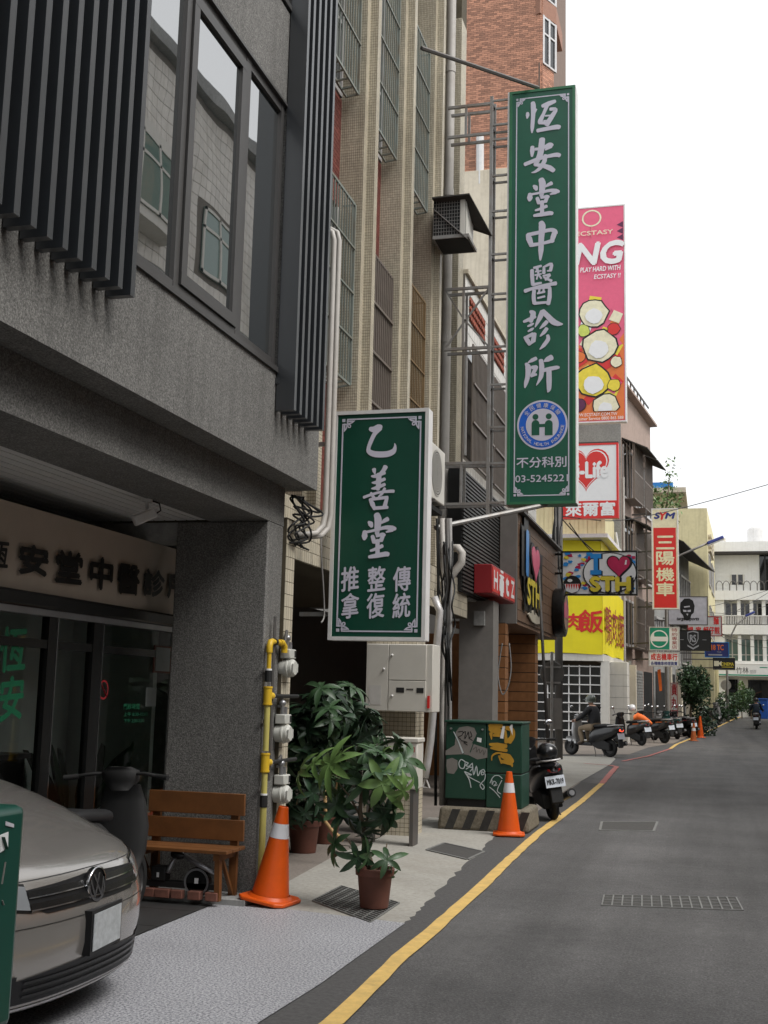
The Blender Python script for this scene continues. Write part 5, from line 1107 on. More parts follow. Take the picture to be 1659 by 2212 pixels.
# crest sign, noodle sign, pub sign, cinema sign -------------------------------
e8,xa,xb,za,zb=board('crest_sign','black sign with a grey shield crest under the sports sign',55.3,1468,1361,1536,1406,.2,'black_matte','black_gloss',.02)
q=P(1497,1382,Y=55.3); sh_=[(-.2,.26),(0,.31),(.2,.26),(.2,0),(.13,-.16),(0,-.26),(-.13,-.16),(-.2,0)]
MB().prism([(q.x+a*1.2,q.z+b*1.2+.04) for a,b in sh_],(0,55.297,0),UX,UZ,.001,.003).build('shield','grey_ink',e8); MB().prism([(q.x+a*1.03,q.z+b*1.03+.04) for a,b in sh_],(0,55.297,0),UX,UZ,.004,.006).build('shield','black_matte',e8)
text('RS','grey_ink',e8,(0,55.29,0),UX,UZ,q.x-.13,q.z-.1,q.x+.13,q.z+.22,bold=.03); MB().prism([(q.x-.26,q.z-.22),(q.x,q.z-.36),(q.x+.26,q.z-.22),(q.x+.24,q.z-.30),(q.x,q.z-.44),(q.x-.24,q.z-.30)],(0,55.297,0),UX,UZ,.004,.006).build('ribbon','grey_ink',e8)
for dx in (-.5,.5): box('rule','grey_ink',q.x+dx-.09,q.x+dx+.09,55.29,55.295,q.z-.01,q.z+.01,parent=e8)
bar(e8,(xa,55.4,zb-.1),(-2.9,55.4,zb-.1),.06,'galv_dark'); bar(e8,(xa,55.4,za+.1),(-2.9,55.4,za+.1),.06,'galv_dark')
e9,xa,xb,za,zb=board('noodle_sign','white sign with red brush characters 麵 and 蚵仔煎, partly behind others',61,1485,1331,1560,1374,.2,'paper','red_dark',.04)
for ch,x,y in (('麵',1547,1341),('楊',1492,1362),('家',1509,1362),('蚵',1525,1362),('仔',1537,1362),('煎',1549,1362)): tpx(ch,'red_sign',e9,61,x-5.5,y-8,x+5.5,y+8,off=.006,bold=.03)
bar(e9,(xa,61.1,zb-.1),(-2.3,61.2,zb-.1),.06,'galv_dark'); bar(e9,(xa,61.1,za+.1),(-2.3,61.2,za+.1),.06,'galv_dark')
f1,xa,xb,za,zb=board('pub_sign','navy sign with orange lettering 18 TC PUB above the cinema sign',63,1522,1387,1575,1420,.2,'navy_sign','blue_ink',.03)
tpx('18 TC','orange_sign',f1,63,1537,1393,1563,1404,off=.006,bold=.04); tpx('PUB','grey_ink',f1,63,1549,1407,1558,1410,off=.006); tpx('━━━━━━','grey_ink',f1,63,1530,1413,1560,1416,off=.006); bar(f1,(xa,63.1,zb-.2),(-1.9,63.1,zb-.2),.06,'galv_dark'); bar(f1,(xa,63.1,za+.2),(-1.9,63.1,za+.2),.06,'galv_dark')
f2,xa,xb,za,zb=board('cinema_sign','black film-edged sign lettered CINEMA with a projector',68,1540,1421,1588,1447,.2,'black_matte','black_gloss',.02)
tpx('CINEMA','yellow_ink',f2,68,1558,1431,1585,1438,off=.006,bold=.02); tpx('━━━━━━━━','yellow_ink',f2,68,1559,1440.4,1584,1441.6,off=.006)
q=P(1549,1434,Y=68); MB().prism([(q.x-.16,q.z-.12),(q.x+.1,q.z-.12),(q.x+.1,q.z-.02),(q.x+.24,q.z-.12),(q.x+.24,q.z+.16),(q.x+.1,q.z+.06),(q.x+.1,q.z+.16),(q.x-.16,q.z+.16)],(0,67.997,0),UX,UZ,.001,.004).build('projector','cream_ink',f2)
for k in range(24):
    x=xa+(xb-xa)*(k+.3)/24
    for z in (za-.03,zb-.02): box('film_tooth','cream_ink',x,x+.03,67.99,68.01,z,z+.06,parent=f2)
bar(f2,(xa,68.1,zb-.1),(-1.4,68.1,zb-.1),.06,'galv_dark'); bar(f2,(xa,68.1,za+.1),(-1.4,68.1,za+.1),.06,'galv_dark')
# shop fascia at the far end
f3,xa,xb,za,zb=board('shop_fascia','white shop fascia lettered 竹林 on the far white building',EY-.62,1552,1434,1690,1461,.25,'white','alu_white',.03)
tpx('竹林','black_ink',f3,EY-.62,1590,1441,1617,1455,off=.006); tpx('塑膠','grey_ink',f3,EY-.62,1620,1447,1634,1455,off=.006); tpx('━━━━━','green_badge',f3,EY-.62,1641,1441,1658,1443,off=.006); box('green_band','green_badge',xa+.03,xb-.03,EY-.628,EY-.623,za+.03,za+.12,parent=f3)
f4,xa,xb,za,zb=board('meatball_sign','upright white sign 貢丸 in dark red beside the lamp pole',56.5,1449,1475,1464,1562,.1,'paper','red_dark',.02)
for i,ch in enumerate('貢丸麵'): tpx(ch,'red_dark',f4,56.5,1451,1479+i*27,1462,1502+i*27,off=.006,bold=.03)
box('foot','galv_dark',xa,xb,56.45,56.7,0,za-.002,parent=f4)
# ================================================================ things on the clinic column and pavement
def loft(mb,secs,n=16,p=2.6,axis='x',cap=True):
    """superellipse rings: secs = [(along, across centre, up centre, half width, half height)...]"""
    b=len(mb.v)
    for (a,c,z,hw,hh) in secs:
        for k in range(n):
            g=2*math.pi*k/n; cs,sn=math.cos(g),math.sin(g)
            y=c+hw*math.copysign(abs(cs)**(2/p),cs); w=z+hh*math.copysign(abs(sn)**(2/p),sn)
            mb.v.append((a,y,w) if axis=='x' else (w,y,a))
    for i in range(len(secs)-1):
        for k in range(n):
            j=(k+1)%n; f=(b+i*n+k,b+(i+1)*n+k,b+(i+1)*n+j,b+i*n+j); mb.f.append(f if axis=='z' else tuple(reversed(f)))
    if cap:
        f=tuple(b+k for k in range(n)); e=tuple(b+(len(secs)-1)*n+k for k in range(n)); mb.f.append(f if axis=='x' else tuple(reversed(f))); mb.f.append(tuple(reversed(e)) if axis=='x' else e)
    return mb
# gas pipe
gy=P(563,1900,X=-3.385).y; gxp=-3.385
gp_=thing('gas_pipe','yellow gas riser pipe with tees on the grey column edge','pipe',(gxp,gy,0))
z_=lambda y,x=570: P(x,y,X=gxp).z
zt=[0.02,z_(1735),z_(1668),z_(1628),z_(1520),z_(1475),z_(1452),z_(1400)]
MB().cyl((gxp,gy,.05),(gxp,gy,zt[1]-.02),.026).build('pipe_length','gas_pale',gp_,smooth=True,autos=40)
MB().cyl((gxp,gy,.0),(gxp,gy,.07),.032).build('socket','gas_yellow',gp_)
MB().cyl((gxp,gy,zt[1]+.05),(gxp,gy,zt[2]),.024).build('pipe_length','gas_pale',gp_,smooth=True,autos=40); MB().cyl((gxp,gy,zt[3]+.02),(gxp,gy,zt[4]),.024).build('pipe_length','gas_pale',gp_,smooth=True,autos=40); MB().cyl((gxp,gy,zt[6]),(gxp,gy,zt[7]),.018).build('pipe_length','gas_yellow',gp_,smooth=True,autos=40)
for z in (zt[1]+.015,zt[6]-.03): MB().cyl((gxp,gy,z-.045),(gxp,gy,z+.045),.031).build('taped_joint','cable',gp_); MB().cyl((gxp,gy,z+.046),(gxp,gy,z+.06),.027).build('tape_end','white',gp_)
my=9.56; tees=[(zt[2]+zt[3])/2,(zt[4]+zt[5])/2-.02,zt[7]+.03]
for i,z in enumerate(tees):
    if i<2:
        t=MB().cyl((gxp,gy,z-.075),(gxp,gy,z+.075),.034,n=16).cyl((gxp,gy,z),(gxp+.01,gy+.075,z),.028).build('tee','gas_yellow',gp_,smooth=True,autos=40)
        for zz_ in (z-.07,z+.06): MB().cyl((gxp,gy,zz_),(gxp,gy,zz_+.012),.038,n=16).build('tee_rim','gas_yellow',gp_)
        MB().cyl((gxp+.01,gy+.076,z),(gxp+.02,my-.05,z),.016).build('branch','cable',gp_); MB().cyl((gxp+.012,gy+.077,z),(gxp+.013,gy+.09,z),.02).build('nut','white',gp_)
    else:
        MB().tube([(gxp,gy,z-.06),(gxp,gy,z-.01),(gxp,gy+.02,z+.025),(gxp,gy+.06,z+.03)],.026,12).build('elbow','gas_yellow',gp_,smooth=True,autos=50); MB().cyl((gxp,gy+.061,z+.03),(gxp+.01,gy+.20,z+.03),.02).build('branch','gas_yellow',gp_); MB().cyl((gxp,gy+.1,z+.03),(gxp,gy+.14,z+.03),.028).build('nut','cable',gp_)
        MB().tube([(gxp+.01,gy+.2,z+.03),(gxp+.01,gy+.26,z+.03),(gxp+.015,gy+.3,z),(gxp+.015,gy+.3,z-.05)],.027,12).build('elbow','gas_yellow',gp_,smooth=True,autos=50)
    MB().beam((gxp-.03,gy-.045,z-.2),(gxp-.03,gy+.045,z-.2),.015,.03).build('clip','galv_dark',gp_)
MB().cyl((-3.39,gy+.10,.9),(-3.39,gy+.10,2.2),.007).cyl((-3.39,gy+.125,.9),(-3.39,gy+.125,2.2),.007).build('thin_line','galv_dark',gp_)
for i,((bx_,by_),(cx_,cy_)) in enumerate((((613,1684),(605,1714)),((615.6,1553.7),(611.9,1582)),((626,1413),(621,1443)))):
    q=P(bx_,by_,X=-3.36); z=q.z; Ym=q.y
    r=thing('gas_meter',('lowest','middle','topmost')[i]+' of the three grey gas meters on the tiled pier','meter',(-3.37,Ym,z-.2),group='gas meters on the tiled pier')
    box('dial_box','meter_grey',-3.42,-3.33,Ym-.075,Ym+.075,z-.038,z+.04,parent=r,bevel=.008); box('dial_window','glass_dark',-3.41,-3.329,Ym+.03,Ym+.068,z-.025,z+.028,parent=r)
    MB().lathe([(.001,-.075),(.052,-.075),(.070,-.055),(.072,-.01),(.072,.0),(.08,.005),(.08,.018),(.072,.022),(.072,.05),(.055,.07),(.001,.07)],(-3.37,Ym-.015,z-.115),20,'x').build('body','meter_grey',r,smooth=True,autos=35)
    for dy in (-.075,.05): MB().cyl((-3.30,Ym-.015+dy*.8,z-.15),(-3.30,Ym-.015+dy*.8,z-.08),.008).build('rib','meter_grey',r)
    MB().cyl((-3.37,Ym-.04,z+.04),(-3.37,Ym-.04,z+.12),.017).cyl((-3.37,Ym+.035,z+.04),(-3.37,Ym+.035,z+.10),.015).build('pipe','steel',r); MB().sph((-3.37,Ym-.04,z+.13),.028).build('valve','steel',r,smooth=True)
    MB().tube([(-3.375,Ym-.04,z+.14),(-3.375,Ym-.05,z+.19),(-3.375,Ym-.1,tees[i])],.014,8).build('pipe','galv_dark',r); MB().beam((-3.40,Ym-.05,z+.105),(-3.40,Ym+.05,z+.105),.02,.02).build('bracket','steel',r)
# bench
bn=thing('bench','varnished pine bench against the grey column','bench',(-3.95,8.6,.0))
zb_=lambda y:P(430,y,Y=8.75).z
for a,b in ((1709,1757),(1765,1811)): box('back_plank','wood_bench',-4.28,-3.47,8.675,8.70,zb_(b)+.005,zb_(a),parent=bn,bevel=.004)
for i in range(3): box('seat_plank','wood_bench',-4.40,-3.47,8.36+i*.125,8.475+i*.125,.395,.422,parent=bn,bevel=.004)
for x in (-4.22,-3.56):
    box('leg','wood_bench',x-.03,x+.03,8.702,8.74,.05,.78,parent=bn); MB().beam((x,8.42,.39),(x,8.44,.05),.05,.04).build('leg','wood_bench',bn); MB().beam((x,8.48,.36),(x,8.72,.05),.025,.025).build('brace','wood_bench',bn); box('rail','wood_bench',x-.025,x+.025,8.38,8.70,.345,.394,parent=bn)
# machine and bricks under the bench
mc=thing('pedal_machine','black pedal machine with grey levers lying under the bench','machine',(-3.85,8.6,.05))
box('base','black_matte',-4.15,-3.56,8.47,8.56,.12,.16,parent=mc)
MB().lathe([(.001,-.03),(.10,-.03),(.11,0),(.10,.03),(.001,.03)],(-3.75,8.5,.17),22,'y').build('wheel','black_gloss',mc,smooth=True,autos=40); MB().lathe([(.085,-.034),(.10,-.036),(.10,-.03),(.085,-.03)],(-3.75,8.5,.17),22,'y').build('wheel_rim','steel',mc)
box('gear_case','black_matte',-4.12,-4.0,8.45,8.55,.162,.27,parent=mc,bevel=.01); box('badge','white',-4.07,-4.05,8.447,8.449,.19,.225,parent=mc); box('badge','white',-3.765,-3.735,8.464,8.468,.16,.20,parent=mc)
MB().tube([(-3.92,8.5,.38),(-3.75,8.48,.30),(-3.58,8.46,.24)],.02,8).build('lever','steel',mc,smooth=True); MB().tube([(-3.93,8.5,.36),(-3.98,8.48,.26),(-3.99,8.47,.22)],.018,8).build('lever','steel',mc,smooth=True); MB().sph((-3.92,8.5,.36),.05,sc=(1.3,1,.8)).build('hub','black_gloss',mc,smooth=True)
for i,(x,l) in enumerate(((-4.12,.11),(-4.0,.12),(-3.88,.09),(-3.74,.10),(-3.60,.10))):
    b=box('brick','brick_old',x-l/2,x+l/2,8.40,8.46+.01*(i%2),.05,.112,bevel=.005); tag(b,('leftmost old red brick','second old red brick from the left','middle old red brick','fourth old red brick from the left','rightmost old red brick')[i]+' in the row under the bench','brick','bricks under the bench')
# cones -----------------------------------------------------------------
def cone(label,base,H,rb,rt,pl,tilt,az,mo='cone_orange',bands=((.66,.82),),group='orange traffic cones',sq=None):
    r=thing('traffic_cone',label,'cone',base,group,local=True); r.rotation_euler=(0,0,az)
    T=Matrix.Rotation(tilt,4,'Y')
    def tr(mb):
        mb.v=[tuple(T@Vector(v)) for v in mb.v]; return mb
    rad=lambda f: rb+(rt-rb)*f
    h0=.03
    cuts=[0]+[c for b in bands for c in b]+[1]
    for i in range(len(cuts)-1):
        a,b=cuts[i],cuts[i+1]; white=i%2==1; e=.002 if white else 0
        prof=[(rad(a)+e,h0+a*(H-h0)),(rad(b)+e,h0+b*(H-h0))]
        if i==len(cuts)-2: prof+=[(rad(1)*.85,H+.004),(rad(1)*.75,H-.01),(rad(.92)*.72,H-.06)]
        tr(MB().lathe(prof,n=28)).build('reflective_band' if white else 'body','cone_white' if white else mo,r,smooth=True,autos=40)
    s=pl/2; c=s*.28
    oct_=[(s-c,-s),(s,-s+c),(s,s-c),(s-c,s),(-s+c,s),(-s,s-c),(-s,-s+c),(-s+c,-s)]
    tr(MB().prism(oct_,(0,0,0),UX,UY,.0,.028)).build('base_plate',mo,r,bevel=.008); tr(MB().lathe([(rb+.025,.027),(rb+.004,.05)],n=28)).build('base_collar',mo,r,smooth=True)
    return r
q=G(582,1955); cone('leaning orange traffic cone beside the grey column',(q.x,q.y,.036),.70,.145,.038,.39,R(7.5),R(-8))
q=P(1099,1800,Y=14.02); cone('orange traffic cone in front of the graffitied green cabinet',(q.x,q.y,.012),.72,.135,.034,.37,R(0),R(10))
q=G(1498,1601); cone('faded old cone among the far plants, the thinner of two',(q.x,q.y,gz(q.y)+.008),.72,.13,.04,.36,R(2),R(20),'cone_old',((.55,.72),),'far cones by the kerb')
q=G(1538-25,1594); cone('orange cone at the far kerb beside the shrubs',(q.x,q.y,gz(q.y)+.008),.95,.15,.04,.40,R(0),R(20),'cone_orange',(),'far cones by the kerb')
# near green box at the picture's edge -----------------------------------
nb=thing('utility_cabinet','plain teal-green metal cabinet at the lower left, before the car','cabinet',(-2.75,3.3,0))
yb1=P(48,1900,X=-2.42).y; box('body','cabinet_teal',-3.0,-2.42,2.7,yb1,.40,1.17,parent=nb,bevel=.03); box('lower_body','cabinet_teal',-3.0,-2.425,2.7,yb1-.004,.0,.392,parent=nb,bevel=.02); box('seam','black_matte',-2.99,-2.43,2.71,yb1-.01,.385,.405,parent=nb)
def nbp(x,y): q=P(x,y,X=-2.417); return (q.y,q.z)
MB().prism([nbp(0,1804),nbp(18,1797),nbp(17,1830),nbp(0,1842)],(-2.42,0,0),UY,UZ,.002,.004).build('sticker','white',nb); MB().prism([nbp(12,1774),nbp(30,1780),nbp(30,1788),nbp(12,1783)],(-2.42,0,0),UY,UZ,.002,.004).build('sticker','grey_pale',nb)
MB().beam(Vector((-2.413,*nbp(3,1808))),Vector((-2.413,*nbp(11,1834))),.02,.002).build('sticker_mark','cabinet_green',nb)
for a,b in (((12,1862),(4,1910)),((5,1945),(8,1955))): MB().beam(Vector((-2.417,*nbp(*a))),Vector((-2.417,*nbp(*b))),.006,.002).build('scratch','paint_grey',nb)
# street transformer cabinet ------------------------------------------------
tc=thing('transformer_cabinet','dark green street cabinet covered in graffiti on a striped plinth','cabinet',(-2.68,14.8,0))
CYc=14.42
MB().prism([(-3.22,.0),(-2.10,.0),(-2.13,.27),(-3.19,.27)],(0,14.3,0),UX,UZ,-.95,0).build('plinth','plinth_concrete',tc,bevel=.04)
for i in range(5): x=-3.12+i*.21; MB().prism([(x,.02),(x+.10,.02),(x+.19,.25),(x+.09,.25)],(0,14.3,0),UX,UZ,.001,.004).build('stripe','stripe_black',tc)
xm=P(1050,1650,Y=CYc).x; xr=P(1127,1650,Y=CYc).x; xl=P(962,1650,Y=CYc).x; zt_=P(1050,1558,Y=CYc).z; zm=P(1090,1672,Y=CYc).z
box('main_body','cabinet_green',xl,xm-.006,CYc,15.05,.36,zt_-.03,parent=tc,bevel=.012); box('main_base','black_matte',xl+.02,xm-.01,CYc+.04,15.0,.27,.359,parent=tc); box('lid','cabinet_green',xl-.02,xr+.01,CYc-.02,15.08,zt_-.028,zt_,parent=tc,bevel=.008)
box('side_body','cabinet_green',xm,xr,CYc+.005,15.05,zm+.006,zt_-.03,parent=tc,bevel=.012); box('side_body','cabinet_green',xm,xr,CYc+.003,15.05,.272,zm-.004,parent=tc,bevel=.012); box('seam','black_matte',xm+.01,xr-.01,CYc+.012,15.0,zm-.02,zm+.02,parent=tc)
for x in (P(975,1572,Y=CYc).x,P(1043,1572,Y=CYc).x): MB().cyl((x,CYc,zt_-.1),(x,CYc-.03,zt_-.1),.012).build('lug','steel',tc)
def gsrc(x,y): q=P((1700+x*.36166)/1.8517,(2850+y*.36166)/1.8517,Y=CYc); return q.x,q.z
kpx=.36166/1.8517/FPX*15.2
def graf(m,strokes,d0,name='graffiti',par=tc):
    mb=MB()
    for i,s in enumerate(strokes): ribbon(mb,[(*gsrc(x,y),w*kpx) for x,y,w in s],d0+.0005*i,Vector((0,CYc,0)),UX,UZ)
    return mb.build(name,m,par)
def blob(m,pts,d): return MB().prism([gsrc(*p) for p in pts],(0,CYc,0),UX,UZ,d,d+.0008).build('paint_patch',m,tc)
blob('paint_grey',[(340,215),(380,165),(470,150),(545,170),(575,240),(520,340),(540,350),(690,400),(690,500),(580,520),(480,470),(420,460),(225,470),(230,420),(330,360)],.0006)
blob('paint_grey',[(240,520),(300,500),(360,530),(360,620),(320,680),(250,670),(235,590)],.0006)
graf('cabinet_green',[[(315,215,12),(370,330,14),(425,450,16)],[(575,240,10),(500,440,10)]],.002); graf('paint_white',[[(318,212,8),(370,320,14),(420,445,18)]],.0035)
graf('black_ink',[[(365,215,8),(420,210,8),(410,250,8),(370,270,8),(400,300,8)],[(420,230,8),(450,210,8),(440,290,8),(470,240,8),(480,215,8),(490,290,8)],[(500,210,8),(520,260,8),(490,280,8),(525,310,8)],[(400,310,8),(470,330,8),(430,330,8),(470,360,8)]],.004)
graf('black_ink',[[(530,410,4),(570,380,4),(570,440,4),(600,400,4),(610,450,4),(640,410,4),(650,470,4),(670,420,4)]],.004)
graf('paint_white',[[(440,540,10),(400,520,10),(376,560,10),(390,610,10),(430,615,10),(445,560,10)],[(440,545,10),(480,560,10),(450,585,10),(490,600,10),(455,625,10)],[(525,560,10),(490,600,10),(530,610,10),(500,650,10)],[(525,560,9),(540,690,9),(570,590,10),(585,700,10),(610,650,9)],[(610,650,9),(650,630,9),(660,670,9),(630,690,9),(625,655,9),(665,680,9),(660,740,9),(610,800,9),(640,850,9),(655,820,9),(620,780,9)],[(440,655,12),(490,740,10),(510,830,9)],[(440,655,14),(520,690,10),(460,690,8),(540,740,8),(610,775,8)]],.0045)
graf('paint_white',[[(735,740,8),(770,700,8),(820,700,8),(855,730,8)],[(720,780,8),(740,740,8),(745,800,8),(760,760,8),(790,780,8),(760,810,8),(800,800,8)],[(850,750,8),(800,860,8),(840,900,8)],[(715,825,9),(770,870,8),(830,940,8)]],.0045)
graf('paint_yellow',[[(715,150,40),(780,145,60),(850,150,40)],[(720,180,50),(800,200,80),(850,215,30)],[(730,230,40),(735,270,20),(738,298,8)],[(760,250,30),(830,255,30)],[(900,170,40),(960,190,50),(970,260,50),(930,320,60)],[(890,200,20),(900,330,40)],[(715,350,20),(800,365,60),(900,372,40)],[(730,392,20),(820,405,40),(905,420,30)],[(740,530,10),(745,480,16),(790,450,20),(850,450,16)],[(850,470,50),(920,500,80),(970,545,40)],[(840,540,30),(920,550,50),(960,575,30),(966,600,10)],[(820,480,20),(850,560,20)]],.006)
blob('white',[(860,150),(888,152),(868,290),(830,285)],.009); blob('white',[(935,160),(970,110),(970,255)],.009); blob('white',[(578,275),(627,285),(622,332),(573,318)],.003)
# air conditioner on the ground and the meter cabinet ---------------------------------
ac=thing('outdoor_unit','beige air-conditioner unit standing among the potted plants','air conditioner',(-3.35,12.6,0))
X0,X1,Z0,Z1=-3.66,-3.04,.60,1.09; Ya=12.5
box('casing','box_white',X0,X1,Ya,Ya+.28,Z0,Z1,parent=ac,bevel=.015); box('lid','box_white',X0-.012,X1+.012,Ya-.012,Ya+.29,Z1+.001,Z1+.05,parent=ac,bevel=.01)
mb=MB(); disc(mb,X0+.24,(Z0+Z1)/2,.19,.002,Vector((0,Ya,0)),UX,UZ); mb.build('fan_opening','black_matte',ac)
for k in range(5): mb=MB(); r0=.03+.036*k; disc(mb,X0+.24,(Z0+Z1)/2,r0+.006,.006,Vector((0,Ya,0)),UX,UZ,32,r0); mb.build('fan_ring','dark_bronze',ac)
box('label','red_dark',X1-.17,X1-.03,Ya-.004,Ya-.001,Z1-.10,Z1-.045,parent=ac); text('日立','white',ac,(0,Ya-.005,0),UX,UZ,X1-.10,Z1-.09,X1-.04,Z1-.055)
for x in (X0+.06,X1-.08): box('stand','galv_dark',x,x+.04,Ya+.02,Ya+.26,0,Z0-.002,parent=ac)
mcab=thing('meter_cabinet','white steel meter cabinet hung above the air-conditioner unit','cabinet',(-3.43,13.1,1.42))
xa,xmid,xb=P(790,1450,Y=13).x,P(839,1450,Y=13).x,P(921,1450,Y=13).x; za,zb=P(860,1537,Y=13).z,P(860,1391,Y=13).z
box('casing','box_white',xa,xb+.07,13.015,13.4,za,zb,parent=mcab,bevel=.008); box('door','box_white',xa+.006,xmid-.004,13.0,13.014,za+.006,zb-.006,parent=mcab,bevel=.004)
zc=P(880,1470,Y=13).z
box('door','box_white',xmid+.004,xb-.004,13.0,13.014,zc+.004,zb-.006,parent=mcab,bevel=.004); box('door','box_white',xmid+.004,xb-.004,13.0,13.014,za+.006,zc-.004,parent=mcab,bevel=.004)
for x0,x1 in ((856,873),(900,915)): box('slot','black_matte',P(x0,1490,Y=13).x,P(x1,1490,Y=13).x,12.996,12.999,P(860,1496,Y=13).z,P(860,1485,Y=13).z,parent=mcab)
box('slot','galv_dark',P(878,1488,Y=13).x,P(893,1488,Y=13).x,12.996,12.999,P(860,1490,Y=13).z,P(860,1487,Y=13).z,parent=mcab)
box('notice','paper',P(797,1500,Y=13).x,P(823,1500,Y=13).x,12.997,12.999,P(800,1522,Y=13).z,P(800,1480,Y=13).z,parent=mcab); box('red_tag','red_sign',P(923,1515,Y=13).x,P(928,1515,Y=13).x,12.99,13.01,P(920,1530,Y=13).z,P(920,1503,Y=13).z,parent=mcab)
for x,y in ((847,1415),(829,1445),(847,1503)): MB().sph(P(x,y,Y=12.99),.014).build('latch','alu_white',mcab,smooth=True)
bt('tile_column','beige_joint',-3.9,-3.30,13.42,13.85,0,2.78)
tcx=Tiles(bb,'column_tile','beige_tile',.05,.05,.005,.004,limit=150); tcx.face((-3.9,13.42,0),UX,UZ,.6,2.78); tcx.face((-3.30,13.42,0),UY,UZ,.43,2.78); tcx.done()
# wall units ----------------------------------------------------------------------------
a2=thing('outdoor_unit','beige air-conditioner unit bracketed on the wall beside the near green sign','air conditioner',(-3.55,15,4.1))
box('casing','box_white',-3.74,-3.42,14.50,15.34,4.12,4.86,parent=a2,bevel=.02); mb=MB(); disc(mb,14.85,4.49,.31,.003,Vector((-3.42,0,0)),UY,UZ); mb.build('fan_opening','galv_dark',a2)
for k in range(8): mb=MB(); r0=.04+.036*k; disc(mb,14.85,4.49,r0+.012,.008,Vector((-3.42,0,0)),UY,UZ,32,r0); mb.build('fan_ring','box_white',a2)
for y in (14.6,15.2): MB().beam((-3.76,y,4.09),(-3.38,y,4.09),.04,.04).build('bracket','galv_dark',a2)
box('drip_tray','rubber',-3.74,-3.45,14.5,15.35,4.0,4.06,parent=a2)
a3=thing('window_unit','hooded window air-conditioner in a mesh cage high on the tiled wall','air conditioner',(-3.4,16,8))
Yh=15.9; hx0,hx1=-3.78,P(1005,470,Y=Yh).x; hz0,hz1=P(980,508,Y=Yh).z,P(980,432,Y=Yh).z
box('cage','black_matte',hx0,hx1,Yh,Yh+.55,hz0,hz1,parent=a3); box('side_panel','off_white',hx1,hx1+.012,Yh+.02,Yh+.55,hz0,hz1,parent=a3)
for i in range(11): x=hx0+(hx1-hx0-.08)*i/10; box('mesh_wire','galv',x,x+.006,Yh-.012,Yh-.006,hz0,hz1,parent=a3)
for i in range(11): z=hz0+(hz1-hz0)*i/10; box('mesh_wire','galv',hx0,hx1-.07,Yh-.018,Yh-.0125,z,z+.006,parent=a3)
box('corner_post','off_white',hx1-.07,hx1,Yh-.02,Yh-.001,hz0,hz1,parent=a3)
q0=Vector((hx0,Yh-.12,hz1+.02)); MB().add([q0,(hx1+.08,Yh-.12,hz1+.03),(hx1+.27,Yh+.7,hz1-.30),(hx0,Yh+.7,hz1+.02),q0-UZ*.02,(hx1+.08,Yh-.12,hz1+.01),(hx1+.27,Yh+.7,hz1-.32),(hx0,Yh+.7,hz1)],[(0,1,2,3),(7,6,5,4),(0,4,5,1),(1,5,6,2),(2,6,7,3),(3,7,4,0)]).build('hood','roof_dark',a3)
box('tray','galv',hx0,hx1+.06,Yh-.03,Yh+.6,hz0-.05,hz0-.002,parent=a3); box('tray_floor','black_matte',hx0+.03,hx1+.03,Yh,Yh+.55,hz0-.06,hz0-.052,parent=a3)
MB().beam((hx0,Yh-.03,hz1-.12),(hx1+.05,Yh-.035,hz0-.09),.03,.012).build('strap','galv',a3)
# pipes on the walls ------------------------------------------------------------------------
for i,(yy,lb) in enumerate(((9.93,'left one of two pale pipes running down beside the near green sign'),(10.08,'right one of two pale pipes running down beside the near green sign'))):
    tp=P(723 if i==0 else 733,498,X=-3.31).z
    o=MB().tube([(-3.75,yy-.1,tp-.02),(-3.40,yy-.02,tp+.02),(-3.33,yy,tp-.02),(-3.31,yy,tp-.10),(-3.31,yy,3.2),(-3.32,yy-.02,3.08),(-3.36,yy-.1,3.0),(-3.45,yy-.3,2.96),(-3.9,9.55,2.9)],.026,12).build('wall_pipe','pvc',smooth=True); tag(o,lb,'pipe','pipes beside the near sign')
dp=thing('drain_pipe','thick cream drain pipe in the recess of the tiled wall','pipe',(-4.0,17.2,3)); xp=P(966,600,Y=17.2).x
MB().cyl((xp,17.2,3.2),(xp,17.2,13.4),.075,n=16).build('pipe','pvc',dp,smooth=True,autos=40)
for z in (4.6,7.0,9.4,11.5): MB().cyl((xp,17.2,z),(xp,17.2,z+.12),.084,n=16).build('socket','pvc',dp)
el=thing('elbow_pipe','fat cream elbow pipe bulging from the wall left of the black louvres','pipe',(-3.4,16,3))
MB().tube([P(950,1270,Y=15.6),P(975,1245,Y=15.6),P(997,1215,Y=15.6),P(998,1195,Y=15.6),P(990,1184,Y=15.6),P(968,1184,Y=15.8)],.055,12).build('pipe','pvc',el,smooth=True)
sp_=thing('strap_duct','grey flat duct with hook hanging down the wall beside the meter cabinet','duct',(-3.1,13.7,1))
MB().tube([P(x,y,Y=13.6) for x,y in ((938,1290),(950,1320),(945,1380),(938,1450),(936,1530),(930,1600),(923,1650),(918,1680))],.045,8).build('duct','alu',sp_,smooth=True); MB().tube([P(x,y,Y=13.6) for x,y in ((918,1682),(914,1700),(928,1702),(920,1682))],.012,6).build('hook','alu',sp_)
rp=random.Random(3)
for i,(x0,x1,m,r_,lb) in enumerate(((957,955,'pvc',.04,'pale riser pipe just right of the grey duct'),(966,963,'galv_dark',.03,'thin dark riser pipe beside the arcade wall'),(945,941,'cable',.02,'thick black cable running down beside the grey duct'),(972,972,'cable_grey',.025,'thin grey riser pipe left of the grey column'))):
    o=MB().tube([P(x0+rp.uniform(-2,2),1120,Y=15.2),P(x0+2,1250,Y=15.2),P(x0,1400,Y=15.2),P(x1,1560,Y=15.2),P(x1,1740,Y=15.2)],r_,8).build('riser_pipe',m,smooth=True); tag(o,lb,'pipe')
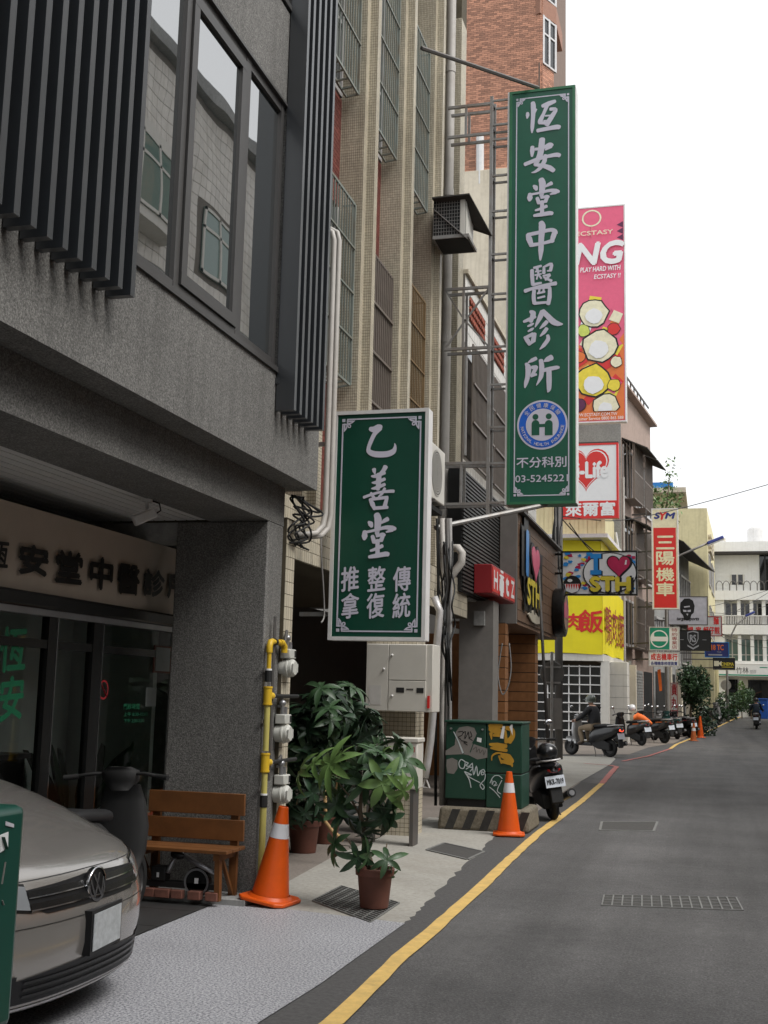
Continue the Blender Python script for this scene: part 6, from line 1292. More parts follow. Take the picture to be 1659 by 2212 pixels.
# tangles of cable
def wire(name,label,pts,r,m='cable',n=6,group=None):
    """smooth cable through points"""
    q=[]; pts=[Vector(p) for p in pts]
    for i in range(len(pts)-1):
        p0=pts[max(i-1,0)];p1=pts[i];p2=pts[i+1];p3=pts[min(i+2,len(pts)-1)]
        for k in range(6):
            t=k/6; q.append(.5*((2*p1)+(p2-p0)*t+(2*p0-5*p1+4*p2-p3)*t*t+(3*p1-p0-3*p2+p3)*t**3))
    q.append(pts[-1]); return tag(MB().tube(q,r,n).build(name,m,smooth=True),label,'cable',group)
for k in range(7):
    r_=random.Random(20+k); pts=[(-3.30-r_.uniform(0,.1),9.3+r_.uniform(-.05,.1),3.25)]
    for j in range(5): pts.append((-3.30-r_.uniform(-.05,.1),9.32+r_.uniform(-.15,.35),3.2-.08*j+r_.uniform(-.06,.05)))
    pts.append((-3.42,9.25+r_.uniform(0,.6),2.85)); wire('cable','black cable tangled under the overhang corner above the gas pipe',pts,.009,group='cables tangled at the overhang corner')
for k in range(9):
    r_=random.Random(60+k); x=r_.uniform(948,978); wire('cable','black cable hanging in the bundle between the near sign and the black louvres',[P(x+r_.uniform(-8,8),y,Y=15+r_.uniform(-.3,.3)) for y in (1170,1220,1270,1310,1350,1400)]+[P(x+r_.uniform(-10,10),1480+r_.uniform(-60,60),Y=15.1)],.012,group='cables in the wall bundle')
wire('cable','thin cable looping over the wooden post of the timber bar',[P(x,y,Y=19.6) for x,y in ((1085,1390),(1080,1420),(1076,1460),(1085,1500),(1098,1480),(1104,1440),(1100,1390))],.012,'cable_grey')
wire('cable','pale cord hanging beside the near sign in the arcade opening',[P(x,y,X=-3.5) for x,y in ((693,1140),(694,1200),(699,1280),(700,1330),(694,1345))],.008,'cable_grey')
# round road sign seen from behind, leaning poles
q=P(1192,1450,Y=27); rs=thing('road_sign','round road sign seen from behind on a steel pole past the timber bar','sign',(q.x,27,0))
MB().cyl((q.x,27,0),(q.x,27,P(1190,1408,Y=27).z),.035).build('pole','galv',rs,smooth=True,autos=40); MB().lathe([(.001,0),(.27,0),(.275,.008),(.27,.016),(.001,.016)],(q.x,27.04,P(1192,1455,Y=27).z),32,'y').build('disc','galv_dark',rs); box('plate','paint_grey',q.x-.12,q.x+.22,27.045,27.06,P(1190,1575,Y=27).z,P(1190,1508,Y=27).z,parent=rs)
for z in (2.3,1.95): MB().beam((q.x-.2,27.03,z),(q.x+.2,27.03,z),.02,.04).build('clamp','galv',rs)
lp=MB().tube([P(1163,1230,Y=22.5),P(1186,1640,Y=22.5)],.03,8).build('leaning_pole','galv_dark',smooth=True); tag(lp,'dark pole leaning by the timber bar, behind the parked black scooter','pole')
hr=MB().tube([P(x,y,Y=17.5) for x,y in ((1203,1690),(1202,1650),(1200,1642),(1192,1641),(1187,1646))],.022,8).build('guard_hoop','alu',smooth=True); tag(hr,'bent white steel hoop beside the near black scooter','hoop')
# ================================================================ parked car
car=thing('parked_car','champagne family car parked nose-out under the clinic','car',(-5.0,5.38,0))
NX,CYr=-2.885,5.38
CS=[(.14,-.17,.79,.34),(.165,-.06,.83,.40),(.20,-.03,.855,.42),(.30,-.02,.875,.44),(.40,-.0,.885,.44),(.50,0.0,.888,.43),(.56,-.012,.888,.42),(.64,-.04,.885,.42),(.70,-.065,.88,.42),(.735,-.095,.872,.42),(.765,-.13,.865,.41),(.80,-.20,.857,.40),(.86,-.34,.845,.38),(.925,-.50,.832,.34),(.99,-.68,.815,.30),(1.04,-.85,.795,.26),(1.08,-1.02,.775,.22),(1.11,-1.12,.765,.20),(1.25,-1.42,.735,.2),(1.42,-1.68,.69,.2),(1.53,-1.9,.64,.22),(1.59,-2.15,.54,.25),(1.61,-2.6,.3,.2)]
ZS=[c[0] for c in CS]
def car_at(z):
    z=min(max(z,ZS[0]),ZS[-1])
    for i in range(len(CS)-1):
        if z<=CS[i+1][0]:
            t=(z-CS[i][0])/(CS[i+1][0]-CS[i][0]); return [CS[i][k]*(1-t)+CS[i+1][k]*t for k in range(1,4)]
    return CS[-1][1:]
def car_x(y,z,p=2.35):
    xf,w,D=car_at(z); f=min(1,abs(y)/w); return xf-D*(1-(1-f**p)**(1/p))
def cw(x,y,z): return (NX+x,CYr+y,z)
rows=[]
for c in CS:
    z,xf,w,D=c; ring=[]; rear=-4.25 if z<1.0 else -4.25+(z-1)*.35
    fr_=[math.sin(math.pi/2*i/14) for i in range(-14,15)]
    ring.append(cw(rear,-w*.9,z)); 
    for x in (rear+.25,-3.0,-2.0,-1.2): 
        if x<xf-D-.02: ring.append(cw(x,-w,z))
        else: ring.append(cw(xf-D-.02,-w,z))
    for f in fr_: ring.append(cw(car_x(f*w,z),f*w,z))
    for x in (-1.2,-2.0,-3.0,rear+.25):
        if x<xf-D-.02: ring.append(cw(x,w,z))
        else: ring.append(cw(xf-D-.02,w,z))
    ring.append(cw(rear,w*.9,z)); rows.append(ring)
mb=MB(); mb.grid(rows); n_=len(rows[0])
mb.f.append(tuple(range((len(rows)-1)*n_,len(rows)*n_))) 
for i in range(len(rows)-1): mb.f.append((i*n_+n_-1,i*n_,(i+1)*n_,(i+1)*n_+n_-1))
body=mb.build('body','car_paint',car,smooth=True)
def patch(name,m,y0,y1,zf0,zf1,off,ny=14,nz=4,smooth=True,par=car,thick=0):
    rows=[]
    for j in range(nz+1):
        r_=[]
        for i in range(ny+1):
            y=y0+(y1-y0)*i/ny; a=zf0(y) if callable(zf0) else zf0; b=zf1(y) if callable(zf1) else zf1; z=a+(b-a)*j/nz
            e=.004; sx=(car_x(y+e,z)-car_x(y-e,z))/(2*e); sz=(car_x(y,z+e)-car_x(y,z-e))/(2*e); nrm=Vector((1,-sx,-sz)).normalized()
            p=Vector(cw(car_x(y,z),y,z))+nrm*off; r_.append(tuple(p))
        rows.append(r_)
    return MB().grid(rows).build(name,m,par,smooth=smooth)
gt=lambda y:.705-.02*abs(y)/.5
patch('grille','car_black',-.53,.53,lambda y:.575+.05*max(0,(abs(y)-.40)/.13),gt,.004,24)
for z in (.664,.612): patch('grille_bar','black_gloss',-.50,.50,z-.012,z+.014,.012,24,2); patch('grille_chrome','chrome',-.50,.50,z-.018,z-.0125,.013,24,1)
for s in (-1,1):
    patch('headlight','headlamp',s*.50,s*.80,lambda y:.60+.05*(abs(y)-.5)/.3,lambda y:.70+.04*(abs(y)-.5)/.3,.006,10); patch('headlight_rim','black_gloss',s*.495,s*.81,lambda y:.588+.05*(abs(y)-.5)/.3,lambda y:.712+.04*(abs(y)-.5)/.3,.003,10)
    patch('fog_lamp','car_black',s*.56,s*.74,.24,.33,.006,8)
patch('lower_intake','car_black',-.60,.60,.205,lambda y:.335-.03*(abs(y)/.6)**2,.005,22)
for z in (.235,.265,.295): patch('intake_slat','black_gloss',-.52,.52,z-.006,z+.006,.012,20,1)
patch('bumper_chin','car_black',-.80,.80,.146,.163,.005,22,1); patch('chin_strip','alu',-.72,.72,.176,.188,.004,22,1)
patch('bumper_line','car_black',-.70,.70,.528,.531,.002,22,1)
patch('bonnet_gap','car_black',-.62,.62,lambda y:.722-.006*abs(y),lambda y:.7255-.006*abs(y),.0015,22,1)
for s in (-1,1): patch('bumper_gap','car_black',s*.60,s*.86,.566,.570,.0015,10,1)
# windscreen
patch('windscreen','glass_car',-.66,.66,1.115,1.50,.006,18,8); patch('wiper','rubber',-.5,.5,1.10,1.115,.01,12,1)
# number plate in its frame (characters blurred out in the photograph, left blank)
pz0,pz1=.36,.535; py=.06
def fl(y,z,off): return Vector(cw(car_x(py,(pz0+pz1)/2)+off+.002-(y-py)*.10,y,z))
def slab(name,m,y0,y1,z0,z1,o0,o1): 
    a=[fl(y0,z0,o0),fl(y1,z0,o0),fl(y1,z1,o0),fl(y0,z1,o0)]; b=[fl(y0,z0,o1),fl(y1,z0,o1),fl(y1,z1,o1),fl(y0,z1,o1)]
    return MB().add(a+b,[(0,3,2,1),(4,5,6,7),(0,1,5,4),(1,2,6,5),(2,3,7,6),(3,0,4,7)]).build(name,m,car)
slab('plate_frame','car_black',py-.185,py+.185,pz0-.02,pz1+.01,-.05,.010); slab('number_plate','plate',py-.165,py+.165,pz0-.003,pz1-.008,.012,.016)
# badge
bz=.648; bo=Vector(cw(car_x(0,bz)+.022,0,bz)); ub=UY; vb=Vector((-.12,0,1)).normalized()
MB().lathe([(.001,-.03),(.082,-.03),(.082,-.004),(.001,-.004)],bo,32,'x').build('badge_back','car_black',car)
mb=MB(); disc(mb,0,0,.080,.001,bo,ub,vb,40,.066); mb.build('badge_ring','chrome',car)
mb=MB()
for i,s in enumerate(([(-.030,.060,.013),(0,.008,.013),(.030,.060,.013)],[(-.060,.026,.013),(-.030,-.052,.013),(0,.0,.012),(.030,-.052,.013),(.060,.026,.013)])):
    for j in range(len(s)-1): ribbon(mb,[s[j],s[j+1]],.002+.0004*(4*i+j),bo,ub,vb)
mb.build('badge_letters','chrome',car)
MB().lathe([(.075,-.012),(.086,-.012),(.086,.0015),(.078,.003)],bo,40,'x').build('badge_rim','chrome',car,smooth=True)
for x in (-.88,-3.5):
    for s in (-1,1):
        w=MB().lathe([(.19,-.1),(.29,-.1),(.315,-.07),(.315,.07),(.29,.1),(.19,.1)],cw(x,s*.79,.315),28,'y').build('tyre','rubber',car,smooth=True,autos=40); MB().lathe([(.001,-.06),(.19,-.08),(.195,.09),(.05,.095),(.001,.095)],cw(x,s*.79,.315),28,'y').build('rim','steel',w)
for s in (-1,1): MB().sph(cw(-1.35,s*.98,1.05),.09,sc=(.6,1.2,.8)).build('wing_mirror','car_paint',car,smooth=True)
# ================================================================ scooters
def scooter(label,pos,head,paint='sc_black',accent=None,steer=0,plate=None,scale=1.0,group='scooters along the street',lean=4,mirrors=True,lamp='tail_red',front=None):
    r=thing('scooter',label,'scooter',pos,group,rot=head,local=True); r.scale=(scale,)*3
    r.rotation_euler=(R(lean)*-1 if lean else 0,0,head)
    front=front or paint
    def wheel(x):
        t=MB().lathe([(.145,-.045),(.19,-.05),(.215,-.03),(.222,0),(.215,.03),(.19,.05),(.145,.045)],(x,0,.222),24,'y').build('wheel','rubber',r,smooth=True)
        MB().lathe([(.02,-.05),(.05,-.05),(.06,-.015),(.13,-.02),(.15,-.042),(.15,.042),(.13,.02),(.06,.015),(.05,.05),(.02,.05)],(x,0,.222),18,'y').build('rim','dark_bronze',t,smooth=True,autos=30)
    wheel(-.60); wheel(.62)
    loft(MB(),[(-1.0,0,.70,.03,.03),(-.94,0,.69,.12,.07),(-.75,0,.63,.175,.14),(-.5,0,.57,.19,.19),(-.25,0,.52,.185,.22),(-.10,0,.48,.165,.20),(-.04,0,.44,.13,.15)],18,2.8).build('rear_body',paint,r,smooth=True)
    loft(MB(),[(-.80,0,.765,.07,.02),(-.72,0,.775,.12,.045),(-.45,0,.775,.145,.05),(-.25,0,.755,.15,.045),(-.02,0,.735,.12,.05),(.04,0,.72,.06,.03)],16,2.6).build('seat','seat_black',r,smooth=True)
    MB().prism([(-.12,.26),(.36,.26),(.42,.34),(.40,.37),(-.10,.34)],(0,.13,0),UX,UZ,0,.26).build('floorboard',paint,r,bevel=.02)
    # front shield and nose
    loft(MB(),[(.30,0,.40,.14,.05),(.45,0,.42,.19,.07),(.62,0,.44,.20,.075),(.80,0,.44,.17,.07),(.92,0,.43,.13,.06)],16,2.5,'z').build('front_shield',front,r,smooth=True)
    loft(MB(),[(.34,0,.62,.05,.12),(.42,0,.60,.08,.20),(.47,0,.58,.07,.18)],14,2.4,'z').build('front_fender',front,r,smooth=True)
    MB().tube([(.62,.055,.24),(.50,.055,.55),(.44,.05,.85)],.018,8).tube([(.62,-.055,.24),(.50,-.055,.55),(.44,-.05,.85)],.018,8).build('fork','steel',r,smooth=True)
    loft(MB(),[(.88,0,.40,.07,.06),(.95,0,.40,.13,.09),(1.02,0,.38,.14,.08),(1.05,0,.36,.08,.05)],14,2.5,'z').build('handlebar_cover',front,r,smooth=True)
    MB().sph((.50,0,.80),.075,sc=(.7,1.1,.9)).build('headlight','headlamp',r,smooth=True)
    MB().tube([(.30,-.35,.98),(.36,-.2,1.0),(.38,0,1.0),(.36,.2,1.0),(.30,.35,.98)],.013,8).build('handlebar','black_matte',r,smooth=True)
    for s in (-1,1):
        MB().cyl((.315,s*.30,.985),(.28,s*.40,.975),.019).build('grip','rubber',r)
        if mirrors: m_=MB().tube([(.34,s*.25,1.0),(.35,s*.28,1.1),(.34,s*.32,1.19)],.007,6).build('mirror_stem','black_matte',r); MB().sph((.34,s*.34,1.22),.055,sc=(.35,1.1,.75)).build('mirror','chrome',m_,smooth=True)
        MB().sph((-.80,s*.10,.66),.045,sc=(1.6,.7,.7)).build('indicator',accent or 'amber',r,smooth=True)
    MB().sph((-.955,0,.68),.075,sc=(.45,1.25,.55)).build('tail_light',lamp,r,smooth=True)
    if accent: loft(MB(),[(-.97,0,.715,.06,.02),(-.85,0,.71,.14,.025),(-.6,0,.70,.172,.025),(-.4,0,.69,.17,.02)],16,3).build('side_flash',accent,r,smooth=True)
    MB().tube([(-.62,-.13,.77),(-.85,-.13,.80),(-.95,-.08,.80),(-.95,.08,.80),(-.85,.13,.80),(-.62,.13,.77)],.013,8).build('grab_rail','alu',r,smooth=True)
    MB().prism([(-.92,.62),(-.86,.62),(-.92,.24),(-.97,.26)],(0,.08,0),UX,UZ,0,.16).build('rear_mudguard','black_matte',r,bevel=.01)
    pl=MB().add([(-.975,-.13,.46),(-.975,.13,.46),(-.945,.13,.60),(-.945,-.13,.60),(-.965,-.13,.458),(-.965,.13,.458),(-.935,.13,.602),(-.935,-.13,.602)],[(3,2,1,0),(4,5,6,7),(0,1,5,4),(1,2,6,5),(2,3,7,6),(3,0,4,7)]).build('number_plate','plate_white',r)
    if plate: text(plate,'black_ink',r,Vector((-.961,0,.53)),Vector((0,-1,0)),Vector((.21,0,.978)).normalized(),-.11,-.035,.11,.035,ext=.003,bold=.02)
    MB().prism([(-.70,.16),(-.30,.20),(-.12,.28),(-.16,.42),(-.45,.44),(-.68,.34)],(0,.14,0),UX,UZ,0,.27).build('engine','black_matte',r,bevel=.02)
    MB().tube([(-.25,-.12,.22),(-.4,-.17,.22),(-.5,-.19,.26)],.02,8).cyl((-.48,-.19,.26),(-.95,-.20,.36),.045,.06,14).build('exhaust','dark_bronze',r,smooth=True,autos=40); MB().cyl((-.945,-.2,.358),(-.965,-.2,.362),.035,n=14).build('exhaust_tip','steel',r)
    MB().tube([(-.2,.12,.26),(-.28,.16,.1),(-.3,.18,.012)],.012,6).tube([(-.2,-.12,.26),(-.28,-.16,.1),(-.3,-.18,.012)],.012,6).build('stand','galv_dark',r)
    return r
hd=R(112)
def at_rear(x,y,h,off=.60):                                        # pixel of the rear wheel's contact -> place of the scooter
    q=G(x,y); return (q.x+off*math.cos(h),q.y+off*math.sin(h),gz(q.y)+.004)
s1_=scooter('black scooter with plate MKR-7019 parked beside the graffitied cabinet',at_rear(1196,1772,hd),hd,plate='MKR-7019',lean=8)
hm=MB().sph((-.80,.02,.90),.15,sc=(1,.95,.85)).build('helmet','sc_black',smooth=True); hm.parent=None
mw=s1_.matrix_basis; hm.data.transform(Matrix.Translation(hm.location)); hm.location=(0,0,0); hm.data.transform(mw); tag(hm,'shiny black helmet on the seat of the near black scooter','helmet')
h2_=R(147); p2=at_rear(1313,1636,h2_)
s2_=scooter('silver-nosed black scooter ridden across the pavement by the helmeted rider',p2,h2_,front='sc_silver',lamp='brake_on',lean=0,plate=None,scale=1.12)
h=R(133); s3_=scooter('black scooter with a white helmet on it, behind the rider',at_rear(1384,1611,h),h,accent='sc_orange',scale=1.1); p3=s3_.location.copy()
h=R(139); scooter('black scooter with orange tail flashes, third in the parked row',at_rear(1432,1606,h),h,accent='sc_orange',scale=1.15)
h=R(112); scooter('dark green scooter showing its white plate, in the parked row',at_rear(1462,1598,h),h,paint='sc_green',scale=1.12)
h=R(125); scooter('red-tailed black scooter at the end of the parked row',at_rear(1489,1594,h),h,accent='sc_red',scale=1.1)
h=R(60); scooter('scooter with shiny silver screen beside the far shrubs',at_rear(1528,1567,h),h,front='sc_silver',scale=1.25)
h=R(70); scooter('small white scooter parked furthest away on the left',at_rear(1556,1558,h),h,paint='sc_white',scale=1.1)
h=R(128); scooter('brown-seated scooter half hidden in the middle of the parked row',at_rear(1412,1600,h),h,paint='sc_red',scale=1.1)
h=R(120); scooter('dark scooter with a silver front, hidden between green and orange ones',at_rear(1452,1593,h),h,front='sc_silver',scale=1.1)
h=R(118); scooter('plain black scooter squeezed beside the red-tailed one',at_rear(1478,1592,h),h,scale=1.12)
# scooter kept under the clinic arcade
scooter('dark scooter standing under the clinic arcade behind the bench',(-4.02,7.45,.013),R(95),paint='black_matte',front='black_matte',scale=.98,lean=2,mirrors=False)
# bicycle-like handlebar beside the pillar omitted; helmet and orange jacket on the parked scooter
q=P(1365,1529,Y=p3.y+.25); hb_=MB().sph((q.x,q.y,q.z),.14,sc=(1,1,.92)).build('helmet','helmet_white',smooth=True); tag(hb_,'white helmet hung on the mirror of a parked scooter','helmet')
q=P(1387,1551,Y=p3.y); oj=loft(MB(),[(q.x-.30,q.y,q.z-.02,.10,.10),(q.x-.15,q.y,q.z+.05,.14,.14),(q.x+.08,q.y,q.z-.04,.16,.13),(q.x+.26,q.y,q.z-.14,.12,.09),(q.x+.36,q.y,q.z-.2,.04,.04)],14,2.2).build('rain_jacket','orange_cloth',smooth=True); tag(oj,'bright orange rain jacket draped over a parked scooter','jacket')
# ================================================================ riders
def skin_mesh(joints,edges,root=0,sub=2):
    me=bpy.data.meshes.new('person'); names=list(joints); me.from_pydata([joints[k][0] for k in names],[(names.index(a),names.index(b)) for a,b in edges],[])
    ob=bpy.data.objects.new('person_src',me); COL.objects.link(ob)
    ob.modifiers.new('skin','SKIN'); sv=me.skin_vertices[0].data
    for i,k in enumerate(names):
        rr=joints[k][1]; sv[i].radius=rr if isinstance(rr,tuple) else (rr,rr); sv[i].use_root=(i==root)
    ss=ob.modifiers.new('sub','SUBSURF'); ss.levels=sub; ss.render_levels=sub
    bpy.context.view_layer.update(); dg=bpy.context.evaluated_depsgraph_get(); out=bpy.data.meshes.new_from_object(ob.evaluated_get(dg)); bpy.data.objects.remove(ob); 
    return out
def rider(label,pos,head,top,bottom,helmet,scale=1.0,shoes='shoe'):
    """seated scooter rider, local x forward"""
    r=thing('person',label,'person',pos,rot=head,local=True); r.scale=(scale,)*3
    J={'pel':((-.18,0,.86),.165),'wst':((-.16,0,1.02),(.165,.14)),'chs':((-.10,0,1.22),(.20,.155)),'nkb':((-.06,0,1.36),(.10,.09)),'nk':((-.03,0,1.43),.055),'hd':((0,0,1.52),.085),'hd2':((.01,0,1.60),.09)}
    E=[('pel','wst'),('wst','chs'),('chs','nkb'),('nkb','nk'),('nk','hd'),('hd','hd2')]
    for s,k in ((1,'l'),(-1,'r')):
        J[k+'sh']=((-.07,s*.19,1.32),.09); J[k+'el']=((.08,s*.29,1.10),.064); J[k+'wr']=((.26,s*.33,1.01),.036); J[k+'hn']=((.31,s*.335,1.0),.034)
        J[k+'hp']=((-.10,s*.10,.83),.115); J[k+'kn']=((.26,s*.16,.80),.085); J[k+'an']=((.17,s*.14,.43),.06); J[k+'to']=((.33,s*.16,.385),.042)
        E+=[('nkb',k+'sh'),(k+'sh',k+'el'),(k+'el',k+'wr'),(k+'wr',k+'hn'),('pel',k+'hp'),(k+'hp',k+'kn'),(k+'kn',k+'an'),(k+'an',k+'to')]
    me=skin_mesh(J,E)
    for m in (top,bottom,'skin',shoes): me.materials.append(M[m])
    for p in me.polygons:
        c=p.center; p.use_smooth=True
        if c.z>1.41: p.material_index=2
        elif c.z<.44: p.material_index=3
        elif c.z<.93 and not (abs(c.y)>.24): p.material_index=1
        elif c.x>.24 and abs(c.y)>.24: p.material_index=2
        else: p.material_index=0
    o=bpy.data.objects.new('body',me); _link(o,r); BASE[o.name]=Vector((0,0,0))
    for s in (1,-1):                                                # fingers closed on the grips
        for j in range(4):
            y=s*(.305+.021*j); MB().tube([(.31,y,1.018),(.348,y,1.012),(.352,y,.975),(.322,y,.955)],[.011,.0105,.0095,.008],6).build('finger','skin',r,smooth=True)
        MB().tube([(.28,s*.30,1.0),(.285,s*.275,.975),(.315,s*.27,.962)],[.012,.0115,.009],6).build('thumb','skin',r,smooth=True)
    loft(MB(),[(1.50,0,.01,.118,.13),(1.56,0,.0,.132,.15),(1.63,0,-.005,.128,.145),(1.69,0,-.01,.09,.105),(1.715,0,-.01,.03,.04)],18,2.1,'z').build('helmet',helmet,r,smooth=True)
    MB().prism([(.12,1.56),(.20,1.575),(.12,1.60)],(0,.09,0),UX,UZ,0,.18).build('helmet_peak',helmet,r)
    # face
    MB().sph((.095,0,1.515),.016,sc=(1,.8,1.3)).build('nose','skin',r,smooth=True)
    for s in (1,-1): MB().sph((.083,s*.032,1.535),.010).build('eye','black_ink',r,smooth=True)
    MB().sph((.083,0,1.475),.012,sc=(.6,1.9,.5)).build('mouth','skin',r,smooth=True)
    return r
rider('rider in black jacket, khaki trousers and dark helmet on the moving scooter',(p2[0],p2[1],p2[2]-.06),h2_,'jacket_black','khaki','helmet_green',1.04)
h=R(86); q=G(1634,1575); pf=(q.x+.6*math.cos(h),q.y+.6*math.sin(h),gz(q.y)+.004)
scooter('dark scooter ridden away up the street, showing a white plate',pf,h,scale=1.05,lean=0); rider('distant rider in navy jacket riding away up the street',(pf[0],pf[1],pf[2]-.04),h,'navy_cloth','jacket_black','sc_black',1.0)
# ================================================================ plants
def leaf_mesh(name,m,seed,nl=7,L=.14,w=.042,pet=.10,droop=.5):
    """palmate leaf: stalk along +Z, leaflets spread round its tip, drooping"""
    r=random.Random(seed); mb=MB()
    mb.tube([(0,0,0),(.006,0,pet*.5),(0,0,pet)],.0028,4,cap=False)
    for k in range(nl):
        a=2*math.pi*k/nl+r.uniform(-.2,.2); ll=L*r.uniform(.75,1.15); d=droop*r.uniform(.6,1.3); d0=Vector((math.cos(a),math.sin(a),0)); s=Vector((-math.sin(a),math.cos(a),0))
        b=len(mb.v); N=5
        for i in range(N+1):
            t=i/N; p=Vector((0,0,pet))+d0*ll*t*(1-.22*d*t)+UZ*(ll*(.18*t-d*t*t)); ww=w*math.sin(math.pi*min(1,(t*.92+.06)))**.8*(1-.25*t)
            if i==N: ww=.001
            mb.v+= [tuple(p-s*ww+UZ*ww*.35),tuple(p),tuple(p+s*ww+UZ*ww*.35)]
        for i in range(N):
            q=b+3*i; mb.f+=[(q,q+1,q+4,q+3),(q+1,q+2,q+5,q+4)]
    return mb.mesh(name,m,smooth=True)
LV={m:[leaf_mesh('leaf',m,i*7+j*31,6 if i%2 else 7,.145+.02*i,.027,.13+.03*i,.22+.13*i) for i in range(4)] for j,m in enumerate(('leaf_dark','leaf_mid','leaf_light','leaf_deep'))}
def put_leaf(r,m,pos,d,rr,sc):
    d=Vector(d).normalized(); q=d.to_track_quat('Z','Y'); me=rr.choice(LV[m])
    mw=Matrix.Translation(Vector(pos)-BASE[r.name])@q.to_matrix().to_4x4()@Matrix.Rotation(rr.uniform(0,6.28),4,'Z')@Matrix.Scale(sc,4)
    return inst(me,'leaf',r,mw)
def pot(r,c,h,rt,rb):
    x,y,z=c
    MB().lathe([(.001,.0),(rb,.0),(rb*1.02,.01),(rt*.96,h*.80),(rt*.97,h*.81),(rt*1.08,h*.82),(rt*1.10,h*.98),(rt*1.06,h),(rt*.98,h),(rt*.94,h*.85),(.001,h*.85)],(x,y,z),28).build('pot','terracotta',r,smooth=True,autos=35); MB().lathe([(.001,h*.88),(rt*.93,h*.87)],(x,y,z),24).build('soil','soil',r)
# front plant
pc=G(808,1966); fp=thing('potted_plant','umbrella plant in a brown pot on the drain grate','plant',(pc.x,pc.y,.02))
pot(fp,(pc.x,pc.y,.024),.285,.135,.105)
Yp=pc.y
def at(x,y,dy=0): return P(x,y,Y=Yp+dy)
MB().tube([(pc.x,pc.y,.25),at(795,1850),at(784,1800),at(778,1750),at(782,1700),at(790,1660)],[.028,.025,.021,.017,.013,.008],8).build('trunk','bark',fp,smooth=True)
MB().tube([at(784,1800),at(798,1750,.05),at(812,1690,.08)],[.012,.010,.006],6).build('branch','bark',fp,smooth=True); MB().tube([at(782,1770),at(755,1720,-.05),at(730,1690,-.06)],[.010,.008,.005],6).build('branch','bark',fp,smooth=True)
MB().tube([at(800,1880),at(770,1840,-.1),at(748,1810,-.12)],[.010,.008,.005],6).build('branch','bark',fp,smooth=True); MB().tube([at(812,1890),at(830,1850,-.03),at(836,1822,-.03)],[.007,.006,.004],6).build('branch','bark',fp,smooth=True)
rr=random.Random(42)
def cluster(r,cx,cy,n,sx,sy,mats,Y0,dy,sc=1.0,up=.3):
    for _ in range(n):
        while True:
            a,b=rr.uniform(-1,1),rr.uniform(-1,1)
            if a*a+b*b<1: break
        if rr.random()<.25: a*=1.3; b*=1.3
        p=P(cx+a*sx,cy+b*sy,Y=Y0+rr.uniform(-dy,dy)); d=(a+rr.uniform(-.4,.4),rr.uniform(-1,.5),up-b*.7+rr.uniform(-.2,.3)); dv=Vector(d).normalized()
        put_leaf(r,rr.choice(mats),p-dv*.10*sc,d,rr,sc*rr.uniform(.65,1.3))
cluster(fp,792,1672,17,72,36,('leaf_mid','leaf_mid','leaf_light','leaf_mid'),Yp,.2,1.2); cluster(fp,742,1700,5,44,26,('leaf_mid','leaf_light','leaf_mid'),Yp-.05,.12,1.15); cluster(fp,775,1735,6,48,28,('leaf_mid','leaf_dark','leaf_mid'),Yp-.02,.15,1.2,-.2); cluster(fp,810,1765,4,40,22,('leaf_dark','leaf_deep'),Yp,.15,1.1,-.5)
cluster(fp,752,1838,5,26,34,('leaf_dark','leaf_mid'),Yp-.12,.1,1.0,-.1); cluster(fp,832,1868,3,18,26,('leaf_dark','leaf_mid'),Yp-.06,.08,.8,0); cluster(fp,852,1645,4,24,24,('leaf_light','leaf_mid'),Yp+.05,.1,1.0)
put_leaf(fp,'leaf_light',at(716,1690),(-.8,-.4,.3),rr,1.15); put_leaf(fp,'leaf_light',at(722,1683),(-.5,-.6,.5),rr,1.0)
# two tall plants behind
for (gx_,gy_,lab,cl,hh) in (((655),(1842),'tall bushy umbrella plant nearest the gas meters',((660,1590,55,50,75),(645,1670,36,40,60),(700,1560,36,48,40),(640,1740,12,30,30)),10.9),((702),(1822),'tall umbrella plant left of the beige air-conditioner unit',((740,1555,50,60,42),(770,1580,30,52,34),(700,1630,34,45,55),(685,1715,14,30,40)),11.55)):
    c=G(gx_,gy_); r=thing('potted_plant',lab,'plant',(c.x,c.y,.006))
    pot(r,(c.x,c.y,.006),.32,.16,.125)
    top=P(cl[0][0],cl[0][1],Y=hh)
    MB().tube([(c.x,c.y,.28),((c.x+top.x)/2+.05,(c.y+top.y)/2,.7),(top.x,top.y,top.z-.1)],[.022,.018,.01],8).build('trunk','stem_yellow' if gx_>700 else 'bark',r,smooth=True)
    for (x,y,n,sx,sy) in cl:
        q=P(x,y,Y=hh); MB().tube([((c.x+top.x)/2+.05,(c.y+top.y)/2,.7),((q.x+top.x)/2,hh,(q.z+.8)/2),tuple(q)],[.014,.011,.006],6).build('branch','bark',r,smooth=True)
        cluster(r,x,y,int(n*.8),sx,sy,('leaf_dark','leaf_deep') if y>1600 else ('leaf_dark','leaf_dark','leaf_dark','leaf_mid'),hh,.32,1.12)  # the arcade shade is put into these darker leaf colours
ys_=thing('yellow_stake','crooked yellow stem leaning beside the tall potted plants','stem',tuple(G(742,1815))); MB().tube([P(x,y,Y=10.9) for x,y in ((700,1690),(703,1740),(703,1775),(718,1795),(742,1815))],.018,8).build('stem','stem_yellow',ys_,smooth=True)
c=G(690,1800); sp3=thing('potted_plant','small leafy seedling pot in front of the tall plants','plant',(c.x,c.y,0)); pot(sp3,(c.x-.25,c.y-.4,.006),.2,.11,.09)
cluster(sp3,662,1770,8,26,24,('leaf_mid','leaf_dark'),c.y-.35,.1,.75)
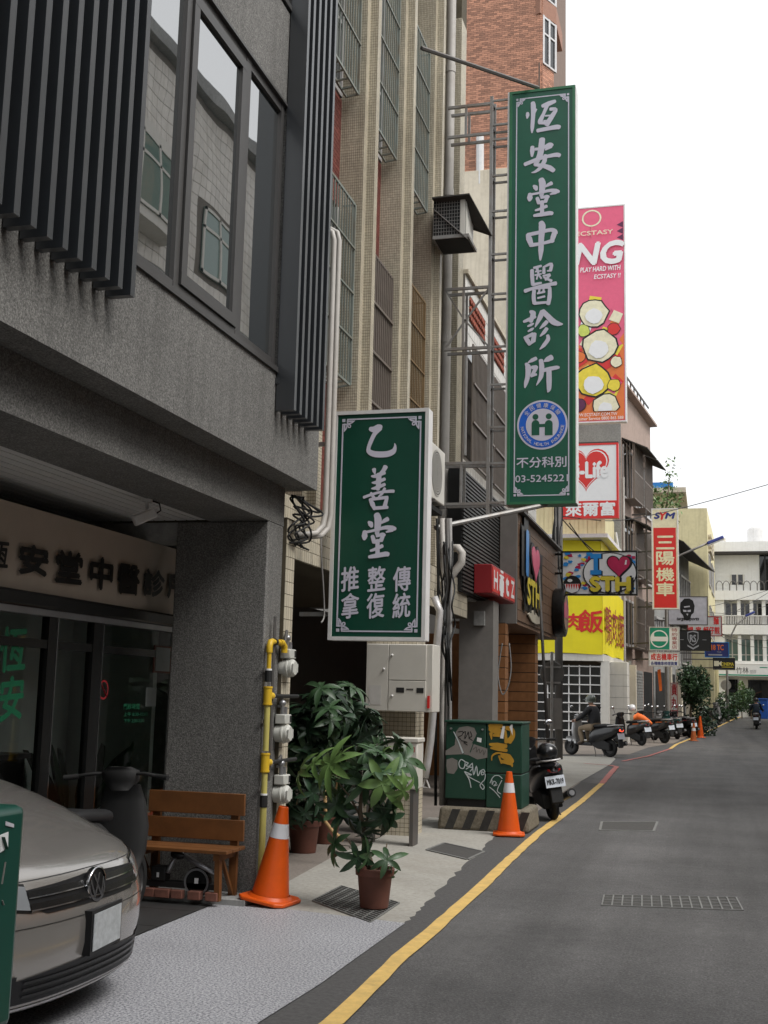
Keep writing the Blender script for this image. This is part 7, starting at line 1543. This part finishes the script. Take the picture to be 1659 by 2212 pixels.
# broad-leaved plant behind the clinic glass
bp_=thing('indoor_plant','broad-leaved plant standing behind the clinic glass','plant',(-4.95,8.7,.013)); pot(bp_,(-4.95,8.7,.013),.35,.17,.13)
bl=MB()
for i in range(5): pass
blm_=MB(); N=6
for i in range(N+1):
    t=i/N; ww=.075*math.sin(math.pi*(t*.93+.05)); blm_.v+=[(-ww,0,.25+.42*t),(0,.03,.25+.42*t+.02*t),(ww,0,.25+.42*t)]
for i in range(N): q=3*i; blm_.f+=[(q,q+1,q+4,q+3),(q+1,q+2,q+5,q+4)]
blm_.tube([(0,0,0),(0,.01,.27)],.008,5); blme=blm_.mesh('leaf','leaf_deep',smooth=True)
for i in range(9):
    a=i*2.4; d=Vector((math.cos(a)*.55,math.sin(a)*.55,1)).normalized(); inst(blme,'leaf',bp_,Matrix.Translation((0,0,.32))@d.to_track_quat('Z','Y').to_matrix().to_4x4()@Matrix.Rotation(a*1.7,4,'Z')@Matrix.Scale(1.15+.12*(i%3),4))
# far tree and shrubs: leaf-sized faces through the crown's volume
def foliage(r,name,c,rad,n,m,size,seed):
    g=np.random.default_rng(seed); v=[];f=[]
    lobes=[(g.normal(size=3)*np.array(rad)*.45,g.uniform(.45,.75)) for _ in range(9)]
    for i in range(n):
        lc,lr=lobes[g.integers(len(lobes))]; d=g.normal(size=3); d/=np.linalg.norm(d); p=np.array(c)+lc+d*np.array(rad)*lr*g.uniform(.45,1)**.6
        a=g.normal(size=3); a/=np.linalg.norm(a); b=np.cross(a,g.normal(size=3)); b/=np.linalg.norm(b)+1e-9; s=size*g.uniform(.6,1.4); k=len(v)
        v+=[tuple(p-a*s),tuple(p+b*s*.45),tuple(p+a*s),tuple(p-b*s*.45)]; f.append((k,k+1,k+2,k+3))
    mb=MB(); mb.v=v; mb.f=f; return mb.build(name,m,r)
q=G(1500,1590); tr_=thing('street_tree','small bushy street tree among the far signs','tree',(q.x-.3,q.y,gz(q.y)))
c=P(1503,1470,Y=q.y); MB().tube([(q.x-.2,q.y,0),(q.x-.15,q.y,1.2),(c.x,q.y,c.z)],[.07,.055,.03],8).build('trunk','bark',tr_,smooth=True)
for a in (-.5,.1,.6): MB().tube([(q.x-.15,q.y,1.2),(c.x+a*.5,q.y+a*.3,c.z-.1),(c.x+a,q.y,c.z+.3)],[.035,.025,.012],6).build('limb','bark',tr_,smooth=True)
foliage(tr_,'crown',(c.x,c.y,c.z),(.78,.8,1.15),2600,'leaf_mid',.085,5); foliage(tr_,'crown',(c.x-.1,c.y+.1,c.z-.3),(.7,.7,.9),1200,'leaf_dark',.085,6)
for i,(x,y,w,h_,lb,m) in enumerate(((1388,1560,.55,.5,'spiky potted palm behind the parked scooters','leaf_dark'),(1508,1570,.9,.6,'low dark shrub at the foot of the street tree','leaf_dark'),(1556,1540,.9,.6,'mixed shrubs in front of the far white building','leaf_mid'),(1580,1512,.9,.7,'reddish shrub beside the far shop column','leaf_mid'),(1602,1512,.35,.7,'tall potted plant before the far shop door','leaf_light'),(1622,1512,.45,.6,'round potted bush before the far shop door','leaf_mid'))):
    Yf=(48.5,58.5,76,80,82,82)[i]; c=P(x,y,Y=Yf); r=thing('shrub',lb,'plant',(c.x,Yf,gz(Yf))); MB().tube([(c.x,Yf,gz(Yf)),(c.x,Yf,c.z)],.04,6).build('stem','bark',r)
    if i==0:
        for k in range(26):
            a=k*2.4; e=.25+.5*((k*37)%10)/10; d=Vector((math.cos(a),math.sin(a),e)); MB().add([Vector((c.x,Yf,c.z-.35))+d*.05,Vector((c.x,Yf,c.z-.35))+d*.5+Vector((.03,.03,0)),Vector((c.x,Yf,c.z-.35))+d*.95-UZ*.15,Vector((c.x,Yf,c.z-.35))+d*.5-Vector((.03,.03,0))],[(0,1,2,3)]).build('frond',m,r)
    else: foliage(r,'foliage',(c.x,Yf,c.z),(w,w,h_),1100,m,.09,30+i)
rt_=thing('rooftop_shrub','leggy shrub growing on the brown-pink house roof','plant',(-3,60,12)); c=P(1446,1060,Y=58); MB().tube([(c.x-.3,58,10.2),(c.x-.1,58,c.z-.5),(c.x,58,c.z+.6)],[.06,.04,.02],6).build('stem','bark',rt_); foliage(rt_,'foliage',(c.x,58,c.z-.3),(.8,.8,1.1),420,'leaf_light',.10,77)
# ================================================================ lamps, bin, poles, wires in the distance
def lamp(label,Y,base,arm,head,r_):
    b=P(*base,Y=Y); r=thing('street_lamp',label,'street lamp',(b.x,Y,gz(Y))); pts=[(b.x,Y,gz(Y)),(b.x,Y,P(*arm[0],Y=Y).z)]+[tuple(P(*p,Y=Y)) for p in arm[1:]]
    MB().cyl(pts[0],pts[1],r_*1.5,r_).build('pole','galv',r,smooth=True,autos=40); MB().tube(pts[1:],r_*.8,8).build('arm','galv',r,smooth=True)
    h0,h1=P(*head[0],Y=Y),P(*head[1],Y=Y); MB().beam(h0,h1,.22,.14).build('head','lamp_blue',r,bevel=.03); MB().beam(h0-UZ*.09,h1-UZ*.09,.18,.04).build('lens','alu_white',r)
    return r
lamp('street lamp with blue head reaching over the road past the dealer sign',53,(1443,1600),((1443,1215),(1452,1207),(1500,1186),(1532,1172)),((1528,1174),(1563,1160)),.06)
lamp('curved street lamp with blue head before the far white building',76,(1573,1570),((1573,1400),(1576,1380),(1590,1350),(1615,1330)),((1610,1331),(1630,1322)),.06)
bx_=P(1643,1535,Y=83); bi=thing('blue_bin','blue bin standing right of the far shop door','bin',(bx_.x,83,gz(83))); box('body','blue_bin',bx_.x-.35,bx_.x+.45,82.7,83.3,gz(83),gz(83)+1.25,parent=bi,bevel=.03); box('lid','blue_bin',bx_.x-.38,bx_.x+.48,82.66,83.34,gz(83)+1.252,gz(83)+1.33,parent=bi,bevel=.02)
q=P(1568,1480,Y=79); rs2=thing('road_sign','small round grey road sign before the far shop','sign',(q.x,79,gz(79))); MB().cyl((q.x,79,gz(79)),(q.x,79,q.z+.3),.04).build('pole','galv_dark',rs2); MB().lathe([(.001,0),(.33,0),(.33,.02),(.001,.02)],(q.x,78.95,q.z),24,'y').build('disc','galv',rs2)
ph=thing('paper_strip','pink paper strip hanging by the lamp pole under the repair sign','paper',tuple(P(1425,1490,Y=50.2))); MB().prism([(P(1420,1450,Y=50.2).x,P(1420,1447,Y=50.2).z),(P(1427,1450,Y=50.2).x,P(1420,1445,Y=50.2).z),(P(1430,1450,Y=50.2).x,P(1420,1492,Y=50.2).z),(P(1424,1450,Y=50.2).x,P(1420,1493,Y=50.2).z)],(0,50.2,0),UX,UZ,0,.01).build('strip','orange_cloth',ph)
wire('overhead_wire','thin wire rising across the white sky to the right edge',[P(1215,1115,Y=40),P(1320,1125,Y=44),P(1410,1112,Y=48),P(1540,1080,Y=52),P(1700,1035,Y=54)],.018)
for k,(a,b,c_) in enumerate((((1415,1285),(1520,1312),(1700,1262)),((1470,1300),(1560,1325),(1700,1300)),((1550,1370),(1610,1395),(1700,1400)),((1545,1330),(1590,1320),(1680,1268)),((1550,1365),(1600,1380),(1690,1385)))):
    wire('overhead_wire','thin wire strung between the far houses and the white building',[P(*a,Y=62+k),P(*b,Y=72),P(*c_,Y=82)],.015,group='wires across the far street')
for k,(x0,y0,x1,y1) in enumerate(((1230,1130,1285,1200),(1213,1120,1300,1205),(1205,1210,1222,1300))): wire('overhead_wire',('upper','middle','lower')[k]+' of three slack wires beside the bar sign',[P(x0,y0,Y=28),P((x0+x1)/2,(y0+y1)/2+4,Y=29),P(x1,y1,Y=30)],.014,group='slack wires beside the bar sign')
for k in range(10):
    r_=random.Random(90+k); x=1196+r_.uniform(0,18); wire('cable','cable in the dark bundle above the timber bar end',[P(x+r_.uniform(-4,4),1060,Y=26.6),P(x+r_.uniform(-5,5),1110,Y=26.6),P(x+r_.uniform(-5,5),1160,Y=26.5),P(x+r_.uniform(-4,4),1230,Y=26.5)],.022,'cable_grey' if k%3==0 else 'cable',group='cables above the timber bar end')
up_=MB().cyl(P(1207,1640,Y=29.5),P(1207,1040,Y=29.5),.10).build('utility_pole','galv_dark',smooth=True); tag(up_,'grey utility pole behind the timber bar end','pole')
# ================================================================ opposite side of the street (seen in the glass)
ob=thing('opposite_building','white-tiled building across the street, mirrored in the clinic windows','building',(9,26,0))
OX=6.2
box('wall','white_joint',OX+.01,14,17,37,4.2,17.0,parent=ob); 
ot=Tiles(ob,'facade_tile','white_tile',.30,.30,.016,.01,limit=100)
ot.face((OX+.01,36.9,4.4),-UY,UZ,19.8,12.4,skip=lambda a,b:any(abs(36.9-a-y)<1.25 and z0-4.4<b<z0-4.4+1.9 for y in (19.5,23.5,28,32,35) for z0 in (5.6,9.0,12.4))); ot.done()
box('parapet_cap','render_grey',OX-.25,14,16.9,37.1,17.0,17.35,parent=ob)
for z in (4.25,8.0,11.4): box('string_course','render_grey',OX-.08,OX+.01,17,37,z,z+.18,parent=ob)
for y in (19.5,23.5,28,32,35):
    for z0 in (5.6,9.0,12.4):
        bay=y in (23.5,32); x=OX-.5 if bay else OX-.02
        if bay: box('window_box','off_white',x,OX,y-1.15,y+1.15,z0-.25,z0+2.1,parent=ob)
        w=box('window','glass_green',x-.02,x-.001,y-1.0,y+1.0,z0,z0+1.8,parent=ob)
        for yy in (-1,-.05,.9): box('frame','off_white',x-.05,x-.021,y+yy,y+yy+.1,z0,z0+1.8,parent=w)
        for zz_ in (0,1.2,1.72): box('frame','off_white',x-.05,x-.0205,y-1,y+1,z0+zz_,z0+zz_+.08,parent=w)
box('ground_floor','dark_wall',OX+1.2,14,5,37,0,4.2,parent=ob)
for y in (17.2,22,27,32,36.4): box('column','white_tile',OX,OX+.6,y-.3,y+.3,0,4.2,parent=ob)
o2=thing('opposite_building','plain grey shop house across the street with an orange awning','building',(9,10,0))
box('wall','render_grey',OX+.6,14,4,16.9,3.6,7.4,parent=o2); awm=MB().add([(OX+.6,5,3.3),(OX+.6,16,3.3),(OX-.7,16,2.75),(OX-.7,5,2.75),(OX+.6,5,3.26),(OX+.6,16,3.26),(OX-.7,16,2.71),(OX-.7,5,2.71)],[(0,1,2,3),(7,6,5,4),(0,4,5,1),(1,5,6,2),(2,6,7,3),(3,7,4,0)]).build('awning','orange_awning',o2); box('valance','orange_awning',OX-.72,OX-.70,5,16,2.4,2.76,parent=o2)
box('shop_inside','dark_wall',OX+3,OX+3.1,4,16.9,0,3.6,parent=o2)
for y in (7,10.5,14): w=box('window','glass_dark',OX+.57,OX+.599,y-1,y+1,4.6,6.4,parent=o2); box('frame','alu',OX+.53,OX+.569,y-.05,y+.05,4.6,6.4,parent=w)
o3=thing('opposite_building','row of low shop houses across the street further up','building',(9,55,0)); box('wall','cream_wall',OX+.8,14,38,78,0,9,parent=o3)
for y in range(40,76,5): box('window','glass_dark',OX+.77,OX+.799,y,y+2.4,4.5,6.5,parent=o3); box('doorway','black_matte',OX+.77,OX+.799,y,y+3.2,.1,2.9,parent=o3)

# the street goes on behind the camera: unseen houses added to cut sky light
o4=thing('opposite_building','tall plain unseen shop house behind the camera on the right, added to cut sky light','building',(9,-10,0)); box('wall','render_grey',OX+.3,15,-32,3.9,0,11.5,parent=o4)
for y in range(-30,2,5):
    for z in (4.4,7.8): w=box('window','glass_dark',OX+.27,OX+.299,y,y+2.6,z,z+1.8,parent=o4); box('frame','alu',OX+.23,OX+.269,y+1.25,y+1.35,z,z+1.8,parent=w)
    box('doorway','black_matte',OX+.27,OX+.299,y,y+3.4,.1,3.0,parent=o4)
o5=thing('added_building','plain tiled unseen house behind the camera on the left, added to cut sky light','building',(-8,-18,0)); box('wall','cream_wall',-14,-3.4,-34,-3.1,0,12,parent=o5)
for y in range(-32,-5,5):
    for z in (4.2,7.6): w=box('window','glass_dark',-3.399,-3.37,y,y+2.6,z,z+1.8,parent=o5); box('frame','alu',-3.369,-3.33,y+1.25,y+1.35,z,z+1.8,parent=w)
    box('doorway','black_matte',-3.399,-3.37,y,y+3.4,.1,3.0,parent=o5)
o6=thing('opposite_building','unseen house closing the street far behind the camera, added to cut sky light','building',(2,-44,0)); box('wall','render_grey',-20,25,-48,-42,0,12,parent=o6)
for x in range(-12,20,5):
    for z in (3.8,7.4): w=box('window','glass_dark',x,x+2.6,-41.999,-41.97,z,z+1.8,parent=o6); box('frame','alu',x+1.25,x+1.35,-41.969,-41.93,z,z+1.8,parent=w)
